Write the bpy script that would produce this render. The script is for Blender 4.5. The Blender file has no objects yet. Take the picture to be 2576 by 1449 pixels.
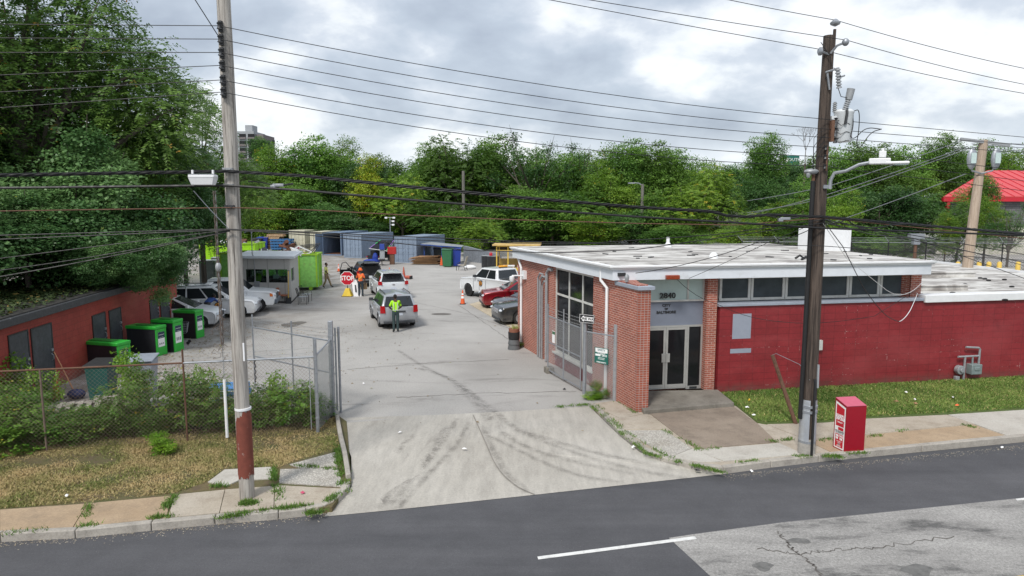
import bpy, bmesh, math, random
import numpy as np
from mathutils import Vector, Matrix, Euler
random.seed(7)
SC = bpy.context.scene
COL = SC.collection
PI = math.pi
# ------------------------------------------------------------------ camera geometry (photo sketch units 2576 x 1449)
FP = 1737.0; TH = math.radians(7.09); SN, CS = math.sin(TH), math.cos(TH); CH = 6.0
def ray(x, y):
    u = (x-1288)/FP; v = (y-724.5)/FP
    return Vector((u, CS-v*SN, -(SN+v*CS)))
def G(x, y, z=0.0):
    r = ray(x, y); t = (z-CH)/r.z
    return Vector((r.x*t, r.y*t, z))
def D(x, y, Y):
    r = ray(x, y); t = Y/r.y
    return Vector((r.x*t, Y, CH+r.z*t))
def V(x, y, P, d):
    """point seen at (x, y) on the vertical plane through P along horizontal direction d"""
    r = ray(x, y); n = Vector((-d[1], d[0], 0)); t = (n.x*P[0]+n.y*P[1])/(n.x*r.x+n.y*r.y)
    return Vector((r.x*t, r.y*t, CH+r.z*t))

# ------------------------------------------------------------------ materials
MATS = {}
class NT:
    def __init__(s, name):
        s.m = bpy.data.materials.new(name); s.m.use_nodes = True
        s.t = s.m.node_tree; s.t.nodes.clear()
        s.out = s.t.nodes.new('ShaderNodeOutputMaterial')
    def n(s, typ, ins=None, **kw):
        nd = s.t.nodes.new('ShaderNode'+typ)
        for k, v in kw.items(): setattr(nd, k, v)
        for k, v in (ins or {}).items(): s.put(nd.inputs[k], v)
        return nd
    def put(s, sock, v):
        if hasattr(v, 'is_output'): s.t.links.new(v, sock)
        elif isinstance(v, (tuple, list)) and len(v) == 3 and sock.type == 'RGBA': sock.default_value = (*v, 1)
        else: sock.default_value = v
    def pos(s): return s.n('NewGeometry').outputs['Position']
    def obj(s): return s.n('TexCoord').outputs['Object']
    def uv(s): return s.n('TexCoord').outputs['UV']
    def map(s, vec, sc=(1,1,1), rot=(0,0,0), loc=(0,0,0)):
        return s.n('Mapping', {'Vector': vec, 'Scale': sc, 'Rotation': rot, 'Location': loc}).outputs[0]
    def noise(s, vec, scale, detail=4, rough=.6, dist=0):
        return s.n('TexNoise', {'Vector': vec, 'Scale': scale, 'Detail': detail, 'Roughness': rough, 'Distortion': dist}).outputs[0]
    def ramp(s, f, pts, interp='LINEAR'):
        r = s.n('ValToRGB', {'Fac': f}); r.color_ramp.interpolation = interp
        e = r.color_ramp.elements
        while len(e) < len(pts): e.new(.5)
        for i, (p, c) in enumerate(pts):
            e[i].position = p; e[i].color = (c, c, c, 1) if isinstance(c, (int, float)) else (*c, 1)
        return r.outputs[0]
    def mix(s, f, a, b, mode='MIX'):
        m = s.n('Mix', data_type='RGBA', blend_type=mode)
        s.put(m.inputs[0], f); s.put(m.inputs[6], a); s.put(m.inputs[7], b)
        return m.outputs[2]
    def math(s, op, a, b=0.0):
        m = s.n('Math', operation=op); s.put(m.inputs[0], a); s.put(m.inputs[1], b); return m.outputs[0]
    def bump(s, h, strength=.3, dist=.02):
        return s.n('Bump', {'Height': h, 'Strength': strength, 'Distance': dist}).outputs[0]
    def bsdf(s, col, rough=.6, metal=0, normal=None, spec=.5, coat=0, alpha=None):
        b = s.n('BsdfPrincipled', {'Base Color': col, 'Roughness': rough, 'Metallic': metal, 'Specular IOR Level': spec, 'Coat Weight': coat})
        if normal is not None: s.put(b.inputs['Normal'], normal)
        if alpha is not None: s.put(b.inputs['Alpha'], alpha)
        return b.outputs[0]
    def end(s, sh): s.t.links.new(sh, s.out.inputs[0]); return s.m

def pm(name, col, rough=.6, metal=0, var=.18, scale=5, bump=0, coat=0, spec=.5, dirt=None, dscale=1.5, dth=(.5, .75)):
    """simple painted / plain surface with uneven tone and optional dirt colour"""
    if name in MATS: return MATS[name]
    t = NT(name); o = t.obj()
    n1 = t.noise(o, scale, 6, .65)
    c = t.mix(1.0, col, t.ramp(n1, [(.3, 1-var), (.7, 1+var*.6)]), 'MULTIPLY')
    if dirt:
        n2 = t.noise(o, dscale, 8, .7)
        c = t.mix(t.ramp(n2, [(dth[0], 0.0), (dth[1], .8)]), c, dirt)
    r = t.ramp(t.noise(o, scale*2.3, 3), [(.3, max(rough-.08, .02)), (.7, min(rough+.1, 1))])
    nm = t.bump(t.noise(o, scale*6, 5), bump, .02) if bump else None
    MATS[name] = t.end(t.bsdf(c, r, metal, nm, spec, coat)); return MATS[name]

def brick(name, c1, c2, mortar, w, h, ms, offset=.5, rough=.85, scratches=None, bump=.5, squash=.0, vary=.25):
    t = NT(name); uv = t.uv()
    b = t.n('TexBrick', {'Vector': uv, 'Color1': c1, 'Color2': c2, 'Mortar': mortar, 'Scale': 1.0, 'Mortar Size': ms,
                         'Mortar Smooth': .1, 'Bias': squash, 'Brick Width': w, 'Row Height': h}, offset=offset)
    o = t.obj()
    c = t.mix(1.0, b.outputs[0], t.ramp(t.noise(o, .8, 6, .7), [(.3, 1-vary), (.7, 1+vary*.5)]), 'MULTIPLY')
    c = t.mix(.6, c, t.ramp(t.noise(o, 14, 3), [(.3, .8), (.7, 1.15)]), 'MULTIPLY')
    if scratches:
        n = t.noise(t.map(o, (.6, .6, 1.4)), 1.3, 3, .6)
        m = t.math('MULTIPLY', b.outputs[1], t.ramp(n, [(.52, 0.0), (.64, .75)]))
        m = t.math('MULTIPLY', m, t.ramp(t.noise(o, 7, 6, .9), [(.55, 0.0), (.61, 1.0)]))
        c = t.mix(m, c, scratches)
        c = t.mix(t.ramp(t.noise(t.map(o, (.5, .5, 1.1)), .7, 7, .7), [(.48, 0.0), (.66, .45)]), c, (c1[0]*1.25, c1[1]*2.6, c1[2]*2.2))
        bz = t.n('SeparateXYZ', {'Vector': o}).outputs[2]
        c = t.mix(t.math('MULTIPLY', t.ramp(bz, [(.05, .75), (.38, 0.0)]), t.ramp(t.noise(o, 3, 7, .8), [(.35, 0.1), (.6, 1.0)])), c, (.11, .075, .06))
    MATS[name] = t.end(t.bsdf(c, rough, 0, t.bump(b.outputs[1], -bump, .01))); return MATS[name]

GR = {}
def ground_mats():
    # weathered pale asphalt of the yard
    t = NT('weathered_asphalt'); p = t.pos()
    c = t.ramp(t.noise(p, .22, 8, .62, .3), [(.25, (.29, .28, .265)), (.5, (.365, .353, .335)), (.75, (.43, .415, .395))])
    c = t.mix(.85, c, t.ramp(t.noise(p, 22, 6, .9), [(.3, .55), (.5, 1.0), (.7, 1.35)]), 'MULTIPLY')
    st = t.noise(t.map(p, (.5, 1.6, 1), (0, 0, .25)), .5, 9, .7, .8)
    c = t.mix(t.ramp(st, [(.55, 0.0), (.72, .65)]), c, (.14, .13, .12))
    # leaf litter and dirt towards the shed side
    sx = t.n('SeparateXYZ', {'Vector': p}).outputs
    m = t.math('MULTIPLY', t.ramp(t.math('MULTIPLY', sx[0], -.05), [(.42, 0.0), (.75, 1.0)]), t.ramp(t.noise(p, .9, 7, .7), [(.4, 0.1), (.62, .85)]))
    c = t.mix(m, c, (.155, .125, .098))
    GR['lot'] = t.end(t.bsdf(c, .9, 0, t.bump(t.noise(p, 45, 4, .8), .25, .01)))
    # poured concrete of the driveway apron
    t = NT('apron_concrete'); p = t.pos()
    c = t.ramp(t.noise(p, .35, 8, .6), [(.25, (.36, .335, .295)), (.5, (.44, .415, .37)), (.75, (.50, .475, .43))])
    c = t.mix(.7, c, t.ramp(t.noise(p, 24, 6, .9), [(.3, .6), (.7, 1.25)]), 'MULTIPLY')
    c = t.mix(.5, c, t.ramp(t.noise(t.map(p, (3, .5, 1), (0, 0, -.2)), 1.6, 7, .7), [(.35, .72), (.6, 1.1)]), 'MULTIPLY')
    st = t.noise(t.map(p, (2.4, .35, 1), (0, 0, -.28)), .9, 9, .7, .6)
    c = t.mix(t.ramp(st, [(.56, 0.0), (.72, .45)]), c, (.17, .155, .135))
    GR['apron'] = t.end(t.bsdf(c, .85, 0, t.bump(t.noise(p, 50, 4), .2, .01)))
    # fresh asphalt of the street
    t = NT('fresh_asphalt'); p = t.pos()
    c = t.ramp(t.noise(t.map(p, (.12, 1.0, 1), (0, 0, -.15)), .9, 7, .6), [(.3, (.060, .061, .067)), (.7, (.098, .098, .105))])
    c = t.mix(.8, c, t.ramp(t.noise(p, 40, 6, .95), [(.3, .6), (.7, 1.45)]), 'MULTIPLY')
    c = t.mix(.4, c, t.ramp(t.noise(p, 1.3, 8, .7), [(.35, .8), (.65, 1.25)]), 'MULTIPLY')
    c = t.mix(t.ramp(t.noise(p, 70, 2, .5), [(.735, 0.0), (.765, .8)]), c, (.35, .34, .32))
    GR['road'] = t.end(t.bsdf(c, .82, 0, t.bump(t.noise(p, 90, 3), .35, .008), .4))
    # old street surface
    t = NT('old_road_concrete'); p = t.pos()
    c = t.ramp(t.noise(t.map(p, (.5, 1.4, 1), (0, 0, -.15)), .8, 8, .7), [(.36, (.11, .108, .105)), (.46, (.27, .262, .25)), (.6, (.34, .33, .315)), (.75, (.40, .39, .37))])
    c = t.mix(.95, c, t.ramp(t.noise(p, 20, 6, .95), [(.32, .4), (.68, 1.5)]), 'MULTIPLY')
    GR['old'] = t.end(t.bsdf(c, .9, 0, t.bump(t.noise(p, 40, 4), .3, .01)))
    def slab(name, a, b, dark, agg=0):
        t = NT(name); p = t.pos()
        c = t.mix(t.ramp(t.noise(p, .8, 7, .65), [(.3, 0.0), (.7, 1.0)]), a, b)
        c = t.mix(t.ramp(t.noise(p, 1.9, 8, .75), [(.47, 0.0), (.72, .7)]), c, dark)
        c = t.mix(.75, c, t.ramp(t.noise(p, 26, 5, .9), [(.3, .6), (.7, 1.25)]), 'MULTIPLY')
        if agg:
            v = t.n('TexVoronoi', {'Vector': p, 'Scale': 26.0})
            c = t.mix(.75, c, t.ramp(v.outputs[0], [(.1, 1.45), (.5, .55)]), 'MULTIPLY')
        GR[name] = t.end(t.bsdf(c, .88, 0, t.bump(t.noise(p, 45, 4), .25, .01))); return GR[name]
    slab('tan_slab', (.40, .345, .27), (.47, .42, .35), (.25, .20, .15))
    slab('orange_slab', (.36, .26, .165), (.44, .33, .22), (.24, .185, .13))
    slab('pale_slab', (.47, .44, .39), (.52, .50, .45), (.33, .30, .26))
    slab('brown_slab', (.25, .20, .155), (.32, .265, .21), (.15, .12, .095))
    slab('aggregate_slab', (.52, .49, .43), (.58, .55, .50), (.38, .34, .28), 1)
    slab('kerb_stone', (.36, .33, .29), (.45, .42, .37), (.17, .155, .14))
    slab('step_concrete', (.17, .155, .13), (.28, .26, .225), (.09, .08, .065))
    slab('pad_concrete', (.46, .39, .28), (.54, .47, .35), (.30, .25, .19))
    def earth(name, a, b, c3):
        t = NT(name); p = t.pos()
        c = t.mix(t.ramp(t.noise(p, 1.1, 8, .7), [(.35, 0.0), (.6, 1.0)]), a, b)
        c = t.mix(t.ramp(t.noise(p, 3.2, 8, .8), [(.5, 0.0), (.62, 1.0)]), c, c3)
        c = t.mix(.7, c, t.ramp(t.noise(p, 30, 5, .8), [(.25, .5), (.8, 1.35)]), 'MULTIPLY')
        GR[name] = t.end(t.bsdf(c, .95, 0, t.bump(t.noise(p, 25, 6, .8), .8, .05)))
    earth('dry_grass_ground', (.20, .15, .075), (.11, .115, .04), (.15, .11, .07))
    earth('lawn_ground', (.07, .115, .022), (.10, .15, .03), (.13, .13, .05))
    earth('dark_soil', (.045, .035, .024), (.07, .055, .035), (.03, .035, .015))
    earth('country_ground', (.05, .07, .025), (.08, .085, .03), (.06, .055, .03))
ground_mats()

# ------------------------------------------------------------------ mesh helper
class MB:
    def __init__(s, M=None):
        s.v = []; s.f = []; s.mi = []; s.M = M; s.cur = 0
    def add(s, vs, fs):
        b = len(s.v)
        if s.M is not None: vs = [s.M @ Vector(p) for p in vs]
        s.v += [tuple(p) for p in vs]
        s.f += [tuple(i+b for i in f) for f in fs]; s.mi += [s.cur]*len(fs)
        return s
    def box(s, c, d, R=None):
        x, y, z = d[0]/2, d[1]/2, d[2]/2
        vs = [Vector((sx*x, sy*y, sz*z)) for sz in (-1, 1) for sy in (-1, 1) for sx in (-1, 1)]
        if R is not None:
            if isinstance(R, (int, float)): R = Matrix.Rotation(R, 3, 'Z')
            vs = [R @ p for p in vs]
        return s.add([p+Vector(c) for p in vs], [(0,2,3,1), (4,5,7,6), (0,1,5,4), (2,6,7,3), (0,4,6,2), (1,3,7,5)])
    def bx(s, x0, x1, y0, y1, z0, z1): return s.box(((x0+x1)/2, (y0+y1)/2, (z0+z1)/2), (abs(x1-x0), abs(y1-y0), abs(z1-z0)))
    def poly(s, pts): return s.add(pts, [tuple(range(len(pts)))])
    def prism(s, pts, z0, z1):
        n = len(pts); a = sum(pts[i][0]*pts[(i+1) % n][1]-pts[(i+1) % n][0]*pts[i][1] for i in range(n))
        if a < 0: pts = pts[::-1]
        zz = lambda z, i: z[i] if isinstance(z, (list, tuple)) else z
        vs = [(p[0], p[1], zz(z0, i)) for i, p in enumerate(pts)]+[(p[0], p[1], zz(z1, i)) for i, p in enumerate(pts)]
        return s.add(vs, [tuple(range(n-1, -1, -1)), tuple(range(n, 2*n))]+[(i, (i+1) % n, n+(i+1) % n, n+i) for i in range(n)])
    def slab(s, quad, th):
        """thick plate from 4+ points in space, thickness along its normal"""
        q = [Vector(p) for p in quad]; n = (q[1]-q[0]).cross(q[2]-q[0]).normalized()*th; k = len(q)
        return s.add(q+[p+n for p in q], [tuple(range(k-1, -1, -1)), tuple(range(k, 2*k))]+[(i, (i+1) % k, k+(i+1) % k, k+i) for i in range(k)])
    def cyl(s, a, b, r0, r1=None, n=10, caps=True):
        r1 = r0 if r1 is None else r1; a = Vector(a); b = Vector(b); d = (b-a).normalized()
        x = d.orthogonal().normalized(); y = d.cross(x)
        vs = [c+(x*math.cos(2*PI*i/n)+y*math.sin(2*PI*i/n))*r for c, r in ((a, r0), (b, r1)) for i in range(n)]
        fs = [(i, (i+1) % n, n+(i+1) % n, n+i) for i in range(n)]
        if caps: fs += [tuple(range(n-1, -1, -1)), tuple(range(n, 2*n))]
        return s.add(vs, fs)
    def tube(s, pts, r, n=6, caps=True):
        pts = [Vector(p) for p in pts]; k = len(pts); rr = r if isinstance(r, (list, tuple)) else [r]*k
        vs = []; x = None
        for i, p in enumerate(pts):
            d = (pts[min(i+1, k-1)]-pts[max(i-1, 0)]).normalized()
            if x is None: x = d.orthogonal().normalized()
            x = (x-d*x.dot(d)).normalized(); y = d.cross(x)
            vs += [p+(x*math.cos(2*PI*j/n)+y*math.sin(2*PI*j/n))*rr[i] for j in range(n)]
        fs = [(i*n+j, i*n+(j+1) % n, (i+1)*n+(j+1) % n, (i+1)*n+j) for i in range(k-1) for j in range(n)]
        if caps: fs += [tuple(range(n-1, -1, -1)), tuple(range((k-1)*n, k*n))]
        return s.add(vs, fs)
    def lathe(s, prof, c=(0,0,0), n=16, R=None):
        vs = []; k = len(prof)
        for r, z in prof:
            for j in range(n):
                p = Vector((r*math.cos(2*PI*j/n), r*math.sin(2*PI*j/n), z))
                if R is not None: p = R @ p
                vs.append(p+Vector(c))
        fs = [(i*n+j, i*n+(j+1) % n, (i+1)*n+(j+1) % n, (i+1)*n+j) for i in range(k-1) for j in range(n)]
        fs += [tuple(range(n-1, -1, -1)), tuple(range((k-1)*n, k*n))]
        return s.add(vs, fs)
    def ball(s, c, r, n=12, m=7):
        r = (r, r, r) if isinstance(r, (int, float)) else r
        vs = [(c[0]+r[0]*math.sin(PI*i/m)*math.cos(2*PI*j/n), c[1]+r[1]*math.sin(PI*i/m)*math.sin(2*PI*j/n), c[2]-r[2]*math.cos(PI*i/m)) for i in range(m+1) for j in range(n)]
        fs = [(i*n+j, i*n+(j+1) % n, (i+1)*n+(j+1) % n, (i+1)*n+j) for i in range(m) for j in range(n)]
        return s.add(vs, fs)
    def build(s, name, mats, parent=None, smooth=35, bevel=0, world=False):
        me = bpy.data.meshes.new(name)
        vs = s.v
        if world and parent is not None: l = parent.location; vs = [(p[0]-l.x, p[1]-l.y, p[2]-l.z) for p in vs]
        me.from_pydata(vs, [], s.f)
        if not isinstance(mats, (list, tuple)): mats = [mats]
        for m in mats: me.materials.append(m)
        me.polygons.foreach_set('material_index', s.mi)
        uv = me.uv_layers.new(name='UVMap'); data = uv.data
        for p in me.polygons:
            n = p.normal
            if abs(n.z) > .75:
                for li in p.loop_indices: c = me.vertices[me.loops[li].vertex_index].co; data[li].uv = (c.x, c.y)
            else:
                q = math.hypot(n.x, n.y) or 1; tx, ty = -n.y/q, n.x/q
                for li in p.loop_indices: c = me.vertices[me.loops[li].vertex_index].co; data[li].uv = (c.x*tx+c.y*ty, c.z)
        if smooth:
            me.polygons.foreach_set('use_smooth', [True]*len(me.polygons)); me.set_sharp_from_angle(angle=math.radians(smooth))
        me.update()
        o = bpy.data.objects.new(name, me); COL.objects.link(o)
        if parent is not None: o.parent = parent
        if bevel:
            b = o.modifiers.new('bevel', 'BEVEL'); b.width = bevel; b.segments = 2; b.limit_method = 'ANGLE'; b.angle_limit = math.radians(40)
        return o
def tag(o, label=None, cat=None, group=None, kind=None):
    if label: o['label'] = label
    if cat: o['category'] = cat
    if group: o['group'] = group
    if kind: o['kind'] = kind
    return o
def thing(name, label, cat, loc=(0,0,0), rz=0, group=None):
    o = bpy.data.objects.new(name, None); COL.objects.link(o); o.empty_display_size = .2
    o.location = loc; o.rotation_euler = (0, 0, rz); return tag(o, label, cat, group)
KIDS = {}
def copy_tree(o, loc=None, rz=None, label=None, scale=None, group=None):
    c = o.copy(); COL.objects.link(c)
    if loc is not None: c.location = loc
    if rz is not None: c.rotation_euler = (0, 0, rz)
    if scale is not None: c.scale = scale
    if label: c['label'] = label
    if group: c['group'] = group
    for ch in list(o.children):
        d = ch.copy(); COL.objects.link(d); d.parent = c
        for g in list(ch.children):
            e = g.copy(); COL.objects.link(e); e.parent = d
    return c
def text(s, size, mat, parent, M, name='lettering', ext=.004, align='CENTER', bold=0.0, sx=1.0):
    cu = bpy.data.curves.new(name, 'FONT'); cu.body = s; cu.size = size; cu.align_x = align; cu.align_y = 'CENTER'
    cu.extrude = ext; cu.offset = bold; cu.resolution_u = 3; cu.space_line = .9
    o = bpy.data.objects.new(name, cu); COL.objects.link(o)
    dg = bpy.context.evaluated_depsgraph_get(); me = bpy.data.meshes.new_from_object(o.evaluated_get(dg))
    bpy.data.objects.remove(o); bpy.data.curves.remove(cu)
    me.transform(M @ Matrix.Diagonal((sx, 1, 1, 1)))
    me.materials.clear(); me.materials.append(mat)
    r = bpy.data.objects.new(name, me); COL.objects.link(r); r.parent = parent
    return r
def facing(loc, d, up=(0,0,1)):
    """matrix for text lying on a wall: local x runs along d, local y up, z out of the wall"""
    x = Vector(d).normalized(); y = Vector(up).normalized(); z = x.cross(y)
    M = Matrix((x, y, z)).transposed().to_4x4(); M.translation = Vector(loc); return M
def pts2(l, z=0.0): return [G(x, y, z) for x, y in l]
def struct(name, mb, mat, **k): return tag(mb.build(name, mat, **k), kind='structure')

# shared materials
M_ = MATS
pm('white_paint', (.78, .79, .80), .45, var=.06, dirt=(.55, .53, .50), dth=(.6, .9))
pm('fascia_white', (.70, .74, .79), .5, var=.05, dirt=(.42, .42, .42), dth=(.6, .95))
pm('galvanised', (.36, .38, .41), .45, .6, .2, 12)
pm('galv_dull', (.34, .355, .37), .55, .25, .2, 10)
pm('rusty_steel', (.16, .085, .055), .85, .1, .3, 14, .3, dirt=(.09, .05, .035))
pm('black_rubber', (.02, .02, .021), .8, var=.3)
pm('black_plastic', (.028, .028, .03), .5, var=.2)
pm('cable_black', (.013, .013, .014), .55, var=.2)
pm('chrome', (.6, .6, .62), .25, .9, .1)
pm('dark_glass', (.012, .013, .015), .05, 0, .1, spec=.3)
pm('car_glass', (.018, .022, .026), .05, 0, .1, spec=.7)
pm('orange_plastic', (.80, .13, .035), .5, var=.12)
pm('white_reflective', (.85, .85, .85), .4, var=.05)
pm('sign_red', (.55, .012, .03), .4, var=.06)
pm('sign_white', (.85, .85, .85), .45, var=.03)
pm('sign_black', (.012, .012, .014), .5, var=.1)
pm('steel_dark', (.06, .062, .066), .5, .5, .2)
pm('blue_plastic', (.012, .04, .28), .45, var=.15)
pm('green_plastic', (.03, .14, .06), .5, var=.15)
# ------------------------------------------------------------------ the setting
g = MB(); g.poly([(-900, -60, -.12), (900, -60, -.12), (900, 1500, -.12), (-900, 1500, -.12)])
struct('ground', g, GR['country_ground'])
# yard: pale weathered asphalt
yard = [(-30, 11), (-16, 15.2), (-5.0, 17.7), (-4.55, 18.3)] + [tuple(G(x, y)[:2]) for x, y in ((1100, 1044), (1300, 1034), (1485, 1022))] + [(3.2, 20.2), (0.4, 28.9), (12, 32), (13, 60), (8, 78), (-6, 92), (-45, 98), (-48, 60), (-30, 46), (-30, 40)]
g = MB(); g.prism(yard, -.30, 0.0); struct('yard', g, GR['lot'])
g = MB(); g.prism([(12.5, 33), (26, 30), (90, 50), (90, 130), (14, 130)], -.3, .0); struct('back_yard', g, GR['lot'])
# street: runs along the front
RD = Vector((.985, .172, 0))
def strip(ptsL, ptsR, z, zb, name, mat):
    g = MB(); g.prism([p[:2] for p in ptsL]+[p[:2] for p in reversed(ptsR)], zb, z); return struct(name, g, mat)
kl = [(0, 1363), (188, 1353), (540, 1318), (700, 1305), (820, 1287)]
kr = [(1820, 1191), (2060, 1163), (2576, 1113)]
kL = [G(x, y, -.12) for x, y in kl]; kR = [G(x, y, -.12) for x, y in kr]
a = kL[0]-(kL[1]-kL[0]).normalized()*30; b = kR[-1]+(kR[-1]-kR[-2]).normalized()*60
roadtop = [a]+kL+[G(822, 1299, -.11)]+[G(1000, 1281, -.11), G(1300, 1249, -.11), G(1600, 1216, -.11)]+kR+[b]
rp = [(p.x, p.y) for p in roadtop]
g = MB(); g.prism(rp+[(b.x+4, b.y-16), (a.x+4, a.y-16)], -.4, -.11); struct('road', g, GR['road'])
g = MB(); q = [G(x, y, -.106) for x, y in ((1683, 1353), (1750, 1343), (1977, 1313), (2138, 1297.5), (2576, 1252))]
q += [q[-1]+(q[-1]-q[-2]).normalized()*30]; q += [q[-1]+Vector((3, -12, 0)), G(1960, 1600, -.106), G(1787, 1449, -.106)]
g.prism([p[:2] for p in q], -.2, -.1056); struct('old_road_patch', g, GR['old'])
# a few darker repairs on the old surface
g = MB()
for cx, cy, w, h in ((2310, 1435, 40, 14), (2010, 1360, 30, 8), (1920, 1425, 26, 10)):
    g.poly(pts2([(cx+w*math.cos(a)*(1+.25*math.sin(3*a+cx)), cy+h*math.sin(a)*(1+.3*math.cos(2*a+cx))) for a in [2*PI*i/14 for i in range(14)]], -.1016))
struct('road_repairs', g, pm('tar_patch', (.15, .148, .142), .85, var=.35, scale=9))
pm('road_white', (.72, .72, .70), .6, var=.12, scale=9, dirt=(.35, .35, .34), dscale=5)
pm('road_yellow', (.62, .40, .06), .6, var=.12, scale=9)
g = MB(); g.prism([p[:2] for p in pts2([(1352, 1386), (1748, 1335.5), (1753, 1342), (1354, 1393)])], -.105, -.1015)
g.prism([p[:2] for p in pts2([(2556, 1243), (2640, 1233), (2640, 1238), (2560, 1247)])], -.105, -.1015)
struct('lane_marking', g, M_['road_white'])
g = MB(); g.prism([p[:2] for p in pts2([(2540, 1437), (2700, 1416), (2700, 1421), (2544, 1443)])], -.1045, -.1012)
struct('yellow_marking', g, M_['road_yellow'])
# driveway apron
ap = [(845, 1052), (1100, 1044), (1300, 1034), (1485, 1022), (1500, 1040), (1560, 1098), (1610, 1138), (1680, 1166), (1820, 1192)]
top = [G(x, y, 0.0) for x, y in ap[:4]] + [G(x, y, -.05) for x, y in ap[4:8]] + [G(1820, 1193, -.106)]
low = [G(1600, 1217, -.106), G(1300, 1250, -.106), G(1000, 1282, -.106), G(815, 1300, -.106), G(884, 1225, -.06), G(884, 1150, -.03)]
P = top+low; ZA = [p.z+.004 for p in P]
g = MB(); n = len(P); c = sum((p for p in P), Vector())/n; c.z = -.05
for i in range(n): g.add([(P[i].x, P[i].y, ZA[i]), (P[(i+1) % n].x, P[(i+1) % n].y, ZA[(i+1) % n]), (c.x, c.y, c.z)], [(0, 2, 1)])
o = struct('driveway_apron', g, GR['apron'], smooth=60)
bm = bmesh.new(); bm.from_mesh(o.data); bmesh.ops.recalc_face_normals(bm, faces=bm.faces)
if sum(f.normal.z for f in bm.faces) < 0: bmesh.ops.reverse_faces(bm, faces=bm.faces)
bm.to_mesh(o.data); bm.free()
def zap(x, y): return .006 if y < 1045 else .010-.112*min(1, max(0, (y-1045)/220))
# tyre marks and the joint in the slab
t = NT('tyre_dirt'); p = t.pos()
f = t.math('MULTIPLY', t.ramp(t.noise(p, 3.5, 8, .85), [(.42, .05), (.62, 1.0)]), .34)
f = t.math('MULTIPLY', f, t.ramp(t.n('Attribute', attribute_name='edge').outputs['Fac'], [(.05, 0.0), (.8, 1.0)]))
t.end(t.bsdf((.10, .09, .08), .9, alpha=f)); MATS['tyre_dirt'] = t.m
def mark(pts, w):
    for _ in range(3): pts = [pts[0]]+[q for a, b in zip(pts, pts[1:]) for q in ((a[0]*.75+b[0]*.25, a[1]*.75+b[1]*.25), (a[0]*.25+b[0]*.75, a[1]*.25+b[1]*.75))]+[pts[-1]]
    g = MB(); Q = [G(x, y, zap(x, y)+.007) for x, y in pts]; vs = []; k = len(Q)
    for i, q in enumerate(Q):
        d = (Q[min(i+1, k-1)]-Q[max(i-1, 0)]).normalized(); s = Vector((-d.y, d.x, 0))*w
        vs += [q+s, q, q-s]
    g.add(vs, [(3*i+e, 3*i+3+e, 3*i+4+e, 3*i+1+e) for i in range(k-1) for e in (0, 1)]); return g
def soft(o):
    n = len(o.data.vertices); k = n//3; a = o.data.attributes.new('edge', 'FLOAT', 'POINT')
    a.data.foreach_set('value', np.array([0 if e != 1 else min(1, i/3, (k-1-i)/3) for i in range(k) for e in range(3)], np.float32))
for pts, w in (([(1190, 1043), (1220, 1110), (1250, 1180), (1300, 1225), (1345, 1243)], .014),):
    struct('slab_joint', mark(pts, w), pm('joint_dark', (.27, .25, .225), .9))
for pts, w in (([(1050, 925), (1120, 945), (1180, 985), (1240, 1030), (1290, 1075), (1350, 1095), (1500, 1140), (1700, 1180)], .13),
               ([(1150, 965), (1200, 1010), (1240, 1060)], .22),
               ([(1180, 1060), (1150, 1120), (1080, 1190), (1020, 1255), (1000, 1278)], .10),
               ([(1120, 1070), (1080, 1150), (1000, 1220), (950, 1280)], .14),
               ([(1260, 1085), (1330, 1130), (1460, 1165), (1600, 1190)], .12),
               ([(1215, 1070), (1260, 1180), (1330, 1240)], .12),
               ([(1040, 1090), (960, 1180), (880, 1240), (855, 1280)], .10),
               ([(1230, 1095), (1420, 1190), (1560, 1212)], .1),
               ([(1290, 1078), (1370, 1110), (1480, 1150), (1620, 1185), (1740, 1205)], .12),
               ([(1150, 1050), (1110, 1120), (1045, 1200), (985, 1270)], .10),
               ([(1000, 880), (1030, 900), (1070, 925), (1150, 960)], .1)):
    soft(struct('tyre_marks', mark(pts, w*1.25), M_['tyre_dirt']))
# thin cracks crossing the yard
def crack(pts, w=.012, seed=1):
    R = random.Random(seed); Q = []
    for i in range(len(pts)-1):
        a, b = G(*pts[i]), G(*pts[i+1]); n = 14
        for k in range(n): Q.append(a.lerp(b, k/n)+Vector((R.uniform(-.045, .045), R.uniform(-.06, .06), 0)))
    Q.append(G(*pts[-1])); g = MB(); vs = []
    for i, q in enumerate(Q):
        d = (Q[min(i+1, len(Q)-1)]-Q[max(i-1, 0)]).normalized(); s = Vector((-d.y, d.x, 0))*w*R.uniform(.5, 1.4)
        vs += [(q.x+s.x, q.y+s.y, .005), (q.x-s.x, q.y-s.y, .005)]
    g.add(vs, [(2*i, 2*i+2, 2*i+3, 2*i+1) for i in range(len(Q)-1)]); return g
for i, c in enumerate(([(1150, 765), (1230, 820), (1300, 868)], [(1040, 760), (1180, 790), (1290, 830)], [(870, 930), (1050, 915), (1280, 905)],
                       [(1000, 1000), (1200, 990), (1450, 985)], [(1090, 728), (1180, 735), (1230, 728)])):
    struct('crack', crack(c, seed=i), pm('crack_dark', (.11, .10, .09), .95))
for i, c in enumerate(([(1960, 1340), (1985, 1375), (2010, 1395), (2090, 1385), (2200, 1378), (2400, 1350)], [(2010, 1395), (2050, 1425), (2080, 1470)], [(1900, 1378), (2010, 1395)])):
    cr = crack([(x, y, -.11) for x, y in c], .012, seed=40+i); cr.v = [(x, y, -.1008) for x, y, z in cr.v]; struct('crack', cr, M_['crack_dark'])
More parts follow.
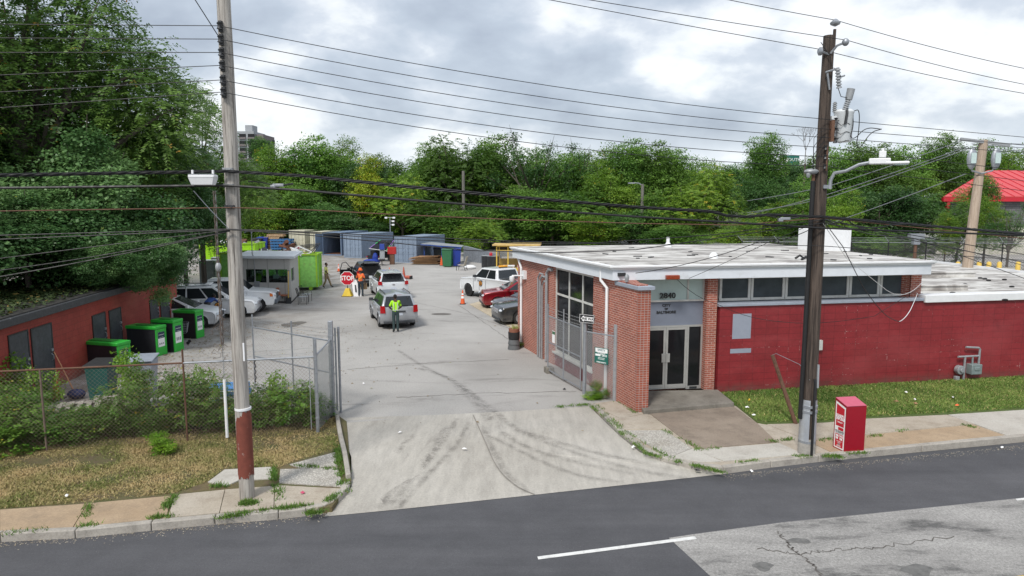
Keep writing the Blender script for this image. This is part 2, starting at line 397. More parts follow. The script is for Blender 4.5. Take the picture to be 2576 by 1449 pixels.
# oil patch by the gate and dark patches
g = MB(); pl = [G(737+30*math.cos(a)*(1+.2*math.sin(3*a))+8*math.sin(a), 816-7*math.sin(a)-.10*30*math.cos(a), .006) for a in [2*PI*i/18 for i in range(18)]]
g.poly(pl)
pl = [G(1110+26*math.cos(a), 790+2.6*math.sin(a), .006) for a in [2*PI*i/14 for i in range(14)]]; g.poly(pl)
struct('oil_stain', g, pm('oil_stain', (.13, .12, .108), .8, var=.35, scale=3))
# parking pad of tan concrete beside the brick building
g = MB(); pad = [G(1181, 766), G(1288, 827), G(1304, 824), Vector((2.8, 33, 0)), Vector((-.3, 41.5, 0)), G(1215, 757)]
g.prism([p[:2] for p in pad], -.05, .03); struct('parking_pad', g, GR['pad_concrete'])
# left corner: verge, pavement slabs, kerb
def slabs(name, mat, polys, z, zb=-.3):
    g = MB()
    for pl in polys: g.prism([tuple(G(x, y, z)[:2]) for x, y in pl], zb, z)
    return struct(name, g, mat)
slabs('verge', GR['dry_grass_ground'], [[(-500, 960), (0, 1115), (400, 1090), (800, 1065), (852, 1046), (872, 1060), (884, 1210), (835, 1275), (520, 1299), (0, 1341), (-500, 1372)]], .012)
slabs('sidewalk', GR['orange_slab'], [[(-400, 1318), (-8, 1282), (-2, 1343), (-400, 1375)], [(0, 1282), (219, 1266.5), (182, 1327), (0, 1343)], [(221, 1266), (430, 1247), (418, 1303), (185, 1326)]], .03)
slabs('sidewalk', GR['tan_slab'], [[(441, 1244), (565, 1231.5), (551, 1290), (422, 1302)], [(567, 1231), (611, 1228), (690, 1222), (688, 1276), (553, 1289.5)],
                                   [(692, 1220), (860, 1229), (838, 1262), (800, 1276), (690, 1280)], [(1488, 1018), (1556, 1010), (1622, 1040), (1560, 1052)],
                                   [(1555, 1053), (1628, 1041), (1670, 1079), (1568, 1080)], [(1930, 1067), (2075, 1063), (2181, 1053), (2382, 1043), (2450, 1066), (2180, 1092), (2030, 1106)]], .034)
slabs('sidewalk', GR['pale_slab'], [[(523, 1212), (565, 1181), (682, 1174), (690, 1203), (600, 1208), (570, 1222)], [(1748, 1131), (1960, 1114), (2022, 1142), (1822, 1160)], [(1686, 1150), (1742, 1128), (1816, 1160), (1765, 1163)],
                                    [(2385, 1043), (2700, 1018), (2700, 1083), (2545, 1099)]], .036)
slabs('sidewalk', GR['aggregate_slab'], [[(728, 1168), (847, 1136), (849, 1172), (760, 1178)], [(705, 1180), (850, 1176), (862, 1224), (702, 1214)], [(1570, 1083), (1672, 1082), (1740, 1127), (1684, 1150)]], .034)
slabs('sidewalk', GR['brown_slab'], [[(1632, 1038), (1840, 1019), (1905, 1064), (1955, 1112), (1752, 1129), (1700, 1090)]], .035)
slabs('sidewalk', GR['orange_slab'], [[(2032, 1109), (2180, 1094), (2450, 1068), (2540, 1100), (2180, 1134), (2100, 1141)]], .033)
slabs('path_ground', GR['tan_slab'], [[(1482, 1016), (1560, 1006), (1800, 990), (2576, 960), (2750, 960), (2750, 1079), (2560, 1097), (2060, 1143), (1820, 1172), (1705, 1158), (1620, 1132), (1560, 1086)]], .02)
# kerbs
def kerb(pts, w=.16, z=.045, name='kerb'):
    g = MB(); Q = [G(x, y, -.0) for x, y in pts]; k = len(Q); L = []; Rr = []
    for i, q in enumerate(Q):
        d = (Q[min(i+1, k-1)]-Q[max(i-1, 0)]).normalized(); s = Vector((-d.y, d.x, 0))*w
        L.append(q+s); Rr.append(q)
    for i in range(k-1):
        a, b, c, d = Rr[i], Rr[i+1], L[i+1], L[i]; e = (b-a).normalized()*.006
        g.prism([(a+e)[:2], (b-e)[:2], (c-e)[:2], (d+e)[:2]], -.3, z)
    return struct(name, g, GR['kerb_stone'], bevel=.02)
kerb([(-400, 1378), (-150, 1359), (0, 1349), (188, 1340), (380, 1321), (540, 1306), (700, 1293), (770, 1285), (815, 1276), (850, 1256), (874, 1234), (882, 1215)])
kerb([(883, 1205), (874, 1150), (862, 1100), (853, 1052)], .11, .12)
kerb([(1483, 1018), (1500, 1033), (1560, 1090), (1612, 1131), (1660, 1154), (1740, 1172), (1820, 1181), (1940, 1165), (2060, 1151), (2320, 1125), (2576, 1101), (2900, 1073)][::1], .16, .05)
# right lawn
LAWN = [(1800, 990), (1830, 1002), (1850, 1018), (1905, 1062), (1930, 1066), (2075, 1062), (2181, 1052), (2382, 1042), (2576, 1030), (2750, 1018), (2750, 938), (2576, 948)]
slabs('lawn', GR['lawn_ground'], [LAWN], .045)
slabs('planting_bed', GR['dark_soil'], [[(-500, 1100), (-500, 1010), (0, 1040), (200, 1035), (400, 1020), (640, 1015), (800, 1030), (850, 1042), (800, 1078), (400, 1095), (0, 1120)]], .02)

# ------------------------------------------------------------------ grass blades (nobody could count them)
def pip(px, py, poly):
    ins = np.zeros(len(px), bool); n = len(poly)
    for i in range(n):
        x0, y0 = poly[i][0], poly[i][1]; x1, y1 = poly[(i+1) % n][0], poly[(i+1) % n][1]
        c = ((y0 > py) != (y1 > py)) & (px < (x1-x0)*(py-y0)/((y1-y0) or 1e-9)+x0); ins ^= c
    return ins
def vnoise(x, y, s, seed):
    r = np.random.RandomState(seed); ph = r.rand(6)*6.28; a = r.rand(6)*6.28; o = 0
    for i in range(6): k = s*(1+.6*i); o = o+np.sin(k*(x*np.cos(a[i])+y*np.sin(a[i]))+ph[i]+1.3*np.sin(k*.7*(y*np.cos(a[i])-x*np.sin(a[i]))))/(1+.5*i)
    return o/3
def leafmat(name, c1, c2, c3=None, trans=.25, rough=.55, obj=.35, alt=None, th=.93):
    t = NT(name); at = t.n('Attribute', attribute_name='tone').outputs['Fac']
    c = t.mix(at, c1, c2)
    if alt: c = t.mix(t.math('MULTIPLY', t.n('ObjectInfo').outputs['Random'], obj), c, alt)
    if c3: c = t.mix(t.ramp(t.n('Attribute', attribute_name='odd').outputs['Fac'], [(th, 0.0), (th+.02, 1.0)]), c, c3)
    b = t.bsdf(c, rough, spec=.35)
    tr = t.n('BsdfTranslucent', {'Color': c}).outputs[0]
    m = t.n('MixShader', {0: trans, 1: b, 2: tr}).outputs[0]
    MATS[name] = t.end(m); return MATS[name]
def np_mesh(name, verts, faces, mat, tone=None, odd=None, parent=None):
    me = bpy.data.meshes.new(name); nv = len(verts); nf, k = faces.shape
    me.vertices.add(nv); me.vertices.foreach_set('co', verts.astype(np.float32).ravel())
    me.loops.add(nf*k); me.loops.foreach_set('vertex_index', faces.astype(np.int32).ravel())
    me.polygons.add(nf); me.polygons.foreach_set('loop_start', np.arange(0, nf*k, k, dtype=np.int32)); me.polygons.foreach_set('loop_total', np.full(nf, k, np.int32))
    for nm, arr in (('tone', tone), ('odd', odd)):
        if arr is not None:
            a = me.attributes.new(nm, 'FLOAT', 'POINT'); a.data.foreach_set('value', arr.astype(np.float32))
    me.materials.append(mat); me.update(calc_edges=True)
    o = bpy.data.objects.new(name, me); COL.objects.link(o)
    if parent is not None: o.parent = parent
    return o
def blades(name, poly, n, h, mat, z, seed, thr=None, ns=1.0, w=.012, tone_ns=1.4):
    r = np.random.RandomState(seed); P = np.array([p[:2] for p in poly]); lo, hi = P.min(0), P.max(0)
    x = r.uniform(lo[0], hi[0], n); y = r.uniform(lo[1], hi[1], n); m = pip(x, y, [tuple(p) for p in P])
    if thr is not None: m &= vnoise(x, y, ns, seed)+r.uniform(-.4, .4, n) > thr
    x, y = x[m], y[m]; k = len(x); hh = h*r.uniform(.5, 1.3, k)*(1+.35*vnoise(x, y, 1.2, seed+3)); a = r.uniform(0, 6.28, k); l = r.uniform(.4, 1.8, k)*hh
    b = r.uniform(0, 6.28, k); ww = w*r.uniform(.6, 1.5, k)
    v = np.empty((k, 3, 3)); v[:, 0] = np.c_[x-np.cos(b)*ww, y-np.sin(b)*ww, np.full(k, z)]; v[:, 1] = np.c_[x+np.cos(b)*ww, y+np.sin(b)*ww, np.full(k, z)]
    v[:, 2] = np.c_[x+np.cos(a)*l, y+np.sin(a)*l, z+hh]
    tone = np.clip(.5+.8*vnoise(x, y, tone_ns, seed+9)+r.uniform(-.25, .25, k), 0, 1)
    return tag(np_mesh(name, v.reshape(-1, 3), np.arange(k*3).reshape(-1, 3), mat, np.repeat(tone, 3), np.repeat(r.rand(k), 3)), kind='stuff')
leafmat('lawn_blade', (.11, .20, .035), (.25, .34, .08), (.50, .42, .18), .2, .7, th=.9)
leafmat('dry_blade', (.50, .38, .19), (.19, .22, .06), (.50, .38, .20), .15, .8, th=.85)
leafmat('weed_blade', (.06, .15, .02), (.16, .27, .045), (.25, .22, .08), .2, .6, th=.95)
o = blades('lawn_grass', pts2(LAWN), 110000, .05, M_['lawn_blade'], .045, 1); tag(o, 'bright green mown grass between the red wall and the pavement', 'grass')
VERGE = pts2([(-120, 1300), (-120, 1115), (0, 1112), (400, 1088), (800, 1062), (850, 1050), (852, 1130), (728, 1166), (700, 1178), (565, 1180), (520, 1214), (440, 1242), (219, 1265), (0, 1281), (-120, 1292)])
o = blades('verge_grass', VERGE, 150000, .035, M_['dry_blade'], .012, 2, -.3, 1.8, tone_ns=2.2); tag(o, 'dry straw coloured grass on the verge at the left corner', 'grass')
# weeds in joints and along kerbs, in small tufts
def joint_weeds(name, segs, n, h, seed, spread=.05, z=.03):
    r = np.random.RandomState(seed); X = []; Y = []
    for (x0, y0, x1, y1, wt) in segs:
        a, b = G(x0, y0, z), G(x1, y1, z); k = int(n*wt); t = r.rand(k); t = t[(np.sin(t*23+seed)+np.sin(t*7.3+seed*2)) > -.4]
        X.append(a.x+(b.x-a.x)*t+r.normal(0, spread, len(t))); Y.append(a.y+(b.y-a.y)*t+r.normal(0, spread, len(t)))
    x = np.concatenate(X); y = np.concatenate(Y); k = len(x); hh = h*r.uniform(.4, 1.4, k); a = r.uniform(0, 6.28, k); l = r.uniform(.3, 1.2, k)*hh; b = r.uniform(0, 6.28, k); w = .011
    v = np.empty((k, 3, 3)); v[:, 0] = np.c_[x-np.cos(b)*w, y-np.sin(b)*w, np.full(k, z)]; v[:, 1] = np.c_[x+np.cos(b)*w, y+np.sin(b)*w, np.full(k, z)]; v[:, 2] = np.c_[x+np.cos(a)*l, y+np.sin(a)*l, z+hh]
    return tag(np_mesh(name, v.reshape(-1, 3), np.arange(k*3).reshape(-1, 3), M_['weed_blade'], np.repeat(r.rand(k), 3), np.repeat(r.rand(k), 3)), kind='stuff')
o = joint_weeds('kerb_weeds', [(540, 1305, 700, 1280, 1), (700, 1282, 780, 1272, .9), (770, 1293, 810, 1288, .7), (688, 1175, 692, 1240, .9), (612, 1268, 640, 1266, 1.6), (414, 1280, 440, 1248, .8), (225, 1268, 215, 1300, .3), (846, 1120, 858, 1220, 1.2),
    (856, 1140, 876, 1240, .6), (740, 1170, 850, 1182, .4), (530, 1223, 572, 1224, .3), (200, 1325, 240, 1322, .2), (380, 1303, 430, 1300, .4), (820, 1265, 850, 1245, .5), (700, 1228, 705, 1258, .2), (0, 1343, 120, 1333, .2)], 700, .07, 3)
tag(o, 'tufts of green weeds in the joints of the left corner pavement', 'weeds')
o = joint_weeds('kerb_weeds', [(1488, 1022, 1560, 1080, 1), (1560, 1085, 1620, 1135, .9), (1620, 1140, 1820, 1190, 1.6), (1500, 1018, 1560, 1075, .4), (1570, 1085, 1690, 1155, .5), (1670, 1082, 1760, 1130, .4), (1750, 1132, 1810, 1128, .2), (2005, 1150, 2035, 1148, .6),
    (2075, 1148, 2115, 1150, .8), (2130, 1141, 2180, 1140, .3), (1940, 1112, 1990, 1104, .4), (2060, 1108, 2090, 1104, .2), (2190, 1098, 2215, 1096, .2), (1400, 1024, 1480, 1018, .6), (1720, 1027, 1760, 1022, .3), (1560, 1012, 1600, 1040, .4), (1830, 1000, 1850, 1020, .4),
    (1860, 1166, 1905, 1160, .4), (2260, 1085, 2280, 1082, .1), (2420, 1068, 2450, 1076, .2)], 600, .055, 4)
tag(o, 'tufts of green weeds along the right hand kerb and slabs', 'weeds')
# dead leaves and grit along the left side of the yard
r = np.random.RandomState(12); n = 2600; x = -15+r.gamma(1.6, 2.2, n); y = r.uniform(17, 34, n); s = r.uniform(.02, .06, n); a = r.uniform(0, 6.28, n)
v = np.empty((n, 4, 3))
for i, (dx, dy) in enumerate(((-1, 0), (0, -.5), (1, 0), (0, .5))):
    v[:, i, 0] = x+s*(dx*np.cos(a)-dy*np.sin(a)); v[:, i, 1] = y+s*(dx*np.sin(a)+dy*np.cos(a)); v[:, i, 2] = .008+.02*r.rand(n)
leafmat('dead_leaf', (.09, .06, .03), (.28, .19, .08), (.33, .33, .10), .1, .8)
o = tag(np_mesh('leaf_litter', v.reshape(-1, 3), np.arange(4*n).reshape(-1, 4), M_['dead_leaf'], np.repeat(r.rand(n), 4), np.repeat(r.rand(n), 4)), 'fallen leaves scattered on the yard beside the red shed', 'leaves', kind='stuff')
r = np.random.RandomState(13); n = 1600; tt = r.rand(n); pa, pb = G(0, 1366, -.11), G(820, 1292, -.11); pc, pd = G(1820, 1196, -.11), G(2576, 1120, -.11); half = r.rand(n) < .5
x = np.where(half, pa.x+(pb.x-pa.x)*tt, pc.x+(pd.x-pc.x)*tt); y = np.where(half, pa.y+(pb.y-pa.y)*tt, pc.y+(pd.y-pc.y)*tt)-np.abs(r.normal(0, .14, n)); s = r.uniform(.006, .02, n); a = r.uniform(0, 6.28, n)
v = np.empty((n, 4, 3))
for i, (dx, dy) in enumerate(((-1, 0), (0, -.6), (1, 0), (0, .6))):
    v[:, i, 0] = x+s*(dx*np.cos(a)-dy*np.sin(a)); v[:, i, 1] = y+s*(dx*np.sin(a)+dy*np.cos(a)); v[:, i, 2] = -.104+.006*r.rand(n)
leafmat('grit', (.30, .24, .16), (.5, .46, .38), None, .0, .8)
tag(np_mesh('gutter_grit', v.reshape(-1, 3), np.arange(4*n).reshape(-1, 4), M_['grit'], np.repeat(r.rand(n), 4)), 'pale grit and straw lying along the kerbs of the street', 'grit', kind='stuff')
# ------------------------------------------------------------------ brick office building
brick('red_brick', (.43, .125, .078), (.31, .083, .054), (.60, .52, .46), .21, .069, .0055, scratches=None, rough=.8)
brick('stack_brick', (.40, .10, .055), (.30, .075, .045), (.40, .34, .31), .105, .069, .007, 0.0)
brick('block_red', (.265, .021, .027), (.235, .018, .023), (.16, .012, .016), .40, .205, .008, 0.0, .55, scratches=(.75, .66, .62), bump=.35, vary=.18)
pm('frame_white', (.60, .60, .57), .5, var=.1, dirt=(.35, .33, .30), dscale=3)
pm('aluminium', (.52, .52, .50), .38, .5, .1)
pm('panel_grey', (.19, .215, .27), .5, var=.05)
pm('patch_grey', (.30, .33, .40), .6, var=.06)
pm('lead_flashing', (.36, .40, .47), .5, .2, .12, dirt=(.45, .40, .30), dth=(.6, .9))
pm('opal_glass', (.50, .62, .60), .12, var=.06)
pm('lettering_dark', (.03, .032, .035), .45)
pm('painted_sill_red', (.20, .02, .025), .6, var=.25, dirt=(.35, .33, .31), dscale=4, dth=(.6, .64))
pm('beacon_orange', (.28, .045, .015), .25)
t = NT('roof_membrane'); p = t.pos()
n1 = t.noise(t.map(p, (.8, 1.5, 1), (0, 0, -.2)), .95, 7, .62, .6)
c = t.ramp(n1, [(.35, (.19, .172, .16)), (.46, (.33, .31, .29)), (.54, (.55, .535, .505)), (.7, (.68, .67, .645))])
c = t.mix(.5, c, t.ramp(t.noise(p, 9, 5, .7), [(.3, .75), (.7, 1.15)]), 'MULTIPLY')
MATS['roof_membrane'] = t.end(t.bsdf(c, .75))
DF = Vector((.983, .183, 0)); NF = Vector((.183, -.983, 0))      # along the front, out of the front
O = Vector((6.46, 21.2, 0))
DS = Vector((-.3203, .9473, 0)); NS = Vector((-.9473, -.3203, 0)) # along the side wall (going back), out of it
BP = Vector((3.53, 19.24, 0))
def FR(s, o=0.0, z=0.0): p = O+DF*s+NF*o; p.z = z; return p
def SD(s, o=0.0, z=0.0): p = BP+DS*s+NS*o; p.z = z; return p
def fs(p): return (Vector(p)-O).dot(DF)
def ss(p): return (Vector(p)-BP).dot(DS)
def fbox(mb, s0, s1, o0, o1, z0, z1): return mb.prism([FR(s0, o0)[:2], FR(s1, o0)[:2], FR(s1, o1)[:2], FR(s0, o1)[:2]], z0, z1)
def sbox(mb, s0, s1, o0, o1, z0, z1): return mb.prism([SD(s0, o0)[:2], SD(s1, o0)[:2], SD(s1, o1)[:2], SD(s0, o1)[:2]], z0, z1)
B = thing('office_building', 'low flat roofed office of brick and dark red block with entrance numbered 2840', 'building', (6.46, 21.2, 0))
def part(mb, name, mat, par=B, **k): return mb.build(name, mat, par, world=True, **k)
def sub(mb, name, mat, par, **k):
    mb.v = [tuple(Vector(p)-B.location) for p in mb.v]; return mb.build(name, mat, par, **k)
# side wall with its window opening
sA, sB = ss(V(1394, 700, BP, DS)), ss(V(1493, 700, BP, DS)) # far and near edge of the window
zt1 = V(1394.6, 671, BP, DS).z; zb1 = V(1388.5, 880, BP, DS).z; zt = 3.62; zb = .95
zb = (zb1+V(1487, 933, BP, DS).z)/2
zt = min(3.66, (zt1+V(1493, 696, BP, DS).z)/2)
lo, hi = min(sA, sB), max(sA, sB)
w = MB(); sbox(w, 0, lo, 0, -.33, -.2, 3.69); sbox(w, hi, 10.24, 0, -.33, -.2, 3.69); sbox(w, lo, hi, 0, -.33, zt, 3.69)
part(w, 'brick_wall', M_['red_brick'])
w = MB(); sbox(w, lo, hi, -.05, -.33, -.2, zb-.06); part(w, 'sill_wall', M_['painted_sill_red'])
def frame_panes(par, boxf, s0, s1, z0, z1, vs, hs, fr, glass, ow=-.10, th=.07, name='window'):
    """rectangular frame with mullions at vs and transoms at hs; returns the frame object"""
    f = MB()
    for a, b in ((s0, s0+th), (s1-th, s1)): boxf(f, a, b, ow+.03, ow-.07, z0, z1)
    for a, b in ((z0, z0+th), (z1-th, z1)): boxf(f, s0+th, s1-th, ow+.03, ow-.07, a, b)
    for v in vs: boxf(f, v-th/2, v+th/2, ow+.028, ow-.068, z0+th, z1-th)
    for h in hs:
        e = [s0+th]+sorted(vs)+[s1-th]
        for i in range(len(e)-1):
            a = e[i]+(th/2 if i else 0); b = e[i+1]-(th/2 if i < len(e)-2 else 0); boxf(f, a, b, ow+.026, ow-.066, h-th/2, h+th/2)
    fo = part(f, name, fr, par)
    e = [s0+th]+sorted(vs)+[s1-th]; zz = [z0+th]+sorted(hs)+[z1-th]
    for i in range(len(e)-1):
        for j in range(len(zz)-1):
            m = MB(); a = e[i]+(th/2 if i else 0); b = e[i+1]-(th/2 if i < len(e)-2 else 0); c = zz[j]+(th/2 if j else 0); d = zz[j+1]-(th/2 if j < len(zz)-2 else 0)
            boxf(m, a, b, ow, ow-.02, c, d); sub(m, 'pane', glass, fo)
    return fo
q1, q2 = ss(V(1427, 700, BP, DS)), ss(V(1461, 700, BP, DS))
h1 = V(1394, 738, BP, DS).z
frame_panes(B, sbox, lo, hi, zb, zt, [q1, q2], [h1], M_['frame_white'], M_['dark_glass'])
w = MB(); sbox(w, lo-.05, hi+.05, .05, -.12, zb-.06, zb-.002); part(w, 'window_sill', M_['frame_white'])
# end pier of the wing wall in stacked bricks, lead cap
w = MB(); fb = [SD(-.012, .004), SD(-.012, .004)+DF*.36, SD(.5, 0)+DF*.36, SD(.5, 0)]
w = MB(); e0 = SD(-.06, .006); w.prism([e0[:2], (e0+DF*.37)[:2], (e0+DF*.37+DS*.06)[:2], (e0+DS*.06)[:2]], -.2, 3.55); part(w, 'pier', M_['stack_brick'])
w = MB(); w.prism([(e0+DS*.06+DF*.345)[:2], (e0+DS*1.6+DF*.345)[:2], (e0+DS*1.6+DF*.03)[:2], (e0+DS*.06+DF*.03)[:2]], -.2, 3.5); part(w, 'wing_wall', M_['red_brick'])
w = MB(); e0 = SD(-.13, .05); w.prism([e0[:2], (e0+DF*.5)[:2], (e0+DF*.5+DS*1.45)[:2], (e0+DS*1.45)[:2]], 3.55, 3.66); part(w, 'wall_cap', M_['lead_flashing'], bevel=.01)
# red block wall with return
w = MB(); fbox(w, 0, 18, 0, -.3, -.2, 2.78); fbox(w, 0.0, .28, -.301, -.6, -.2, 2.78); part(w, 'block_wall', M_['block_red'])
w = MB(); fbox(w, -.06, 7.2, .06, -.62, 2.78, 2.87); part(w, 'coping', M_['lead_flashing'], bevel=.01)
w = MB(); fbox(w, 7.22, 18.1, .09, -.35, 2.72, 2.96); part(w, 'coping', M_['white_paint'], bevel=.012)
for (x0, y0, x1, y1) in ((1844, 790, 1888, 851), (1837, 878, 1889, 887)):
    a, b = V(x0, y0, O, DF), V(x1, y1, O, DF); w = MB(); fbox(w, fs(a), fs(b), .004, .0, b.z, a.z); part(w, 'paint_patch', M_['patch_grey'])
# right brick pier beside the door
w = MB(); fbox(w, -.40, -.065, -.07, -.38, .12, 3.69); part(w, 'pier', M_['red_brick'])
w = MB(); fbox(w, -.064, -.004, -.2, -.38, .12, 2.9); part(w, 'corner_trim', M_['frame_white'])
# entrance
pd = FR(-.4, -.32); dz0 = .15
zA = V(1700, 818, pd, DF).z; zB = V(1700, 758, pd, DF).z; zC = V(1700, 752, pd, DF).z
s0 = -2.75
w = MB(); fbox(w, s0, -.405, -.33, -.37, zA, zB); gp = part(w, 'name_panel', M_['panel_grey'])
frame_panes(B, fbox, s0, -.405, zB, 3.68, [fs(V(1730, 720, pd, DF))], [], M_['frame_white'], M_['opal_glass'], -.30, .055)
dl, dm, dr = s0+.0, fs(V(1673, 900, pd, DF)), fs(V(1726, 900, pd, DF))
fr = MB(); fbox(fr, s0, -.405, -.29, -.36, zA-.06, zA-.002); fbox(fr, dr, dr+.06, -.288, -.358, .12, zA-.062); fbox(fr, -.465, -.405, -.29, -.36, .12, zA-.062); fbox(fr, dr+.062, -.467, -.289, -.357, .12, .22)
part(fr, 'door_frame', M_['aluminium'])
for i, (a, b) in enumerate(((dm-.93, dm-.005), (dm+.005, dr-.005))):
    d = MB()
    for c, e in ((a, a+.07), (b-.07, b)): fbox(d, c, e, -.292, -.345, .16, zA-.065)
    fbox(d, a+.07, b-.07, -.292, -.345, .16, .30); fbox(d, a+.07, b-.07, -.292, -.345, zA-.14, zA-.065)
    do = part(d, 'door', M_['aluminium'])
    d = MB(); fbox(d, a+.07, b-.07, -.31, -.33, .30, zA-.14); sub(d, 'pane', M_['dark_glass'], do)
    d = MB(); c = b-.13 if i == 0 else a-.02; fbox(d, c, c+.15, -.262, -.286, 1.02, 1.30); fbox(d, c+.05, c+.09, -.286, -.292, 1.1, 1.2); sub(d, 'handle', M_['aluminium'], do, bevel=.005)
w = MB(); fbox(w, dr+.06, -.465, -.315, -.335, .22, zA-.062); part(w, 'side_light', M_['dark_glass'])
w = MB(); fbox(w, -.80, -.55, -.285, -.289, .13, .2); part(w, 'vent', M_['steel_dark'])
cx = (fs(V(1676, 780, pd, DF)))
for s, z, sz in (('2840', V(1676, 743.5, pd, DF).z, .24),):
    text(s, sz, M_['lettering_dark'], B, facing(FR(cx, -.24, z)-B.location, DF), ext=.015, bold=.004, sx=1.1)
for s, y, sz in (('CITY', 768.5, .112), ('OF', 777, .075), ('BALTIMORE', 785.5, .108)):
    text(s, sz, M_['lettering_dark'], B, facing(FR(cx, -.325, V(1676, y, pd, DF).z)-B.location, DF), ext=.012, bold=.004, sx=1.12)
# clerestory windows over the block wall
wz0, wz1 = 2.90, 3.68
xs = (1808, 1887, 1973, 2053, 2134, 2211, 2287)
P3 = FR(0, -.42)
ed = [fs(V(x, 725, P3, DF)) for x in xs]
for i in range(6): frame_panes(B, fbox, ed[i]+.01, ed[i+1]-.01, wz0, wz1, [], [], M_['frame_white'], pm('blind_glass', (.055, .068, .08), .12, var=.25, scale=2), -.40, .08)
w = MB(); fbox(w, -.003, ed[6]+.02, -.49, -.6, 2.871, 3.69); part(w, 'window_wall', M_['frame_white'])
pe = fs(V(2288, 725, FR(0, -.3), DF)); pf = fs(V(2314, 725, FR(0, -.3), DF))
w = MB(); fbox(w, pe, pf, -.25, -.75, 2.871, 3.69); part(w, 'pier', M_['red_brick'])
# roof slab with fascia and gutter lip
FL, FRr, BR, BL = Vector((2.98, 20.3)), Vector((13.45, 22.05)), Vector((11.6, 31.3)), Vector((.02, 28.95))
def inset(qs, d):
    c = sum(qs, Vector((0, 0)))/len(qs); return [q+(c-q).normalized()*d for q in qs]
rq = [FL, FRr, BR, BL]
w = MB(); w.prism(rq, 3.70, 4.02); part(w, 'fascia', M_['fascia_white'])
w = MB(); w.prism(inset(rq, -.09), 4.02, 4.075); w.prism(inset(rq, -.15), 4.075, 4.14); part(w, 'gutter', M_['white_paint'], bevel=.012)
w = MB(); w.prism(inset(rq, .06), 4.14, 4.155); roof = part(w, 'roof', M_['roof_membrane'])
bw = [SD(.5, -.34)[:2], SD(10.24, -.34)[:2], (11.3, 30.9), (13.1, 22.6), FR(6.5, -.8)[:2], FR(-.5, -.8)[:2], FR(-2.7, -.5)[:2]]
w = MB(); w.prism(bw, -.2, 3.695); part(w, 'rear_wall', M_['red_brick'])
# low roof to the right with hatches
lr = [FR(7.3, -.35), FR(18, -.35), Vector((22.2, 38.0, 0)), Vector((10.8, 36.5, 0)), Vector((11.9, 31, 0)), Vector((13.3, 22.9, 0))]
w = MB(); w.prism([p[:2] for p in lr], -.2, 2.80); part(w, 'low_roof', M_['roof_membrane'])
w = MB(); a, b = Vector((22.2, 38.0, 0)), FR(18, -.35); d = (b-a).normalized(); nn = Vector((-d.y, d.x, 0)); w.prism([a[:2], b[:2], (b+nn*.14)[:2], (a+nn*.14)[:2]], 2.6, 2.9); part(w, 'coping', M_['white_paint'])
for (x0, y0, wd, dp, h, rr) in ((15.6, 25.6, 2.1, 1.2, .16, .1), (18.6, 30.2, 2.6, 1.5, .18, .1)):
    w = MB(); w.box((x0, y0, 2.80+h/2), (wd, dp, h), rr); w.box((x0, y0, 2.80+h+.02), (wd+.1, dp+.1, .04), rr); part(w, 'roof_hatch', M_['roof_membrane'], bevel=.01)
# rooftop items
w = MB(); a = Vector((11.55, 25.9, 0)); w.prism([a[:2], (a+DF*1.3)[:2], (a+DF*1.3+Vector((-.3, 1.3, 0)))[:2], (a+Vector((-.3, 1.3, 0)))[:2]], 4.15, 4.98)
part(w, 'chimney', M_['white_paint'], bevel=.02)
for x, y, h in ((1680, 612, .42), (1795, 640, .2)):
    p = G(x, y+10, 4.155); w = MB(); w.lathe([(.16, 0), (.14, .12), (.07, .2), (.07, h)], (p.x, p.y, 4.15), 12); part(w, 'vent_pipe', M_['white_paint'])
rr = random.Random(5); w = MB()
for i in range(26):
    x = rr.uniform(1500, 2200); y = rr.uniform(624, 655); p = G(x, y, 4.16)
    w = MB(); w.box((p.x, p.y, 4.17), (rr.uniform(.05, .3), rr.uniform(.04, .12), .03), rr.uniform(0, 3)); part(w, 'roof_debris', M_['steel_dark'])
w = MB(); p = G(2012, 650, 4.2); w.tube([(p.x-.15, p.y, 4.2), (p.x, p.y, 4.3), (p.x+.1, p.y-.1, 4.2), (p.x, p.y-.15, 4.18), (p.x+.2, p.y, 4.25)], .04, 5); part(w, 'roof_debris', M_['cable_black'])
for x, y in ((2490, 702), (2500, 706), (2478, 700), (2551, 748), (2545, 756), (2540, 704), (2440, 716), (2410, 738), (2370, 712), (2330, 742), (2340, 752), (2560, 722)):
    p = G(x, y, 2.85); w = MB(); w.ball((p.x, p.y+.3, 2.83), (.11, .06, .04), 8, 5); part(w, 'roof_debris', M_['black_rubber'])
# downpipes, conduits, lights
def wallpipe(xs_, off, z0, z1, r, name, mat, kick=0):
    s = ss(V(xs_, 800, BP, DS)); w = MB()
    pts = [SD(s, off, z1), SD(s, off, z0+.15), SD(s-kick, off+.02, z0)] if kick else [SD(s, off, z1), SD(s, off, z0)]
    w.tube(pts, r, 8); return part(w, name, mat)
s = ss(V(1530, 850, BP, DS))
w = MB(); w.tube([SD(s+.25, .16, 4.0), SD(s+.25, .16, 3.62), SD(s, .07, 3.40), SD(s, .07, .22), SD(s+.22, .12, .08)], .05, 8); part(w, 'downpipe', M_['white_paint'])
s = ss(V(1315, 780, BP, DS))
w = MB(); w.tube([SD(s+.3, .15, 4.0), SD(s+.3, .1, 3.7), SD(s, .07, 3.3), SD(s, .07, .05)], .05, 8); part(w, 'downpipe', M_['white_paint'])
for x, top, r in ((1364, 3.22, .04), (1358.5, 3.30, .035), (1369, 3.05, .03), (1380, 3.55, .055)):
    s = ss(V(x, 800, BP, DS)); w = MB(); w.tube([SD(s-.45, .05, top-.02), SD(s-.2, .09, top), SD(s, .09, top-.18), SD(s, .09, .03)], r, 8); part(w, 'conduit', M_['galv_dull'])
s = ss(V(1309, 700, BP, DS)); z = V(1322, 693, BP, DS).z
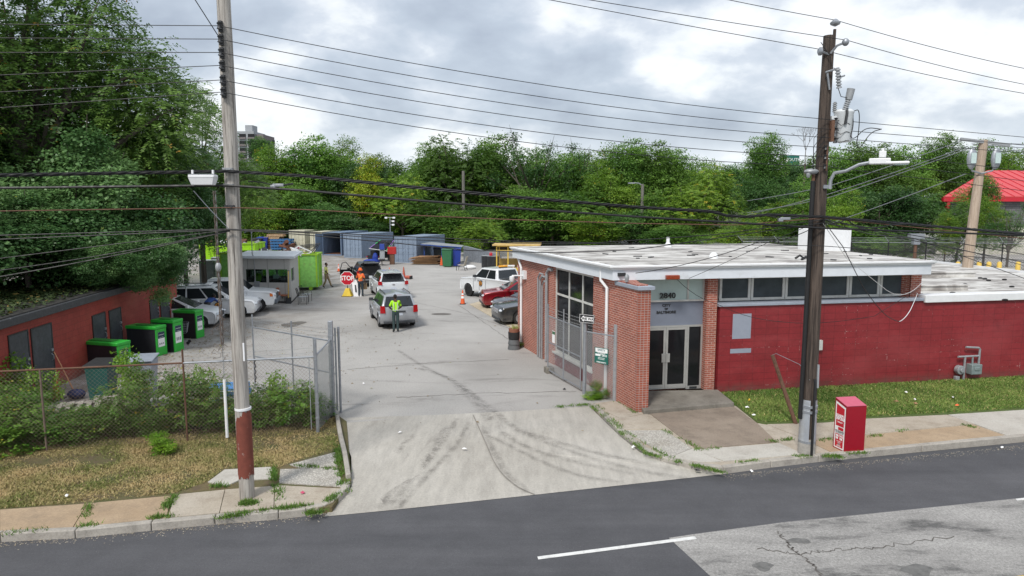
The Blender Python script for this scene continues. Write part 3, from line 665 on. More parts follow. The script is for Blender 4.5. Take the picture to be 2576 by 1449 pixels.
w = MB(); s2 = ss(V(1322, 700, BP, DS)); sbox(w, s2-.14, s2+.14, .0, .12, z-.14, z+.2); w.tube([SD(s2, .12, z), SD(s2+.1, .55, z)], .03, 8); p = SD(s2+.1, .55, z-.13); w.lathe([(.02, .12), (.10, .1), (.11, -.02), (.075, -.1), (.02, -.13)], p, 12); part(w, 'security_camera', M_['white_paint'])
w = MB(); p = V(1692, 697.5, FR(0, .35), DF); w.box(p, (.42, .14, .13), .18); part(w, 'beacon', M_['beacon_orange'], bevel=.02)
w = MB(); p = V(1560, 690, FR(0, .2), DF); w.box(p, (.22, .25, .1), .5); w.tube([p, p+Vector((.1, .3, .1))], .03); part(w, 'floodlight', M_['steel_dark'])
w = MB(); p = V(1577, 700, SD(.6, -.2), DF); w.lathe([(.05, -.1), (.07, .02), (.07, .05), (.03, .12)], p, 10); part(w, 'insulator', M_['galv_dull'])
# wall corner trunking box
w = MB(); p = V(2061, 868, FR(0, .05), DF); fbox(w, fs(p)-.09, fs(p)+.09, .0, .1, p.z-.16, p.z+.16); part(w, 'junction_box', M_['frame_white'])
# entrance step
w = MB(); st = [G(1620, 1032, .15), G(1847, 1013, .15), FR(-.0, .05), FR(-2.9, -.3)]; w.prism([p[:2] for p in st], -.1, .152); tag(w.build('entrance_step', GR['step_concrete'], bevel=.015), kind='structure')
# gas meter on the wall
def tube_obj(name, pts, r, mat, par, n=8): return MB().tube(pts, r, n).build(name, mat, par)
gm = FR(fs(V(2418, 930, O, DF)), .12); gt = thing('gas_meter', 'grey gas meter with bent pipes and round regulator at the foot of the red wall', 'meter', gm, math.atan2(DF.y, DF.x))
tube_obj('pipe', [(0, 0, -.1), (0, 0, .86)], .035, M_['galv_dull'], gt); tube_obj('pipe', [(-.28, 0, .86), (.52, 0, .86)], .035, M_['galv_dull'], gt)
tube_obj('pipe', [(0, 0, 1.18), (.5, 0, 1.14), (.55, 0, 1.10), (.55, 0, .6)], .035, M_['galv_dull'], gt)
w = MB(); w.box((.38, 0, .42), (.4, .26, .34)); w.cyl((.3, 0, .58), (.3, 0, .82), .03); w.box((.38, -.14, .45), (.2, .03, .12)); w.build('meter_body', pm('meter_grey', (.22, .27, .27), .5), gt, bevel=.03)
w = MB(); w.cyl((-.2, -.1, .42), (-.2, .06, .42), .15, n=16); w.cyl((-.2, -.16, .42), (-.2, -.1, .42), .07, n=12); w.box((-.27, 0, .1), (.14, .12, .2)); w.build('regulator', M_['galv_dull'], gt, bevel=.01)
p = FR(fs(V(2372, 998-5, O, DF)), .05)
w = MB(); p = V(2372, 1000-3, FR(0, .06), DF); w.tube([p, p+Vector((0, -.12, 0)), p+Vector((0, -.12, -.12))], .02); tag(w.build('hose_tap', M_['galv_dull']), 'small pale tap on the red wall left of the gas meter', 'tap')

# ------------------------------------------------------------------ red shed on the left
X0, Y0, Y1 = -14.3, 11.0, 30.8
def SX(y): return -14.3-.05*(y-22)
S_ = thing('storage_shed', 'long low red painted block shed with flat black roof and pairs of dark doors', 'shed', (-14.86, 22, 0), math.atan(.125))
brick('shed_red', (.34, .05, .036), (.30, .042, .03), (.19, .028, .020), .40, .205, .006, .5, .7, bump=.4, scratches=(.42, .2, .17))
pm('door_grey', (.045, .052, .062), .45, var=.3, dirt=(.09, .10, .12), dscale=1.3)
pm('tar_roof', (.024, .023, .022), .8, var=.3, dirt=(.05, .046, .036), dscale=1.2, dth=(.45, .7), bump=.3)
pm('tar_edge', (.05, .052, .056), .6, var=.35, scale=8, dirt=(.3, .3, .3), dscale=5, dth=(.64, .7))
def sy(x, y=800):
    p = V(x, y, Vector((-14.86, 22, 0)), Vector((-.125, 1, 0))); return (p.y-22)*1.0078
def sz(x, y): return V(x, y, Vector((-14.86, 22, 0)), Vector((-.125, 1, 0))).z
doors = [(sy(a), sy(b), (sz(a, ya)+sz(b, yb))/2-.03) for a, ya, b, yb in ((15, 846, 65, 832), (73.5, 829, 126, 813), (231, 795, 264, 785), (274, 782, 304, 773), (378, 755, 399, 750), (405, 748, 427, 743))]
w = MB(); w.bx(-4.5, 0, -11, 11.3, -.2, 2.5); w.build('wall', M_['shed_red'], S_)
w = MB(); w.bx(-4.9, .34, -11.3, 11.8, 2.5, 2.74); w.build('roof_edge', M_['tar_edge'], S_, bevel=.02)
w = MB(); w.bx(-4.85, .22, -11.2, 11.7, 2.741, 2.78); w.build('roof', M_['tar_roof'], S_, bevel=.02)
for a, b, h in doors:
    a += .03; b -= .03
    w = MB(); w.bx(.0, .03, a-.05, a, 0, h+.05); w.bx(0, .03, b, b+.05, 0, h+.05); w.bx(0, .03, a, b, h, h+.05); fo = w.build('door_frame', M_['black_plastic'], S_)
    w = MB(); w.bx(.001, .02, a, b, .02, h); do = w.build('door', M_['door_grey'], S_)
    w = MB(); w.bx(.02, .06, b-.14, b-.02, 1.25, 1.33); w.tube([(.03, b-.12, .95), (.09, b-.12, 1.0), (.09, b-.12, 1.12), (.03, b-.12, 1.17)], .012); w.build('handle', M_['galvanised'], do)
# leaf drift on its roof
r = np.random.RandomState(3); n = 14000; x = -4.5+r.beta(1, 1.6, n)*4.7; y = r.uniform(-10, 9, n); s = r.uniform(.04, .10, n); a = r.uniform(0, 6.28, n); v = np.empty((n, 4, 3))
for i, (dx, dy) in enumerate(((-1, 0), (0, -.6), (1, 0), (0, .6))): v[:, i, 0] = x+s*(dx*np.cos(a)-dy*np.sin(a)); v[:, i, 1] = y+s*(dx*np.sin(a)+dy*np.cos(a)); v[:, i, 2] = 2.79+.1*r.rand(n)
leafmat('roof_leaf', (.02, .035, .012), (.06, .09, .025), (.3, .22, .07), .1)
np_mesh('leaf_drift', v.reshape(-1, 3), np.arange(4*n).reshape(-1, 4), M_['roof_leaf'], np.repeat(r.rand(n), 4), np.repeat(r.rand(n), 4), S_)

# ------------------------------------------------------------------ buildings behind
pm('far_brick', (.19, .165, .17), .8, var=.1); pm('far_concrete', (.33, .35, .37), .7)
F_ = thing('apartment_tower', 'grey brown apartment tower with balconies rising behind the trees beside the left pole', 'building', (-118, 300, 0))
def fD(x, y, Y): return D(x, y, Y)
w = MB(); a, b = fD(638, 338, 300), fD(662, 338, 300); w.bx(a.x+118, b.x+118, 0, 14, 0, a.z); w.build('wall', M_['far_brick'], F_)
a, b = fD(595, 330, 298), fD(638, 330, 298)
w = MB(); w.bx(a.x+118, b.x+118, -2, 12, 0, a.z); w.build('balcony_front', M_['far_concrete'], F_)
for i in range(5):
    for j in range(2):
        x0 = a.x+118+1.0+j*3.7; z = a.z-3.0-i*2.9; w = MB(); w.bx(x0, x0+2.9, -2.05, -1.9, z, z+1.9); w.build('window', M_['dark_glass'], F_)
        w = MB(); w.bx(x0, x0+2.9, -2.5, -2.1, z-.3, z+.5); w.build('balcony', M_['far_brick'], F_)
w = MB(); c1, c2 = fD(614, 314, 301), fD(632, 314, 301); w.bx(c1.x+118, c2.x+118, 2, 8, a.z, c1.z); w.build('lift_house', M_['far_concrete'], F_)
for i in range(4):
    w = MB(); x0 = fD(648+i*12, 345, 300).x+118; w.bx(x0, x0+1.2, -.05, .1, a.z-5, a.z-3.6); w.build('window', M_['dark_glass'], F_)
# red roofed warehouse at the right
pm('metal_roof_red', (.62, .055, .06), .4, .1, .08); pm('trim_red', (.52, .015, .03), .4); pm('cream_wall', (.55, .53, .45), .7, var=.08)
brick('grey_stone', (.17, .17, .18), (.13, .13, .14), (.09, .09, .09), .8, .25, .03, .5)
W_ = thing('warehouse', 'grey stone warehouse with bright red ribbed metal roof and cream lower wall', 'building', (52, 80, 0))
e0 = D(2366, 497, 80); zr = e0.z; zs = D(2400, 572, 80).z
def wb(n, x0, x1, y0, y1, z0, z1, m, **k): return MB().bx(x0-52, x1-52, y0-80, y1-80, z0, z1).build(n, m, W_, **k)
xl = D(2377, 540, 80).x
def wpr(n, x0, y0, z0, z1, m): return MB().prism([(x0-52, y0-80), (x0+45-52, y0-80), (x0*1.25+45-52, 20), (x0*1.27-52, 20)], z0, z1).build(n, m, W_)
wpr('stone_wall', xl, 80, zs, zr-.2, M_['grey_stone']); wpr('lower_wall', D(2356, 600, 79.7).x, 79.7, 0, zs, M_['cream_wall'])
wb('gutter', e0.x, e0.x+46, 79.4, 79.8, zr-.45, zr, M_['trim_red']); wb('corner_post', xl-.15, xl+.2, 79.5, 79.9, zs, zr-.45, M_['trim_red'])
p0 = Vector((e0.x, 79.4, zr)); p1 = p0+Vector((46, 0, 0)); zt_ = D(2484, 430, 88).z; p2 = Vector((p0.x+46, 89, zt_)); p3 = Vector((D(2484, 430, 89).x, 89, zt_)); p4 = Vector((e0.x*1.27, 100, zr))
w = MB(); w.slab([Vector(q)-Vector((52, 80, 0)) for q in (p0, p1, p2, p3)], .12); w.slab([Vector(q)-Vector((52, 80, 0)) for q in (p4, p0, p3)], .12); rf = w.build('roof', M_['metal_roof_red'], W_)
for i in range(1, 26):
    x = p0.x+i*1.15; k = min(1, (x-p0.x)/(p3.x-p0.x)); a = Vector((x, 79.4, zr+.14)); b = Vector((x, 79.4+9.6*k, zr+(zt_-zr)*k+.14)); c = Vector((52, 80, 0))
    MB().tube([a-c, b-c], .06, 4).build('roof_rib', M_['trim_red'], rf)
# long pale building glimpsed through the trees
w = MB(); a = D(1060, 450, 150); b = D(2080, 500, 150); w.bx(a.x, D(1700, 500, 150).x, 150, 170, 0, D(1400, 470, 150).z); tag(w.build('distant_building', pm('far_cream', (.50, .46, .40), .8, var=.1)), 'long pale building glimpsed behind the middle trees', 'building')
# ------------------------------------------------------------------ wooden poles
def woodmat(name, c1, c2, c3, sc=1.0):
    t = NT(name); o = t.obj(); s = t.map(o, (9, 9, .45))
    c = t.mix(t.ramp(t.noise(s, 2.0, 8, .7), [(.42, 0.0), (.58, 1.0)]), c1, c2)
    c = t.mix(t.ramp(t.noise(t.map(o, (22, 22, .5)), 1.3, 6, .7), [(.55, 0.0), (.62, .9)]), c, c3)
    MATS[name] = t.end(t.bsdf(c, .85, 0, t.bump(t.noise(s, 3, 8, .7), .8, .02))); return MATS[name]
woodmat('weathered_pole', (.29, .265, .24), (.47, .44, .40), (.10, .088, .078))
woodmat('creosote_pole', (.035, .025, .02), (.10, .075, .06), (.017, .013, .011))
woodmat('new_pole', (.36, .28, .21), (.46, .37, .29), (.24, .17, .12))
def flakes(name, base, under, th=.42):
    t = NT(name); o = t.obj()
    c = t.mix(t.ramp(t.noise(t.map(o, (5, 5, 1.6)), 1.6, 9, .75), [(th-.03, 0.0), (th, 1.0)]), under, base)
    c = t.mix(1.0, c, t.ramp(t.noise(o, 7, 5), [(.3, .75), (.7, 1.15)]), 'MULTIPLY')
    MATS[name] = t.end(t.bsdf(c, .8, 0, t.bump(t.noise(o, 20, 5), .4, .01))); return MATS[name]
flakes('flaking_brown_paint', (.19, .05, .032), (.42, .38, .34), .40)
pm('sheet_metal', (.50, .53, .57), .38, .55, .15, 5, dirt=(.40, .40, .38), dscale=3)
PL = Vector((-5.39, 13.43, 0)); PR = Vector((7.05, 15.93, 0))
def polez(P, y, x): return D(x, y, P.y).z
zL = lambda y: D(600, y, PL.y).z
zR = lambda y: D(2060, y, PR.y).z
def lofted(mb, pts, rad, n=18, seed=0, j=.012):
    R = random.Random(seed); ph = [R.uniform(0, 6.28) for _ in range(4)]
    vs = []
    for i, p in enumerate(pts):
        for k in range(n):
            a = 2*PI*k/n; r = rad[i]*(1+j*2*math.sin(3*a+ph[0]+i*.2)+j*math.sin(7*a+ph[1]+.4*i)); vs.append(Vector(p)+Vector((math.cos(a)*r, math.sin(a)*r, 0)))
    mb.add(vs, [(i*n+k, i*n+(k+1) % n, (i+1)*n+(k+1) % n, (i+1)*n+k) for i in range(len(pts)-1) for k in range(n)]+[tuple(range((len(pts)-1)*n, len(pts)*n))])
P1 = thing('utility_pole', 'tall pale weathered wooden pole with flaking brown paint band on the left', 'utility pole', PL)
H1 = 11.6; N = 30
w = MB(); lofted(w, [(-.02*math.sin(i/5), 0, -.2+i*(H1+.2)/N) for i in range(N+1)], [.148-.03*i/N for i in range(N+1)]); w.build('pole', M_['weathered_pole'], P1, smooth=50)
# brown painted sleeve, ragged top edge
zt0, zb0 = zL(1055), zL(1195); n = 40; R = random.Random(4); w = MB(); vs = []; prof = []
tops = [zt0-.1+.28*(.5+.5*math.sin(2*PI*k/n+2.2))+R.uniform(-.05, .05) for k in range(n)]; bots = [zb0+R.uniform(-.05, .05) for k in range(n)]
for m in range(9):
    for k in range(n):
        a = 2*PI*k/n; z = bots[k]+(tops[k]-bots[k])*m/8; r = .153-.03*z/H1; r *= 1.026*(1+.024*math.sin(3*a+R.random()*0+1.5)*0)
        vs.append((math.cos(a)*r, math.sin(a)*r, z))
w.add(vs, [(i*n+k, i*n+(k+1) % n, (i+1)*n+(k+1) % n, (i+1)*n+k) for i in range(8) for k in range(n)]); w.build('paint_band', M_['flaking_brown_paint'], P1, smooth=60)
w = MB(); w.lathe([(.158, 0), (.16, .002), (.16, .045), (.158, .047)], (0, 0, zL(1030)), 20); w.build('band', M_['white_paint'], P1)
for y in (72, 105, 138, 170, 206, 236):
    z = zL(y); w = MB(); w.bx(-.03, .03, -.19, -.11, z-.10, z+.10); w.lathe([(.03, -.055), (.048, -.05), (.03, -.02), (.03, .02), (.048, .05), (.03, .055)], (-.01, -.20, z), 10); w.bx(-.03, .05, -.24, -.16, z+.055, z+.065); w.bx(-.03, .05, -.24, -.16, z-.065, z-.055)
    w.build('insulator', M_['steel_dark'], P1)
for y in (427, 467, 520): w = MB(); w.bx(-.09, .09, -.20, -.12, zL(y)-.03, zL(y)+.03); w.cyl((-.05, -.22, zL(y)), (-.05, -.18, zL(y)), .02); w.cyl((.05, -.22, zL(y)), (.05, -.18, zL(y)), .02); w.build('clamp', M_['galv_dull'] if y != 520 else M_['steel_dark'], P1)
w = MB(); w.bx(.10, .13, -.12, -.1, zL(860), zL(905)); w.build('tag_plate', M_['white_paint'], P1)
# street light and dark pole at the right
P2 = thing('utility_pole', 'dark creosoted pole with transformer can, street lamp and metal shield', 'utility pole', PR)
H2 = zR(90); N = 30
w = MB(); lofted(w, [(0, 0, -.2+i*(H2+.2)/N) for i in range(N+1)], [.168-.05*i/N for i in range(N+1)], seed=3, j=.016); w.build('pole', M_['creosote_pole'], P2, smooth=50)
w = MB(); z0, z1 = .0, zR(1003); n = 20
w.add([(math.cos(a)*r, math.sin(a)*r, z) for z, r in ((.35, .198), (z1, .182)) for a in [(-PI/2+.22)+i*(2*PI-.44)/n for i in range(n+1)]], [(i, i+1, n+2+i, n+1+i) for i in range(n)])
w.build('metal_shield', M_['sheet_metal'], P2)
w = MB(); w.lathe([(.19, -.1), (.2, .3), (.19, .42)], (0, 0, 0), 20); w.build('pole_foot', pm('pale_wood', (.36, .34, .31), .8, var=.3, scale=9), P2)
for z in (zR(1020), zR(1033), zR(1108)): MB().lathe([(.196, z-.03), (.2, z-.028), (.2, z+.028), (.196, z+.03)], (0, 0, 0), 20).build('strap', M_['galvanised'], P2)
w = MB(); w.tube([(.03, -.22, .05), (.03, -.21, 1.8), (.02, -.19, 1.9)], .03, 6); w.build('ground_cable', M_['cable_black'], P2)
w = MB(); w.tube([(-.21, -.04, .9), (-.2, -.04, 2.5), (-.2, -.04, zR(560)), (-.20, -.04, zR(455))], .052, 10); w.build('riser_conduit', M_['cable_black'], P2)
w = MB(); w.tube([(-.20, -.04, zR(455)), (-.2, -.04, zR(436))], .042, 8); w.build('riser_pipe', M_['rusty_steel'], P2)
w = MB(); w.ball((-.26, -.06, zR(432)), (.17, .12, .07), 12, 6); w.ball((-.34, -.1, zR(440)), (.05, .05, .08), 8, 5); w.build('weatherhead', M_['galv_dull'], P2)
w = MB(); z = zR(950); w.tube([(.10, -.16, z+.35), (.10, -.18, z-.2)], .03, 4); w.build('tag_plate', M_['galv_dull'], P2)
# lamp arm
za = zR(470); w = MB(); w.bx(-.02, .17, -.19, -.15, za-.04, za+.04); w.tube([(.13, -.17, za-.05), (.14, -.17, za+.15), (.20, -.20, za+.30), (.4, -.32, zR(432)), (.62, -.45, zR(417)), (.8, -.52, zR(413))], [.042]*3+[.038]*3, 8)
arm = w.build('lamp_arm', M_['galvanised'], P2)
w = MB(); zl = zR(412); R1 = Matrix.Rotation(-.45, 3, 'Z'); c0 = Vector((.98, -.62, zl)); w.box(c0+Vector((0, 0, .02)), (.42, .2, .13), R1); w.box(c0+R1 @ Vector((.34, 0, -.02)), (.46, .22, .06), R1)
w.build('lamp_head', M_['white_paint'], P2, bevel=.02)
w = MB(); w.box(c0+R1 @ Vector((.42, 0, -.06)), (.26, .16, .02), R1); w.build('lamp_lens', M_['opal_glass'], P2)
w = MB(); w.box(c0+R1 @ Vector((.05, 0, .17)), (.14, .12, .14), R1); w.cyl(c0+R1 @ Vector((.05, 0, .24)), c0+R1 @ Vector((.05, 0, .3)), .03); w.build('sensor_box', M_['white_paint'], P2, bevel=.01)
# transformer
tz0, tz1 = zR(357), zR(281); tc = Vector((.44, .02, 0))
w = MB(); w.lathe([(.18, tz0), (.19, tz0+.02), (.205, tz1-.05), (.215, tz1-.03), (.215, tz1), (.16, tz1+.05), (.02, tz1+.07)], tc, 24); w.bx(.14, .26, -.05, .09, tz0+.12, tz0+.22); w.bx(.14, .26, -.05, .09, tz1-.2, tz1-.1)
tr = w.build('transformer', pm('transformer_grey', (.68, .71, .73), .4, var=.06), P2)
def ribbed(mb, a, b, r, k=6):
    a = Vector(a); b = Vector(b)
    for i in range(k): mb.cyl(a.lerp(b, i/k), a.lerp(b, (i+.45)/k), r, r*.92, 12)
    mb.cyl(a, b, r*.6, n=10)
w = MB(); ribbed(w, (.38, -.12, tz1-.02), (.45, -.14, tz1+.24), .065, 6); w.build('bushing', M_['galv_dull'], tr); w = MB(); w.cyl((.45, -.14, tz1+.24), (.49, -.15, tz1+.48), .075, .085, 12); w.build('bushing_cap', M_['galv_dull'], tr)
w = MB(); w.tube([(.38, -.2, tz1-.3), (.40, -.22, tz1-.05), (.40, -.2, tz1+.02)], .03, 6); w.build('bushing_clamp', M_['steel_dark'], tr)
w = MB(); ribbed(w, (.24, .05, tz1), (.24, .05, tz1+.22), .05, 5); w.build('bushing', M_['galv_dull'], tr)
def cha(P, k=3):
    P = [Vector(p) for p in P]
    for _ in range(k): P = [P[0]]+[q for i in range(len(P)-1) for q in (P[i].lerp(P[i+1], .25), P[i].lerp(P[i+1], .75))]+[P[-1]]
    return P
# rack and upper hardware
w = MB(); w.bx(.08, .15, -.2, -.08, zR(358), zR(305)); w.build('insulator_rack', M_['rusty_steel'], P2)
for y in (307, 332, 357):
    w = MB(); z = zR(y-2); w.lathe([(.025, -.06), (.05, -.055), (.025, -.02), (.025, .02), (.05, .05), (.025, .06)], (.19, -.16, z), 10); w.build('insulator', M_['steel_dark'], P2)
for y in (373, 396, 420):
    w = MB(); z = zR(y); w.lathe([(.025, -.05), (.04, -.045), (.02, 0), (.04, .045), (.025, .05)], (-.02, -.19, z), 8); w.build('insulator', M_['steel_dark'], P2)
w = MB(); z = zR(120); w.tube([(0, -.12, z-.15), (.1, -.2, z), (.2, -.25, z+.04)], .025, 6); w.ball((.25, -.27, z+.06), (.075, .075, .085), 12, 7); w.build('insulator', M_['galvanised'], P2)
w = MB(); z = zR(133); w.tube([(-.02, -.1, z-.06), (-.2, -.14, z)], .025, 6); w.lathe([(.05, -.05), (.09, -.02), (.09, .02), (.05, .05)], (-.24, -.15, z), 14, Matrix.Rotation(PI/2, 3, 'Y')); w.build('insulator', M_['galvanised'], P2)
w = MB(); z = zR(75); w.bx(.07, .12, -.08, -.03, zR(128), z); w.build('top_bracket', M_['creosote_pole'], P2)
w = MB(); w.lathe([(.02, -.1), (.1, -.06), (.11, -.02), (.05, .04), (.02, .06)], (.1, -.05, zR(56)), 14); w.build('insulator', M_['galvanised'], P2)
w = MB(); z = zR(200); ribbed(w, (.2, -.2, z-.22), (.14, -.2, z+.22), .06, 7); w.build('surge_arrester', M_['galv_dull'], P2)
w = MB(); w.tube([(0, -.17, z-.25), (-.08, -.2, z+.1)], .022); w.tube([(-.12, -.2, z+.12), (.14, -.2, z+.2)], .022); w.tube([(.16, -.2, z), (.3, -.22, z+.05)], .02); w.build('cutout_bracket', M_['galvanised'], P2)
w = MB(); w.tube([(.17, -.2, z-.2), (.25, -.2, z-.4), (.42, -.18, z-.43), (.5, -.16, zR(232))], .009, 5); w.tube([(-.24, -.15, zR(110)), (-.05, -.22, zR(145)), (.02, -.2, zR(175)), (.12, -.2, z+.2)], .009, 5)
w.tube(cha([(.6, -.1, zR(281)), (.72, -.12, zR(276)), (.72, -.15, zR(330)), (.66, -.18, zR(366)), (.74, -.18, zR(378)), (.95, -.2, zR(335)), (1.2, -.2, zR(327))]), .010, 5)
w.tube(cha([(.58, -.1, zR(283)), (.60, -.14, zR(320)), (.52, -.16, zR(346)), (.62, -.18, zR(352)), (.85, -.18, zR(322)), (1.2, -.18, zR(327))]), .010, 5)
for k in range(3): w.tube([(.19, -.17, zR(307+25*k)), (.3, -.18, zR(318+22*k)), (.42, -.18, zR(311+22*k)), (.5, -.18, zR(315+20*k))], .008, 4)
for k in range(4): w.tube([(-.05, -.19, zR(330+14*k)), (-.2, -.2, zR(335+20*k)), (-.3, -.2, zR(350+22*k)), (-.24, -.12, zR(430))], .007, 4)
w.build('jumper_wire', M_['cable_black'], P2)
w = MB(); w.bx(.0, .03, -.2, -.19, zR(430), zR(370)); w.build('riser_strip', M_['rusty_steel'], P2)
# ------------------------------------------------------------------ overhead wires, each a thing of its own
def wire(name, label, pts, r=.011, sag=0.0, n=24, cat='wire', group='overhead wires', mat='cable_black', twist=0):
    Q = []
    for i in range(len(pts)-1):
        a, b = Vector(pts[i]), Vector(pts[i+1]); sg = sag[i] if isinstance(sag, (list, tuple)) else sag
        for k in range(n+(i == len(pts)-2)): t = k/n; p = a.lerp(b, t); p.z -= 4*sg*t*(1-t); Q.append(p)
    w = MB()
    if twist:
        w.tube(Q, r*.62, 6)
        L = [0]
        for i in range(1, len(Q)): L.append(L[-1]+(Q[i]-Q[i-1]).length)
        tot = L[-1]; m = int(tot/.05)
        for s in range(twist):
            H = []
            for j in range(m+1):
                d = tot*j/m; i = max(0, min(len(Q)-2, next((q for q in range(1, len(L)) if L[q] >= d), len(L)-1)-1)); p = Q[i].lerp(Q[i+1], (d-L[i])/((L[i+1]-L[i]) or 1))
                dd = (Q[i+1]-Q[i]).normalized(); y = Vector((0, 0, 1)); y = (y-dd*y.dot(dd)).normalized(); x = dd.cross(y); a = d*2*PI/.85+s*2*PI/twist
                H.append(p+(x*math.cos(a)+y*math.sin(a))*r*.7)
            w.tube(H, r*.30, 4)
    else: w.tube(Q, r, 5)
    return tag(w.build(name, M_[mat], smooth=60), label, cat, group)
ORD = ['topmost', 'second', 'third', 'fourth', 'fifth', 'lowest']
yl = (72, 105, 138, 170, 206, 236); yr = (303, 327, 348, 373, 396, 420); y0s = (61, 95.5, 132, 189, 231.6, 271)
pl = PL+Vector((-.01, -.21, 0)); pr = PR+Vector((-.02, -.2, 0))
YA = 12.3; SAGS = (.18, .20, .22, .22, .24, .26)
for i in range(6):
    A = D(0, y0s[i], YA); Pm = Vector((pl.x, pl.y, zL(yl[i]))); E = A+(A-Pm)*3.0; E.z += .3
    Bp = Vector((pr.x, pr.y, zR(yr[i]))); C = D(2576, (345, 365, 385, 430, 455, 480)[i], 17.6); C2 = C+(C-Bp)*2
    wire('line_wire', f'{ORD[i]} of the six evenly spaced thin black wires racked up the pale pole', [E, A, Pm, Bp, C, C2], (.0072), [0, 0, SAGS[i], 0, 0], 14)
for i, (xa, ya, ys_, yc, pz) in enumerate(((1835, 0, 52, 172, 54), (1485, 0, 108, 212, 108), (1385, 0, 128, 235, 130))):
    off = (Vector((.1, -.05, 0)), Vector((.27, -.27, 0)), Vector((-.24, -.15, 0)))[i]
    Bp = PR+off+Vector((0, 0, zR(ys_))); t = (2070-xa)/1480.; Am = D(xa, ya, PR.y-2.5*t); E = Bp+(Am-Bp)*(1/t); C = D(2576, yc, 17.5); C2 = C+(C-Bp)*2
    wire('line_wire', ('top wire crossing above the dark pole on its raised insulator', 'wire passing the round insulator right of the dark pole top', 'wire passing the round insulator left of the dark pole top')[i], [E, Am, Bp, C, C2], .0075, [0, .01, .05, 0], 12, group='high voltage wires')
# heavy bundles
def run(ys, Yl=12.3, Yr=17.6, off=-.22):
    """pole to pole run from its heights at x=0, left pole, mid points and right pole, x=2576"""
    out = [D(0, ys[0], Yl)]; out.insert(0, out[0]+(out[0]-Vector((PL.x, PL.y+off, zL(ys[1]))))*2.5)
    out.append(Vector((PL.x, PL.y+off, zL(ys[1]))))
    for x, y in ys[2]: f = (x-590)/1470.; wx = f*.0; Y = PL.y+off+(PR.y-PL.y)*(f*PL.y/(f*PL.y+(1-f)*PR.y)); out.append(D(x, y, Y))
    out.append(Vector((PR.x, PR.y+off, zR(ys[3])))); c = D(2576, ys[4], Yr); out.append(c); out.append(c+(c-out[-2])*2)
    return out
wire('cable_bundle', 'thick spirally lashed black cable bundle, uppermost of the heavy cables', run((441, 432, [(760, 442), (1000, 467), (1300, 496), (1600, 521), (1790, 532), (1830, 543), (1880, 545), (1930, 540)], 545, 588)), .036, 0, 5, 'cable', 'heavy communication cables', twist=4)
wire('cable', 'smooth thick black cable running just below the lashed bundle', run((473, 467, [(760, 479), (1000, 500), (1300, 524), (1600, 545), (1850, 560)], 573, 592)), .024, 0, 6, 'cable', 'heavy communication cables')
wire('cable', 'thin rust brown strand below the two heavy cables', run((531, 522, [(760, 527), (1000, 540), (1300, 553), (1600, 562), (1850, 566)], 548, 600)), .011, 0, 6, 'cable', 'light communication cables', 'rusty_steel')
wire('cable', 'slack black cable sagging low across the yard between the poles', run((592, 575, [(760, 583), (1000, 594), (1300, 607), (1500, 611), (1800, 590), (1950, 570)], 552, 640)), .010, 0, 6, 'cable', 'light communication cables')
wire('cable', 'lowest slack black cable crossing in front of the container row', run((602, 577, [(760, 590), (1000, 612), (1180, 630), (1400, 636), (1600, 628), (1900, 585)], 560, 660)), .010, 0, 6, 'cable', 'light communication cables')
wire('cable', 'taut black drop wire passing just over the low containers', run((650, 577, [(760, 585), (1000, 602), (1300, 612), (1640, 614), (1900, 616)], 617, 655)), .008, 0, 6, 'cable', 'light communication cables')
wire('cable', 'lower of two slanting black cables rising from the left edge to the pale pole', [D(-200, 745, 12), D(0, 696, 12.4), Vector((PL.x, PL.y-.2, zL(580)))], .011, [0, .03], 10, 'cable', 'slanting cables at the left')
wire('cable', 'upper of two slanting black cables rising from the left edge to the pale pole', [D(-200, 716, 12), D(0, 680, 12.4), Vector((PL.x, PL.y-.2, zL(578)))], .009, [0, .05], 10, 'cable', 'slanting cables at the left')
wire('guy_wire', 'thin wire slanting up and out of the picture left of the pale pole', [D(440, -80, 12.8), Vector((PL.x, PL.y-.2, zL(105)))], .009, 0, 4, group='pole guys')
wire('guy_wire', 'pale thin wire slanting down from the equipment box to the pale pole', [D(487, 480, 13.0), Vector((PL.x, PL.y-.2, zL(577)))], .007, .02, 6, group='pole guys', mat='galvanised')
# service drops at the right
pz = lambda y: Vector((PR.x, PR.y-.2, zR(y)))
wall = V(1562, 698, SD(0), DS)
wire('service_drop', 'black service cable from the dark pole down to the office corner', [pz(560), D(1900, 612, 17.5), Vector((3.6, 20.0, 3.95))], .010, [.12, .1], 10, 'cable', 'service drops')
wire('service_drop', 'second thinner black wire from the dark pole to the office corner', [pz(553), D(1930, 611, 18), FR(-1.2, .3, 3.72)], .007, [.0, .02], 10, 'cable', 'service drops')
wire('service_drop', 'black wire drooping across the red wall behind the dark pole', [V(1700, 700, FR(0, .3), DF), D(1805, 765, 20.4), D(1900, 800, 20.4), D(2050, 813, 20.2), D(2200, 795, 20.4), V(2320, 720, FR(0, .3), DF)], .008, [.12, .04, .05, .03, .0], 6, 'cable', 'service drops')
wire('service_drop', 'black cable looping deep down over the red wall right of the dark pole', [pz(553), D(2120, 620, 16.6), D(2170, 720, 17.2), D(2225, 790, 18), D(2262, 809, 18.8)], .010, [0, 0, .03, .03], 6, 'cable', 'service drops')
wire('service_drop', 'white cable rising from the black loop to the corner of the clerestory', [D(2262, 809, 18.8), D(2290, 780, 19.8), V(2308, 738, FR(0, .3), DF)], .010, [.06, .02], 6, 'cable', 'service drops', 'white_paint')
wire('service_drop', 'thin pale wire sagging over the clerestory windows to the roof corner', [pz(560), D(2130, 650, 17), D(2230, 730, 19), V(2320, 710, FR(0, .3), DF)], .007, [0, 0, .25], 8, 'cable', 'service drops', 'white_paint')
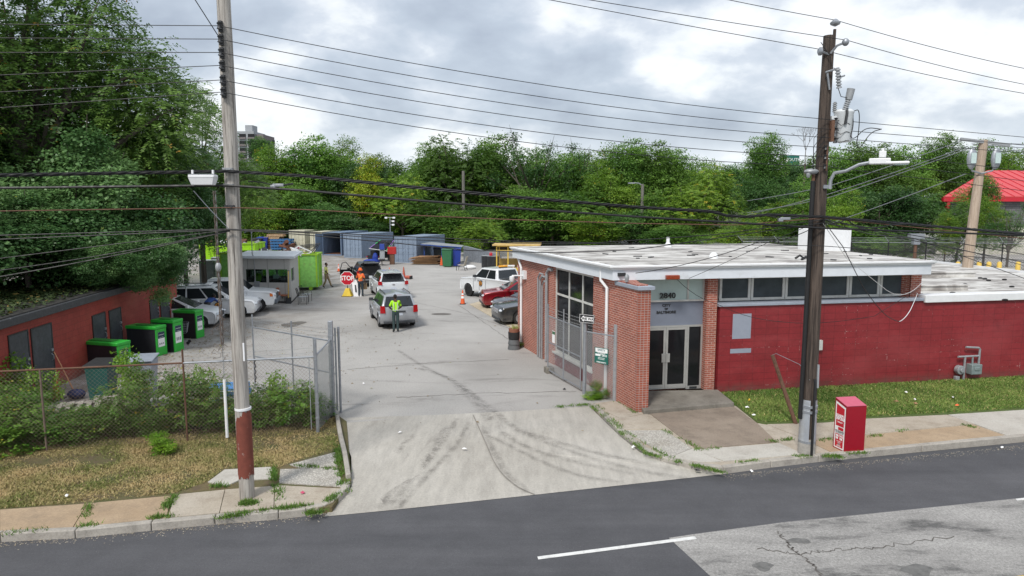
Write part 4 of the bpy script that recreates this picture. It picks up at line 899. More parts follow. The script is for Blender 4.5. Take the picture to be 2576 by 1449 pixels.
wire('service_drop', 'black cable running off low to the right below the heavy cables', [pz(550), D(2200, 582, 18), D(2330, 605, 21), D(2576, 668, 26), D(2800, 720, 32)], .011, .0, 8, 'cable', 'cables to the right')
wire('service_drop', 'second black cable running off low to the right under the first', [pz(556), D(2190, 590, 18), D(2300, 600, 21), D(2576, 700, 24), D(2800, 780, 26)], .012, .0, 8, 'cable', 'cables to the right')
wire('service_drop', 'black cable looping in a wide curve beside the dark pole', [pz(550), D(2098, 562, 15.8), D(2130, 551, 15.9), D(2180, 572, 16), D(2240, 566, 16.2), D(2300, 562, 16.4)], .014, [.0, .02, .06, .03, 0], 6, 'cable', 'cables to the right')
for i, (ya, yb, xb) in enumerate(((505, 352, 2425), (522, 368, 2435), (540, 372, 2440), (590, 437, 2430))):
    wire('far_wire', ('topmost', 'second', 'third', 'lowest')[i]+' of the pale wires rising rightwards behind the lamp arm', [D(1880 if i < 3 else 2040, (505, 540, 535, 575)[i]+(0 if i < 3 else 0), 60), D(2085, (468, 488, 497, 563)[i], 46), D(xb, yb, 34)], .022, .05, 6, group='wires to the far pole', mat='galvanised')
for i, (y1, y2) in enumerate(((360, 362), (366, 376), (374, 384))):
    wire('far_wire', ('top', 'middle', 'bottom')[i]+' of three pale wires leaving the tan pole to the right', [D(2445, y1-4, 34), D(2760, y2+4, 36)], .02, .05, 6, group='wires to the far pole', mat='galvanised')
# splice boxes on the cables
w = MB(); p = D(511, 448, 13.0); M = Matrix.Translation(p)
b = MB(M); b.prism([(-.24, -.1), (.24, -.1), (.24, .1), (-.24, .1)], .0, .06); b.add([(-.24, -.1, 0), (.24, -.1, 0), (.24, .1, 0), (-.24, .1, 0), (-.20, -.07, -.13), (.20, -.07, -.13), (.20, .07, -.13), (-.20, .07, -.13)], [(0, 1, 5, 4), (1, 2, 6, 5), (2, 3, 7, 6), (3, 0, 4, 7), (4, 5, 6, 7)])
o = b.build('cable_amplifier', M_['white_paint'], bevel=.012); tag(o, 'white ribbed equipment box hung under the cable bundle left of the pale pole', 'equipment box')
for k in (-.19, .19): bb = MB(M); bb.bx(k-.015, k+.015, -.02, .02, .06, .15); bb.build('hanger', M_['white_paint'], o)
bb = MB(M)
for k in range(16): bb.bx(-.22+k*.028, -.212+k*.028, -.103, .09, .06, .075)
bb.build('cooling_fins', M_['galvanised'], o)
for (x, y, lab) in ((700, 466, 'small silver splice fitting under the cables right of the pale pole'), (1975, 550, 'small silver splice fitting on the cables left of the dark pole')):
    t_ = thing('cable_splice', lab, 'cable splice', D(x, y, 14.0 if x < 1000 else 15.4)); w = MB(); w.box((0, 0, 0), (.22, .07, .06)); w.box((-.1, 0, -.03), (.1, .09, .07)); w.build('body', M_['galvanised'], t_, bevel=.01); w = MB(); w.tube([(.1, 0, 0), (.3, 0, .03)], .018); w.tube([(-.1, 0, 0), (-.35, 0, .06), (-.6, 0, .08)], .012); w.build('lead', M_['cable_black'], t_)
# guy with vine and guard
gp = G(572, 1105); t_ = thing('guy_anchor', 'vertical guy line with pale plastic guard and dead vine left of the pale pole', 'guy wire', gp)
za_ = lambda y: D(572, y, gp.y).z
MB().tube([(0, 0, za_(958)), (.0, 0, za_(700)), (.03, 0, za_(480))], .008, 5).build('wire', M_['galv_dull'], t_); MB().cyl((0, 0, .05), (0, 0, za_(955)), .04, .036, 10).build('guard', M_['white_reflective'], t_)
R = random.Random(8); w = MB()
for s in range(3):
    w.tube([(.03*math.sin(i*.9+s*2), .03*math.cos(i*.9+s*2), za_(870)+(za_(480)-za_(870))*i/40) for i in range(41)], .012, 4)
for s in range(12):
    z = za_(R.uniform(780, 890)); p = Vector((0, 0, z)); q = [p]
    for _ in range(4): p = p+Vector((R.uniform(-.14, .14), R.uniform(-.1, .1), R.uniform(-.14, .1))); q.append(p)
    w.tube(q, .006, 4)
w.build('dead_vine', pm('dead_vine', (.13, .10, .085), .9), t_); w = MB(); w.ball((0, 0, za_(672)), (.075, .075, .12), 10, 6); w.build('strain_insulator', M_['galv_dull'], t_)
# leaning rusty post
a = G(2005, 1066, .03); b = D(1943, 893, 18.4); t_ = thing('leaning_post', 'rusty iron post leaning left of the dark pole with a wire at its top', 'post', a)
MB().cyl((0, 0, -.1), b-a, .055, .05, 10).build('post', M_['rusty_steel'], t_); MB().tube([b-a, b-a+Vector((.1, 0, .04)), b-a+Vector((.5, -.6, -.12)), PR+Vector((-.1, -.2, b.z))-a], .007, 4).build('wire', M_['galvanised'], t_)
# far tan pole with floodlights
fp = D(2440, 700, 34); fp.z = 0; t_ = thing('utility_pole', 'tan wooden pole with twin floodlights and a short crossarm behind the low roof', 'utility pole', fp)
zf = lambda y: D(2445, y, 34).z
lean = .35; MB().tube([(-.30, 0, -.2), (-.08, 0, zf(560)), (.12, 0, zf(352))], [.26, .22, .185], 14).build('pole', M_['new_pole'], t_, smooth=60)
w = MB(); w.box((.12, -.1, zf(358)), (2.4, .12, .14), Matrix.Rotation(.12, 3, 'Y')); w.build('crossarm', M_['galv_dull'], t_)
for s in (-1, 1):
    w = MB(); w.tube([(0, -.2, zf(437)), (s*.5, -.25, zf(430)), (s*.52, -.25, zf(422))], .04, 6); arm = w.build('lamp_bracket', M_['galvanised'], t_)
    w = MB(); w.ball((s*.58, -.3, zf(400)), (.24, .14, .52), 14, 8); w.build('floodlight', M_['galvanised'], arm); w = MB(); w.bx(s*.58-.12, s*.58+.12, -.46, -.42, zf(412), zf(386)); w.build('lens', M_['opal_glass'], arm)
fp = D(2300, 660, 45); fp.z = 0; zf = lambda y: D(2300, y, 45).z
t_ = thing('camera_mast', 'rusty post with grey camera box above the barbed fence', 'post', fp); MB().cyl((0, 0, 0), (0, 0, zf(612)), .12, .1, 8).build('post', M_['rusty_steel'], t_)
w = MB(); w.bx(-.45, .45, -.2, .2, zf(600), zf(588)); w.bx(-.2, .2, -.15, .15, zf(615), zf(600)); w.build('camera_box', M_['galvanised'], t_)
woodmat('old_grey_wood', (.13, .12, .11), (.2, .19, .17), (.06, .055, .05))
# poles in the wood
for (x, yt, yb, Y, lab, lamp) in ((1166, 430, 510, 89, 'old grey pole standing among the middle trees', 0), (1613, 463, 620, 86, 'street lamp pole with small arm among the trees right of centre', 1)):
    q = D(x, yb, Y); z1 = D(x, yt, Y).z; q.z = 0; t_ = thing('street_lamp' if lamp else 'utility_pole', lab, 'street lamp' if lamp else 'utility pole', q); MB().cyl((0, 0, 0), (0, 0, z1), .22, .18, 8).build('pole', M_['old_grey_wood'], t_)
    if lamp: w = MB(); w.tube([(0, 0, z1-.2), (-.5, 0, z1+.1), (-1.2, 0, z1+.15)], .07, 6); w.box((-1.4, 0, z1+.12), (.8, .3, .15)); w.build('lamp_head', M_['galvanised'], t_)
# ------------------------------------------------------------------ chain link fences
def chain(mb, a, b, z0, z1, cell=.075, r=.0028, hz=True):
    """woven diamonds between ground points a and b from z0 to z1"""
    a = Vector(a); b = Vector(b); a.z = b.z = 0; L = (b-a).length; d = (b-a)/L; Hh = z1-z0; s = Vector((-d.y, d.x, 0))
    def seg(p, q, o):
        n = Vector((0, 0, 1)); e = (q-p).normalized(); u = e.cross(s).normalized()*r; v = s*r
        vs = [p+u+o, p-u*.5+v+o, p-u*.5-v+o, q+u+o, q-u*.5+v+o, q-u*.5-v+o]; mb.add(vs, [(0, 1, 4, 3), (1, 2, 5, 4), (2, 0, 3, 5)])
    k = -int(Hh/cell)-1
    while k*cell < L:
        x0 = k*cell
        for sg in (1, -1):
            # line x = x0 + t, z = t (sg=1) or z = Hh - t
            t0 = max(0, -x0); t1 = min(Hh, L-x0)
            if t1 > t0:
                za, zb = (z0+t0, z0+t1) if sg > 0 else (z1-t0, z1-t1)
                seg(a+d*(x0+t0)+Vector((0, 0, za)), a+d*(x0+t1)+Vector((0, 0, zb)), s*r*sg)
        k += 1
    return mb
def chain_wire(mb, a, b, z, barbs=True, sag=.03, seed=1):
    a = Vector(a); b = Vector(b); a.z = b.z = z; n = max(6, int((b-a).length/.12)); R = random.Random(seed)
    Q = [a.lerp(b, i/n)+Vector((0, 0, -4*sag*(i/n)*(1-i/n))) for i in range(n+1)]; mb.tube(Q, .004, 4)
    if barbs:
        for q in Q: mb.tube([q-Vector((.0, .01, .025)), q+Vector((0, .01, .025))], .003, 3); mb.tube([q-Vector((.02, 0, -.012)), q+Vector((.02, 0, -.012))], .003, 3)
pm('rusty_wire', (.20, .15, .12), .8, .2, .3, 8); pm('wire_grey', (.40, .41, .42), .5, .4, .15, 8)
FC = Vector((-5.09, 17.5, 0)); FA = Vector((-15.4, 15.2, 0))
def fl(t): return FA.lerp(FC, t)
RZ = 2.03
FN = thing('chain_link_fence', 'rusty chain link fence grown over with brush along the left verge', 'fence', FC)
def fp_(mb, n, m, par, **k):
    mb.v = [tuple(Vector(p)-par.location) for p in mb.v]; return mb.build(n, m, par, **k)
w = MB(); chain(w, FA, fl(.78), .05, RZ, .10, .0026); fp_(w, 'wire_mesh', M_['rusty_wire'], FN, smooth=0)
w = MB(); chain(w, fl(.78), FC, .05, RZ, .10, .0026); fp_(w, 'wire_mesh', M_['rusty_wire'], FN, smooth=0)
w = MB(); a, b = fl(0), fl(.70); a.z = b.z = RZ; w.tube([a, b], .024, 8); fp_(w, 'top_rail', M_['rusty_steel'], FN); w = MB(); a, b = fl(.70), FC.copy(); a.z = b.z = RZ; w.tube([a, b], .026, 8); fp_(w, 'top_rail', M_['galvanised'], FN)
for t, h, m in ((.10, 2.03, 'rusty_wire'), (.40, 2.03, 'rusty_wire'), (.70, 2.38, 'rusty_steel'), (1.0, 2.5, 'galvanised')):
    q = fl(t); w = MB(); w.cyl(q, q+Vector((0, 0, h)), .045 if t == 1 else .024, n=10); fp_(w, 'post', M_[m], FN)
for q in (fl(.985),): w = MB(); w.cyl(q+Vector((0, 0, .1)), q+Vector((0, 0, 2.0)), .012, n=6); fp_(w, 'tension_bar', M_['galv_dull'], FN)
for z in (.4, .8, 1.2, 1.6, 1.95): fp_(MB().lathe([(.048, z-.02), (.055, z-.015), (.055, z+.015), (.048, z+.02)], FC, 12), 'tension_band', M_['galvanised'], FN)
w = MB()
for k, z in enumerate((2.15, 2.27)): chain_wire(w, fl(.70), FC, z, seed=k)
fp_(w, 'barbed_wire', M_['wire_grey'], FN, smooth=0)
GP = Vector((-5.06, 18.95, 0))
F2 = thing('chain_link_fence', 'short galvanised chain link return beside the open left gate', 'fence', FC+Vector((0.1, .1, 0)))
w = MB(); chain(w, FC, GP, .05, 2.1, .08, .0040); fp_(w, 'wire_mesh', M_['wire_grey'], F2, smooth=0)
w = MB(); w.tube([FC+Vector((0, 0, 2.05)), GP+Vector((0, 0, 2.2))], .024, 8); fp_(w, 'top_rail', M_['galvanised'], F2)
w = MB(); w.bx(GP.x-.06, GP.x+.06, GP.y-.06, GP.y+.06, 0, 2.72); fp_(w, 'gate_post', M_['galvanised'], F2, bevel=.01)
for z in (.35, .9, 1.4, 1.9, 2.3): fp_(MB().bx(GP.x-.07, GP.x+.07, GP.y-.07, GP.y+.07, z-.02, z+.02), 'tension_band', M_['galvanised'], F2)
def gate(name, lab, a, b, h, posts, rails, bars=True, cat='gate', zb=.12, seed=2, ext=.35):
    g_ = thing(name, lab, cat, a); a = Vector(a); b = Vector(b)
    w = MB(); chain(w, a, b, zb, h, .08, .0038); fp_(w, 'wire_mesh', M_['wire_grey'], g_, smooth=0)
    for t in posts:
        q = a.lerp(b, t); w = MB(); w.cyl(q+Vector((0, 0, zb-.04)), q+Vector((0, 0, h+ext)), .026, n=8); fp_(w, 'upright', M_['galvanised'], g_)
    for z in rails: w = MB(); w.tube([a+Vector((0, 0, z)), b+Vector((0, 0, z))], .023, 8); fp_(w, 'rail', M_['galvanised'], g_)
    w = MB()
    for k in range(3): chain_wire(w, a, b, h+.1+.11*k, seed=k+seed)
    fp_(w, 'barbed_wire', M_['wire_grey'], g_, smooth=0); return g_
g1 = gate('gate', 'open chain link gate leaf swung back into the yard behind the left fence', (-5.0, 19.2, 0), (-8.2, 21.5, 0), 2.08, (0, .5, 1), (.14, 1.15, 2.08), ext=.4)
w = MB(); w.cyl((.08, .06, 0), (.08, .06, 2.5), .035, n=8); w.build('hinge_post', M_['galvanised'], g1)
w = MB(); R = random.Random(3)
for i in range(26): w.ball((-3.12+.02*math.sin(i), 2.15, 1.1-.03*i), (.02, .012, .022), 6, 4)
w.build('chain', M_['steel_dark'], g1)
# right gate: leaf folded along the wall, post, short panel to the terminal post
gA = G(1378, 938); gB = G(1460, 985)
hz = .5*(D(1376, 783, gA.y).z+D(1468, 835, gB.y).z)
hz = D(1372, 803, gA.y).z
g2 = gate('gate', 'open chain link gate leaf folded back along the brick office wall', gB, gA, 2.05, (0, .5, 1), (.12, 1.12, 2.05), ext=.42)
w = MB(); w.box(gA-gB+Vector((.05, .05, .1)), (.3, .3, .22), .3); w.build('gate_block', GR['step_concrete'], g2, bevel=.02)
w = MB(); p = gB.lerp(gA, .86)+Vector((0, -.04, 1.18))-gB; d = (gB-gA).normalized(); w.slab([p, p+d*.22, p+d*.22+Vector((0, 0, .42)), p+Vector((0, 0, .42))], .006); pn = w.build('notice', M_['sign_white'], g2)
w = MB(); p = p+Vector((0, -.008, .30)); w.slab([p, p+d*.22, p+d*.22+Vector((0, 0, .1)), p+Vector((0, 0, .1))], .004); w.build('notice_header', M_['green_plastic'], pn)
Q1 = G(1470, 991); Q2 = G(1546, 1009)
F3 = thing('chain_link_fence', 'short chain link panel with two stout grey posts in front of the brick wall', 'fence', Q1)
w = MB(); chain(w, Q1, Q2, .03, 2.0, .08, .0038); fp_(w, 'wire_mesh', M_['wire_grey'], F3, smooth=0)
h2 = D(1552, 817, Q2.y).z; h1_ = D(1477, 810, Q1.y).z
w = MB(); w.cyl(Q1, Q1+Vector((0, 0, h1_)), .062, n=14); w.lathe([(.066, -.02), (.07, 0), (.02, .04)], Q1+Vector((0, 0, h1_)), 14); fp_(w, 'post', M_['galvanised'], F3)
w = MB(); w.cyl(Q2, Q2+Vector((0, 0, h2)), .062, n=14); fp_(w, 'post', M_['galv_dull'], F3)
w = MB(); w.tube([Q1+Vector((0, 0, 2.0)), Q2+Vector((0, 0, 2.0))], .024, 8); fp_(w, 'top_rail', M_['galvanised'], F3)
for q in (Q1, Q2):
    for z in (.3, .8, 1.3, 1.75, 2.0): fp_(MB().lathe([(.064, z-.02), (.07, z-.015), (.07, z+.015), (.064, z+.02)], q, 12), 'tension_band', M_['galvanised'], F3)
w = MB()
for k in range(3): chain_wire(w, Q1, Q2, 2.1+.12*k, seed=k+9)
fp_(w, 'barbed_wire', M_['wire_grey'], F3, smooth=0)
# signs here
def board(name, lab, cat, pts, th, mat, group=None):
    a, b = Vector(pts[0]), Vector(pts[1]); t_ = thing(name, lab, cat, a); w = MB(); w.slab([Vector(p)-a for p in pts], th); w.build('plate', mat, t_, bevel=.004); return t_
def plate(par, name, M, x0, x1, y0, y1, z, th, mat):
    w = MB(M); w.bx(x0, x1, y0, y1, z, z+th); return w.build(name, mat, par)
# one way sign on the gate post
sd = (D(1494, 790, Q1.y-.1)-D(1458, 788, Q1.y+.0)); d1 = Vector((.95, -.28, 0)).normalized()
c = D(1476, 802, Q1.y-.12); t_ = thing('one_way_sign', 'black and white ONE WAY arrow sign on the grey gate post', 'sign', c)
wd_ = (D(1495, 802, Q1.y-.1)-D(1457, 802, Q1.y-.1)).length*1.02; hh = .28
M = facing((0, 0, 0), d1, (0, 0, 1)) @ Matrix.Rotation(-.06, 4, 'Z')
plate(t_, 'plate', M, -wd_/2, wd_/2, -hh/2, hh/2, 0, .004, M_['sign_black']); plate(t_, 'border', M, -wd_/2+.012, wd_/2-.012, -hh/2+.012, hh/2-.012, .004, .001, M_['sign_white']); plate(t_, 'field', M, -wd_/2+.022, wd_/2-.022, -hh/2+.022, hh/2-.022, .0052, .001, M_['sign_black'])
w = MB(M); x0 = -wd_/2+.03
w.add([(x0, 0, .009), (x0+.12, -.10, .009), (x0+.12, -.06, .009), (wd_/2-.03, -.06, .009), (wd_/2-.03, .06, .009), (x0+.12, .06, .009), (x0+.12, .10, .009)], [tuple(range(7))]); w.build('arrow', M_['sign_white'], t_)
text('ONE WAY', .105, M_['sign_black'], t_, M @ Matrix.Translation((.035, -.003, .011)), ext=.001, bold=.004, sx=.95)
# safety board on the fence
wd_ = .30; hh = .46; c = D(1513, 895, (Q1.y+Q2.y)/2-.08); t_ = thing('safety_sign', 'green and white SAFETY notice board wired to the chain link panel', 'sign', c)
M = facing((0, 0, 0), (Q2-Q1), (0, 0, 1)); k = Vector((Q2-Q1)).normalized(); wd_ = abs((D(1528, 895, Q1.y)-D(1498, 895, Q1.y)).x)/k.x
hh = D(1513, 876, c.y).z-D(1513, 916, c.y).z
plate(t_, 'plate', M, -wd_/2, wd_/2, -hh/2, hh/2, 0, .006, pm('sign_green', (.008, .13, .10), .5)); plate(t_, 'header', M, -wd_/2+.03, wd_/2-.03, hh/2-.15, hh/2-.02, .006, .002, M_['sign_white'])
text('SAFETY', .085, pm('sign_teal', (.01, .12, .12), .5), t_, M @ Matrix.Translation((0, hh/2-.075, .009)), ext=.001, bold=.002)
text('This Department\nHas Worked', .044, M_['sign_white'], t_, M @ Matrix.Translation((0, hh/2-.185, .008)), ext=.001, bold=.001); plate(t_, 'number_box', M, -wd_/2+.03, -.03, -.02, .045, .006, .002, M_['sign_white'])
text('DAYS', .075, M_['sign_white'], t_, M @ Matrix.Translation((wd_*.22, .01, .008)), ext=.001, bold=.003)
text('without a lost\ntime accident.', .044, M_['sign_white'], t_, M @ Matrix.Translation((0, -.085, .008)), ext=.001, bold=.001); text('THINK SAFETY!', .052, M_['sign_white'], t_, M @ Matrix.Translation((0, -hh/2+.04, .008)), ext=.001, bold=.002)
# sharps disposal box
a, b, c = G(2095, 1124, .03), G(2124, 1138, .03), G(2173, 1135, .03); dd = c+(a-b)
zb_ = D(2118, 1026, b.y).z; za_ = D(2100, 1001, a.y).z
t_ = thing('disposal_box', 'tall crimson SHARPS DISPOSAL drop box with sloping pink top on the pavement', 'disposal box', a)
dx = (b-a); L = dx.length; dx.normalize(); sx_ = (c-b)
zb_, za_ = D(2127, 1024, b.y).z, D(2101, 1000.5, a.y).z
w = MB(); w.prism([(p-a)[:2] for p in (a, b, c, dd)], .0, [0]*4)
w = MB(); q = [p-a for p in (a, b, c, dd)]; hs = (za_, zb_, zb_, za_)
for i in range(4): q[i].z = 0
vs = [tuple(p) for p in q]+[(q[i].x, q[i].y, hs[i]-a.z) for i in range(4)]; w.add(vs, [(3, 2, 1, 0), (0, 1, 5, 4), (1, 2, 6, 5), (2, 3, 7, 6), (3, 0, 4, 7)]); w.build('cabinet', pm('crimson_paint', (.30, .004, .016), .35, var=.06), t_)
w = MB(); up = Vector((0, 0, .004)); w.slab([Vector(vs[i])+up for i in (4, 5, 6, 7)], .012); w.build('top', pm('faded_pink', (.52, .10, .16), .5, var=.06), t_)
M = facing((0, 0, 0), dx, (0, 0, 1)); H0, Hb = hs[0]-a.z, hs[1]-a.z
def shp(name, pts, z, mat): w = MB(M); w.slab([Vector((x, y, z)) for x, y in pts], .002); return w.build(name, mat, t_)
top = lambda x, m=0: H0+(Hb-H0)*x/L-m
shp('border', [(.03, .03), (L-.03, .03), (L-.03, top(L-.03, .05)), (.03, top(.03, .05))], .001, M_['sign_white'])
shp('field', [(.065, Hb*.52), (L-.065, Hb*.52), (L-.065, top(L-.065, .1)), (.065, top(.065, .1))], .004, M_['sign_red']); shp('field', [(.065, .065), (L-.065, .065), (L-.065, Hb*.345), (.065, Hb*.345)], .004, M_['sign_red'])
shp('field', [(L*.38, Hb*.435), (L-.07, Hb*.435), (L-.07, Hb*.50), (L*.38, Hb*.50)], .004, M_['sign_red'])
for s, x, y, z in (('SHARPS', .46, .745, .105), ('DISPOSAL', .5, .685, .098)): text(s, z, M_['sign_white'], t_, M @ Matrix.Translation((L*x, Hb*y, .0075)), ext=.001, bold=.004, sx=.72)
text('FOR NEEDLES\nAND SYRINGES', .04, M_['sign_white'], t_, M @ Matrix.Translation((L*.5, Hb*.60, .0075)), ext=.001, sx=.9) if 0 else None
for y, wv in ((.612, .34), (.596, .26), (.185, .3), (.155, .2), (.095, .22), (.075, .26)): shp('small_print', [(L/2-wv*.5*L/.42*.6, Hb*y), (L/2+wv*.5*L/.42*.6, Hb*y), (L/2+wv*.5*L/.42*.6, Hb*y+.009), (L/2-wv*.5*L/.42*.6, Hb*y+.009)], .0075, M_['sign_white'])
shp('notice_frame', [(.075, Hb*.36), (L-.075, Hb*.36), (L-.075, Hb*.362), (.075, Hb*.362)], .0075, M_['sign_black'])
text('THANK YOU FOR KEEPING\nOUR COMMUNITY SAFE', .034, M_['sign_black'], t_, M @ Matrix.Translation((L*.5, Hb*.398, .0075)), ext=.001, sx=.75)
text('CALL\n988', .078, M_['sign_white'], t_, M @ Matrix.Translation((L*.66, Hb*.275, .0075)), ext=.001, bold=.003, sx=.8); text('988\n988', .07, M_['sign_white'], t_, M @ Matrix.Translation((L*.32, Hb*.275, .0075)), ext=.001, bold=.004, sx=.8)
shp('pictogram', [(L*.42, Hb*.115), (L*.62, Hb*.115), (L*.62, Hb*.145), (L*.42, Hb*.145)], .0075, M_['galvanised'])
# fence with barbed arms, kerb wall and bollards beyond the low roof
FB = thing('security_fence', 'black mesh fence with slanted barbed wire arms behind the low roof', 'fence', (22, 60, 0))
w = MB(); chain(w, (20, 60, 0), (56, 56, 0), 0, 2.6, .22, .012); fp_(w, 'wire_mesh', M_['steel_dark'], FB, smooth=0)
for i in range(13):
    q = Vector((20+i*3, 60-i*.333, 0)); w = MB(); w.cyl(q, q+Vector((0, 0, 2.7)), .05, n=6); fp_(w, 'post', M_['cable_black'], FB); w = MB(); w.tube([q+Vector((0, 0, 2.65)), q+Vector((-.5, -.3, 3.1))], .03, 5); fp_(w, 'barb_arm', M_['galvanised'], FB)
w = MB()
for k in range(3): w.tube([(20-.15*k-.1, 60-.1, 2.75+.13*k), (56-.15*k-.1, 56-.1, 2.75+.13*k)], .012, 4)
w.tube([(20, 60, 2.6), (56, 56, 2.6)], .03, 5); fp_(w, 'barbed_wire', M_['galv_dull'], FB)
w = MB(); w.bx(34, 66, 57.5, 57.9, 0, .55); tag(w.build('low_wall', GR['pale_slab']), 'low pale concrete kerb wall behind the yellow bollards', 'wall')
pm('bollard_yellow', (.70, .48, .10), .5)
q = D(2408, 690, 54); bo = None
for i, (x, yt) in enumerate(((2408, 664.5), (2435, 662.6), (2461, 662.6), (2485.6, 659), (2512, 658), (2559, 660))):
    p = D(x, 690, 54); p.z = 0
    if bo is None:
        bo = thing('bollard', 'x', 'bollard', p, group='yellow bollards beyond the low roof'); w = MB(); w.lathe([(.17, 0), (.17, 1.25), (.13, 1.34), (.03, 1.38)], (0, 0, 0), 14); w.build('post', M_['bollard_yellow'], bo); w = MB(); w.lathe([(.21, 0), (.21, .06)], (0, 0, 0), 14); w.build('base_ring', M_['galv_dull'], bo); b_ = bo
    else: b_ = copy_tree(bo, p)
    b_['label'] = ('leftmost yellow bollard beyond the low roof', 'yellow bollard left of the tan wooden pole foot', 'third yellow bollard from the left beyond the low roof', 'fourth yellow bollard from the left beyond the low roof', 'fifth yellow bollard, last before the gap at right', 'rightmost yellow bollard standing apart beyond the low roof')[i]
# highway sign far away
q = D(2010, 411, 220); t_ = thing('highway_sign', 'distant green highway sign on a gantry between the far trees', 'sign', (q.x, 220, 0)); w = MB(); w.bx(-5, 0, -.1, .1, q.z-2.2, q.z+2.4); w.build('panel', M_['sign_green'], t_); text('SOUTH', 1.4, M_['sign_white'], t_, facing((-1.9, -.2, q.z+1.1), (1, 0, 0)), ext=.02); w = MB(); w.bx(-4.6, 0, -.12, .1, q.z-4.3, q.z-3); w.build('panel', M_['bollard_yellow'], t_)
w = MB(); w.ball((-4.1, -.1, q.z+1.0), (.7, .05, .8), 10, 6); w.build('shield', M_['sign_white'], t_); w = MB(); w.tube([(-9, 0, q.z-1), (6, 0, q.z-1)], .25); w.tube([(-9, 0, 0), (-9, 0, q.z+1)], .3); w.build('gantry', M_['galvanised'], t_)
# ------------------------------------------------------------------ vehicles (local x forward, y left)
def paint(name, col, rough=.28, metal=0):
    if name in MATS: return MATS[name]
    t = NT(name); o = t.obj()
    c = t.mix(1.0, col, t.ramp(t.noise(o, 2.5, 5), [(.3, .93), (.7, 1.03)]), 'MULTIPLY')
    sx = t.n('SeparateXYZ', {'Vector': o}).outputs
    c = t.mix(t.math('MULTIPLY', t.ramp(sx[2], [(.25, .5), (.75, 0.0)]), t.ramp(t.noise(o, 4, 6), [(.35, 0.0), (.7, 1.0)])), c, (.22, .2, .17))
    MATS[name] = t.end(t.bsdf(c, rough, metal, None, .5, .6)); return MATS[name]
paint('white_car', (.74, .76, .78)); paint('silver_car', (.38, .40, .43), .3, .35); paint('pearl_car', (.66, .70, .73), .25, .1); paint('black_car', (.012, .013, .015), .2); paint('dark_car', (.018, .02, .022), .2); paint('red_car', (.28, .008, .018), .22, .2)
pm('rim_alloy', (.5, .5, .52), .3, .8); pm('rim_dark', (.03, .03, .033), .35, .5); pm('trim_grey', (.05, .055, .062), .5); pm('bumper_grey', (.09, .11, .135), .5)
pm('lamp_clear', (.62, .66, .70), .08, .2); pm('lamp_amber', (.75, .18, .03), .2); pm('seat_fabric', (.05, .05, .052), .8); pm('plate_pale', (.55, .60, .68), .4)
t = NT('lamp_lit'); t.end(t.n('MixShader', {0: .5, 1: t.bsdf((.30, .006, .01), .2), 2: t.n('Emission', {'Color': (1, .03, .03), 'Strength': .35}).outputs[0]}).outputs[0]); MATS['lamp_lit'] = t.m
pm('lamp_red', (.30, .006, .012), .15)
def lerp(a, b, t): return a+(b-a)*t
def qp(q, u, v): return q[0].lerp(q[1], u).lerp(q[3].lerp(q[2], u), v)
def panel(q, u0, u1, v0, v1, off=.008, th=.006):
    """thin pane over a quad (q0 bottom left, q1 bottom right, q2 top right, q3 top left seen from outside)"""
    n = (q[1]-q[0]).cross(q[3]-q[0]).normalized(); P = [qp(q, u, v)+n*off for u, v in ((u0, v0), (u1, v0), (u1, v1), (u0, v1))]
    return MB().slab(P, th)
def wheel(car, x, y, R, wd, rim):
    s = 1 if y > 0 else -1; Q = Matrix.Rotation(PI/2*s*-1, 3, 'X')
    w = MB(); w.lathe([(R*.62, -wd/2), (R*.93, -wd/2), (R, -wd*.33), (R, wd*.33), (R*.93, wd/2), (R*.64, wd/2), (R*.62, wd*.3)], (x, y, R), 22, Q); ty = w.build('wheel', M_['black_rubber'], car)
    w = MB(); w.lathe([(.03, wd*.30), (R*.14, wd*.36), (R*.16, wd*.25), (R*.16, wd*.22)], (x, y, R), 14, Q)
    for k in range(7):
        a = 2*PI*k/7; c, sn = math.cos(a), math.sin(a); q = [Vector((c*R*.1-sn*R*.09, sn*R*.1+c*R*.09, wd*.30)), Vector((c*R*.1+sn*R*.09, sn*R*.1-c*R*.09, wd*.30)), Vector((c*R*.6+sn*R*.07, sn*R*.6-c*R*.07, wd*.40)), Vector((c*R*.6-sn*R*.07, sn*R*.6+c*R*.07, wd*.40))]
        w.slab([Q @ p+Vector((x, y, R)) for p in q], .02)
    w.lathe([(R*.56, wd*.2), (R*.56, wd*.42), (R*.65, wd*.47), (R*.65, wd*.42)], (x, y, R), 22, Q); w.build('rim', rim, ty)
    w = MB(); w.lathe([(.02, wd*.02), (R*.6, wd*.02), (R*.6, wd*.05)], (x, y, R), 16, Q); w.build('hub', M_['cable_black'], ty)
def outline(prof, xr, xf, Ra, zb, L, zsk):
    """closed side outline, clockwise from the rear bottom, with wheel arches"""
    pts = []
    for cx in (xr, xf):
        for k in range(9):
            a = PI-PI*k/8; z = max(zb, Ra*.92+Ra*math.sin(a)*1.0) if 0 < k < 8 else zb
            pts.append((cx+Ra*math.cos(a), z))
    return [(-L/2+.05, zb+.08), (-L/2+.12, zb)]+pts+[(L/2-.15, zb), (L/2-.03, zb+.1)]+prof
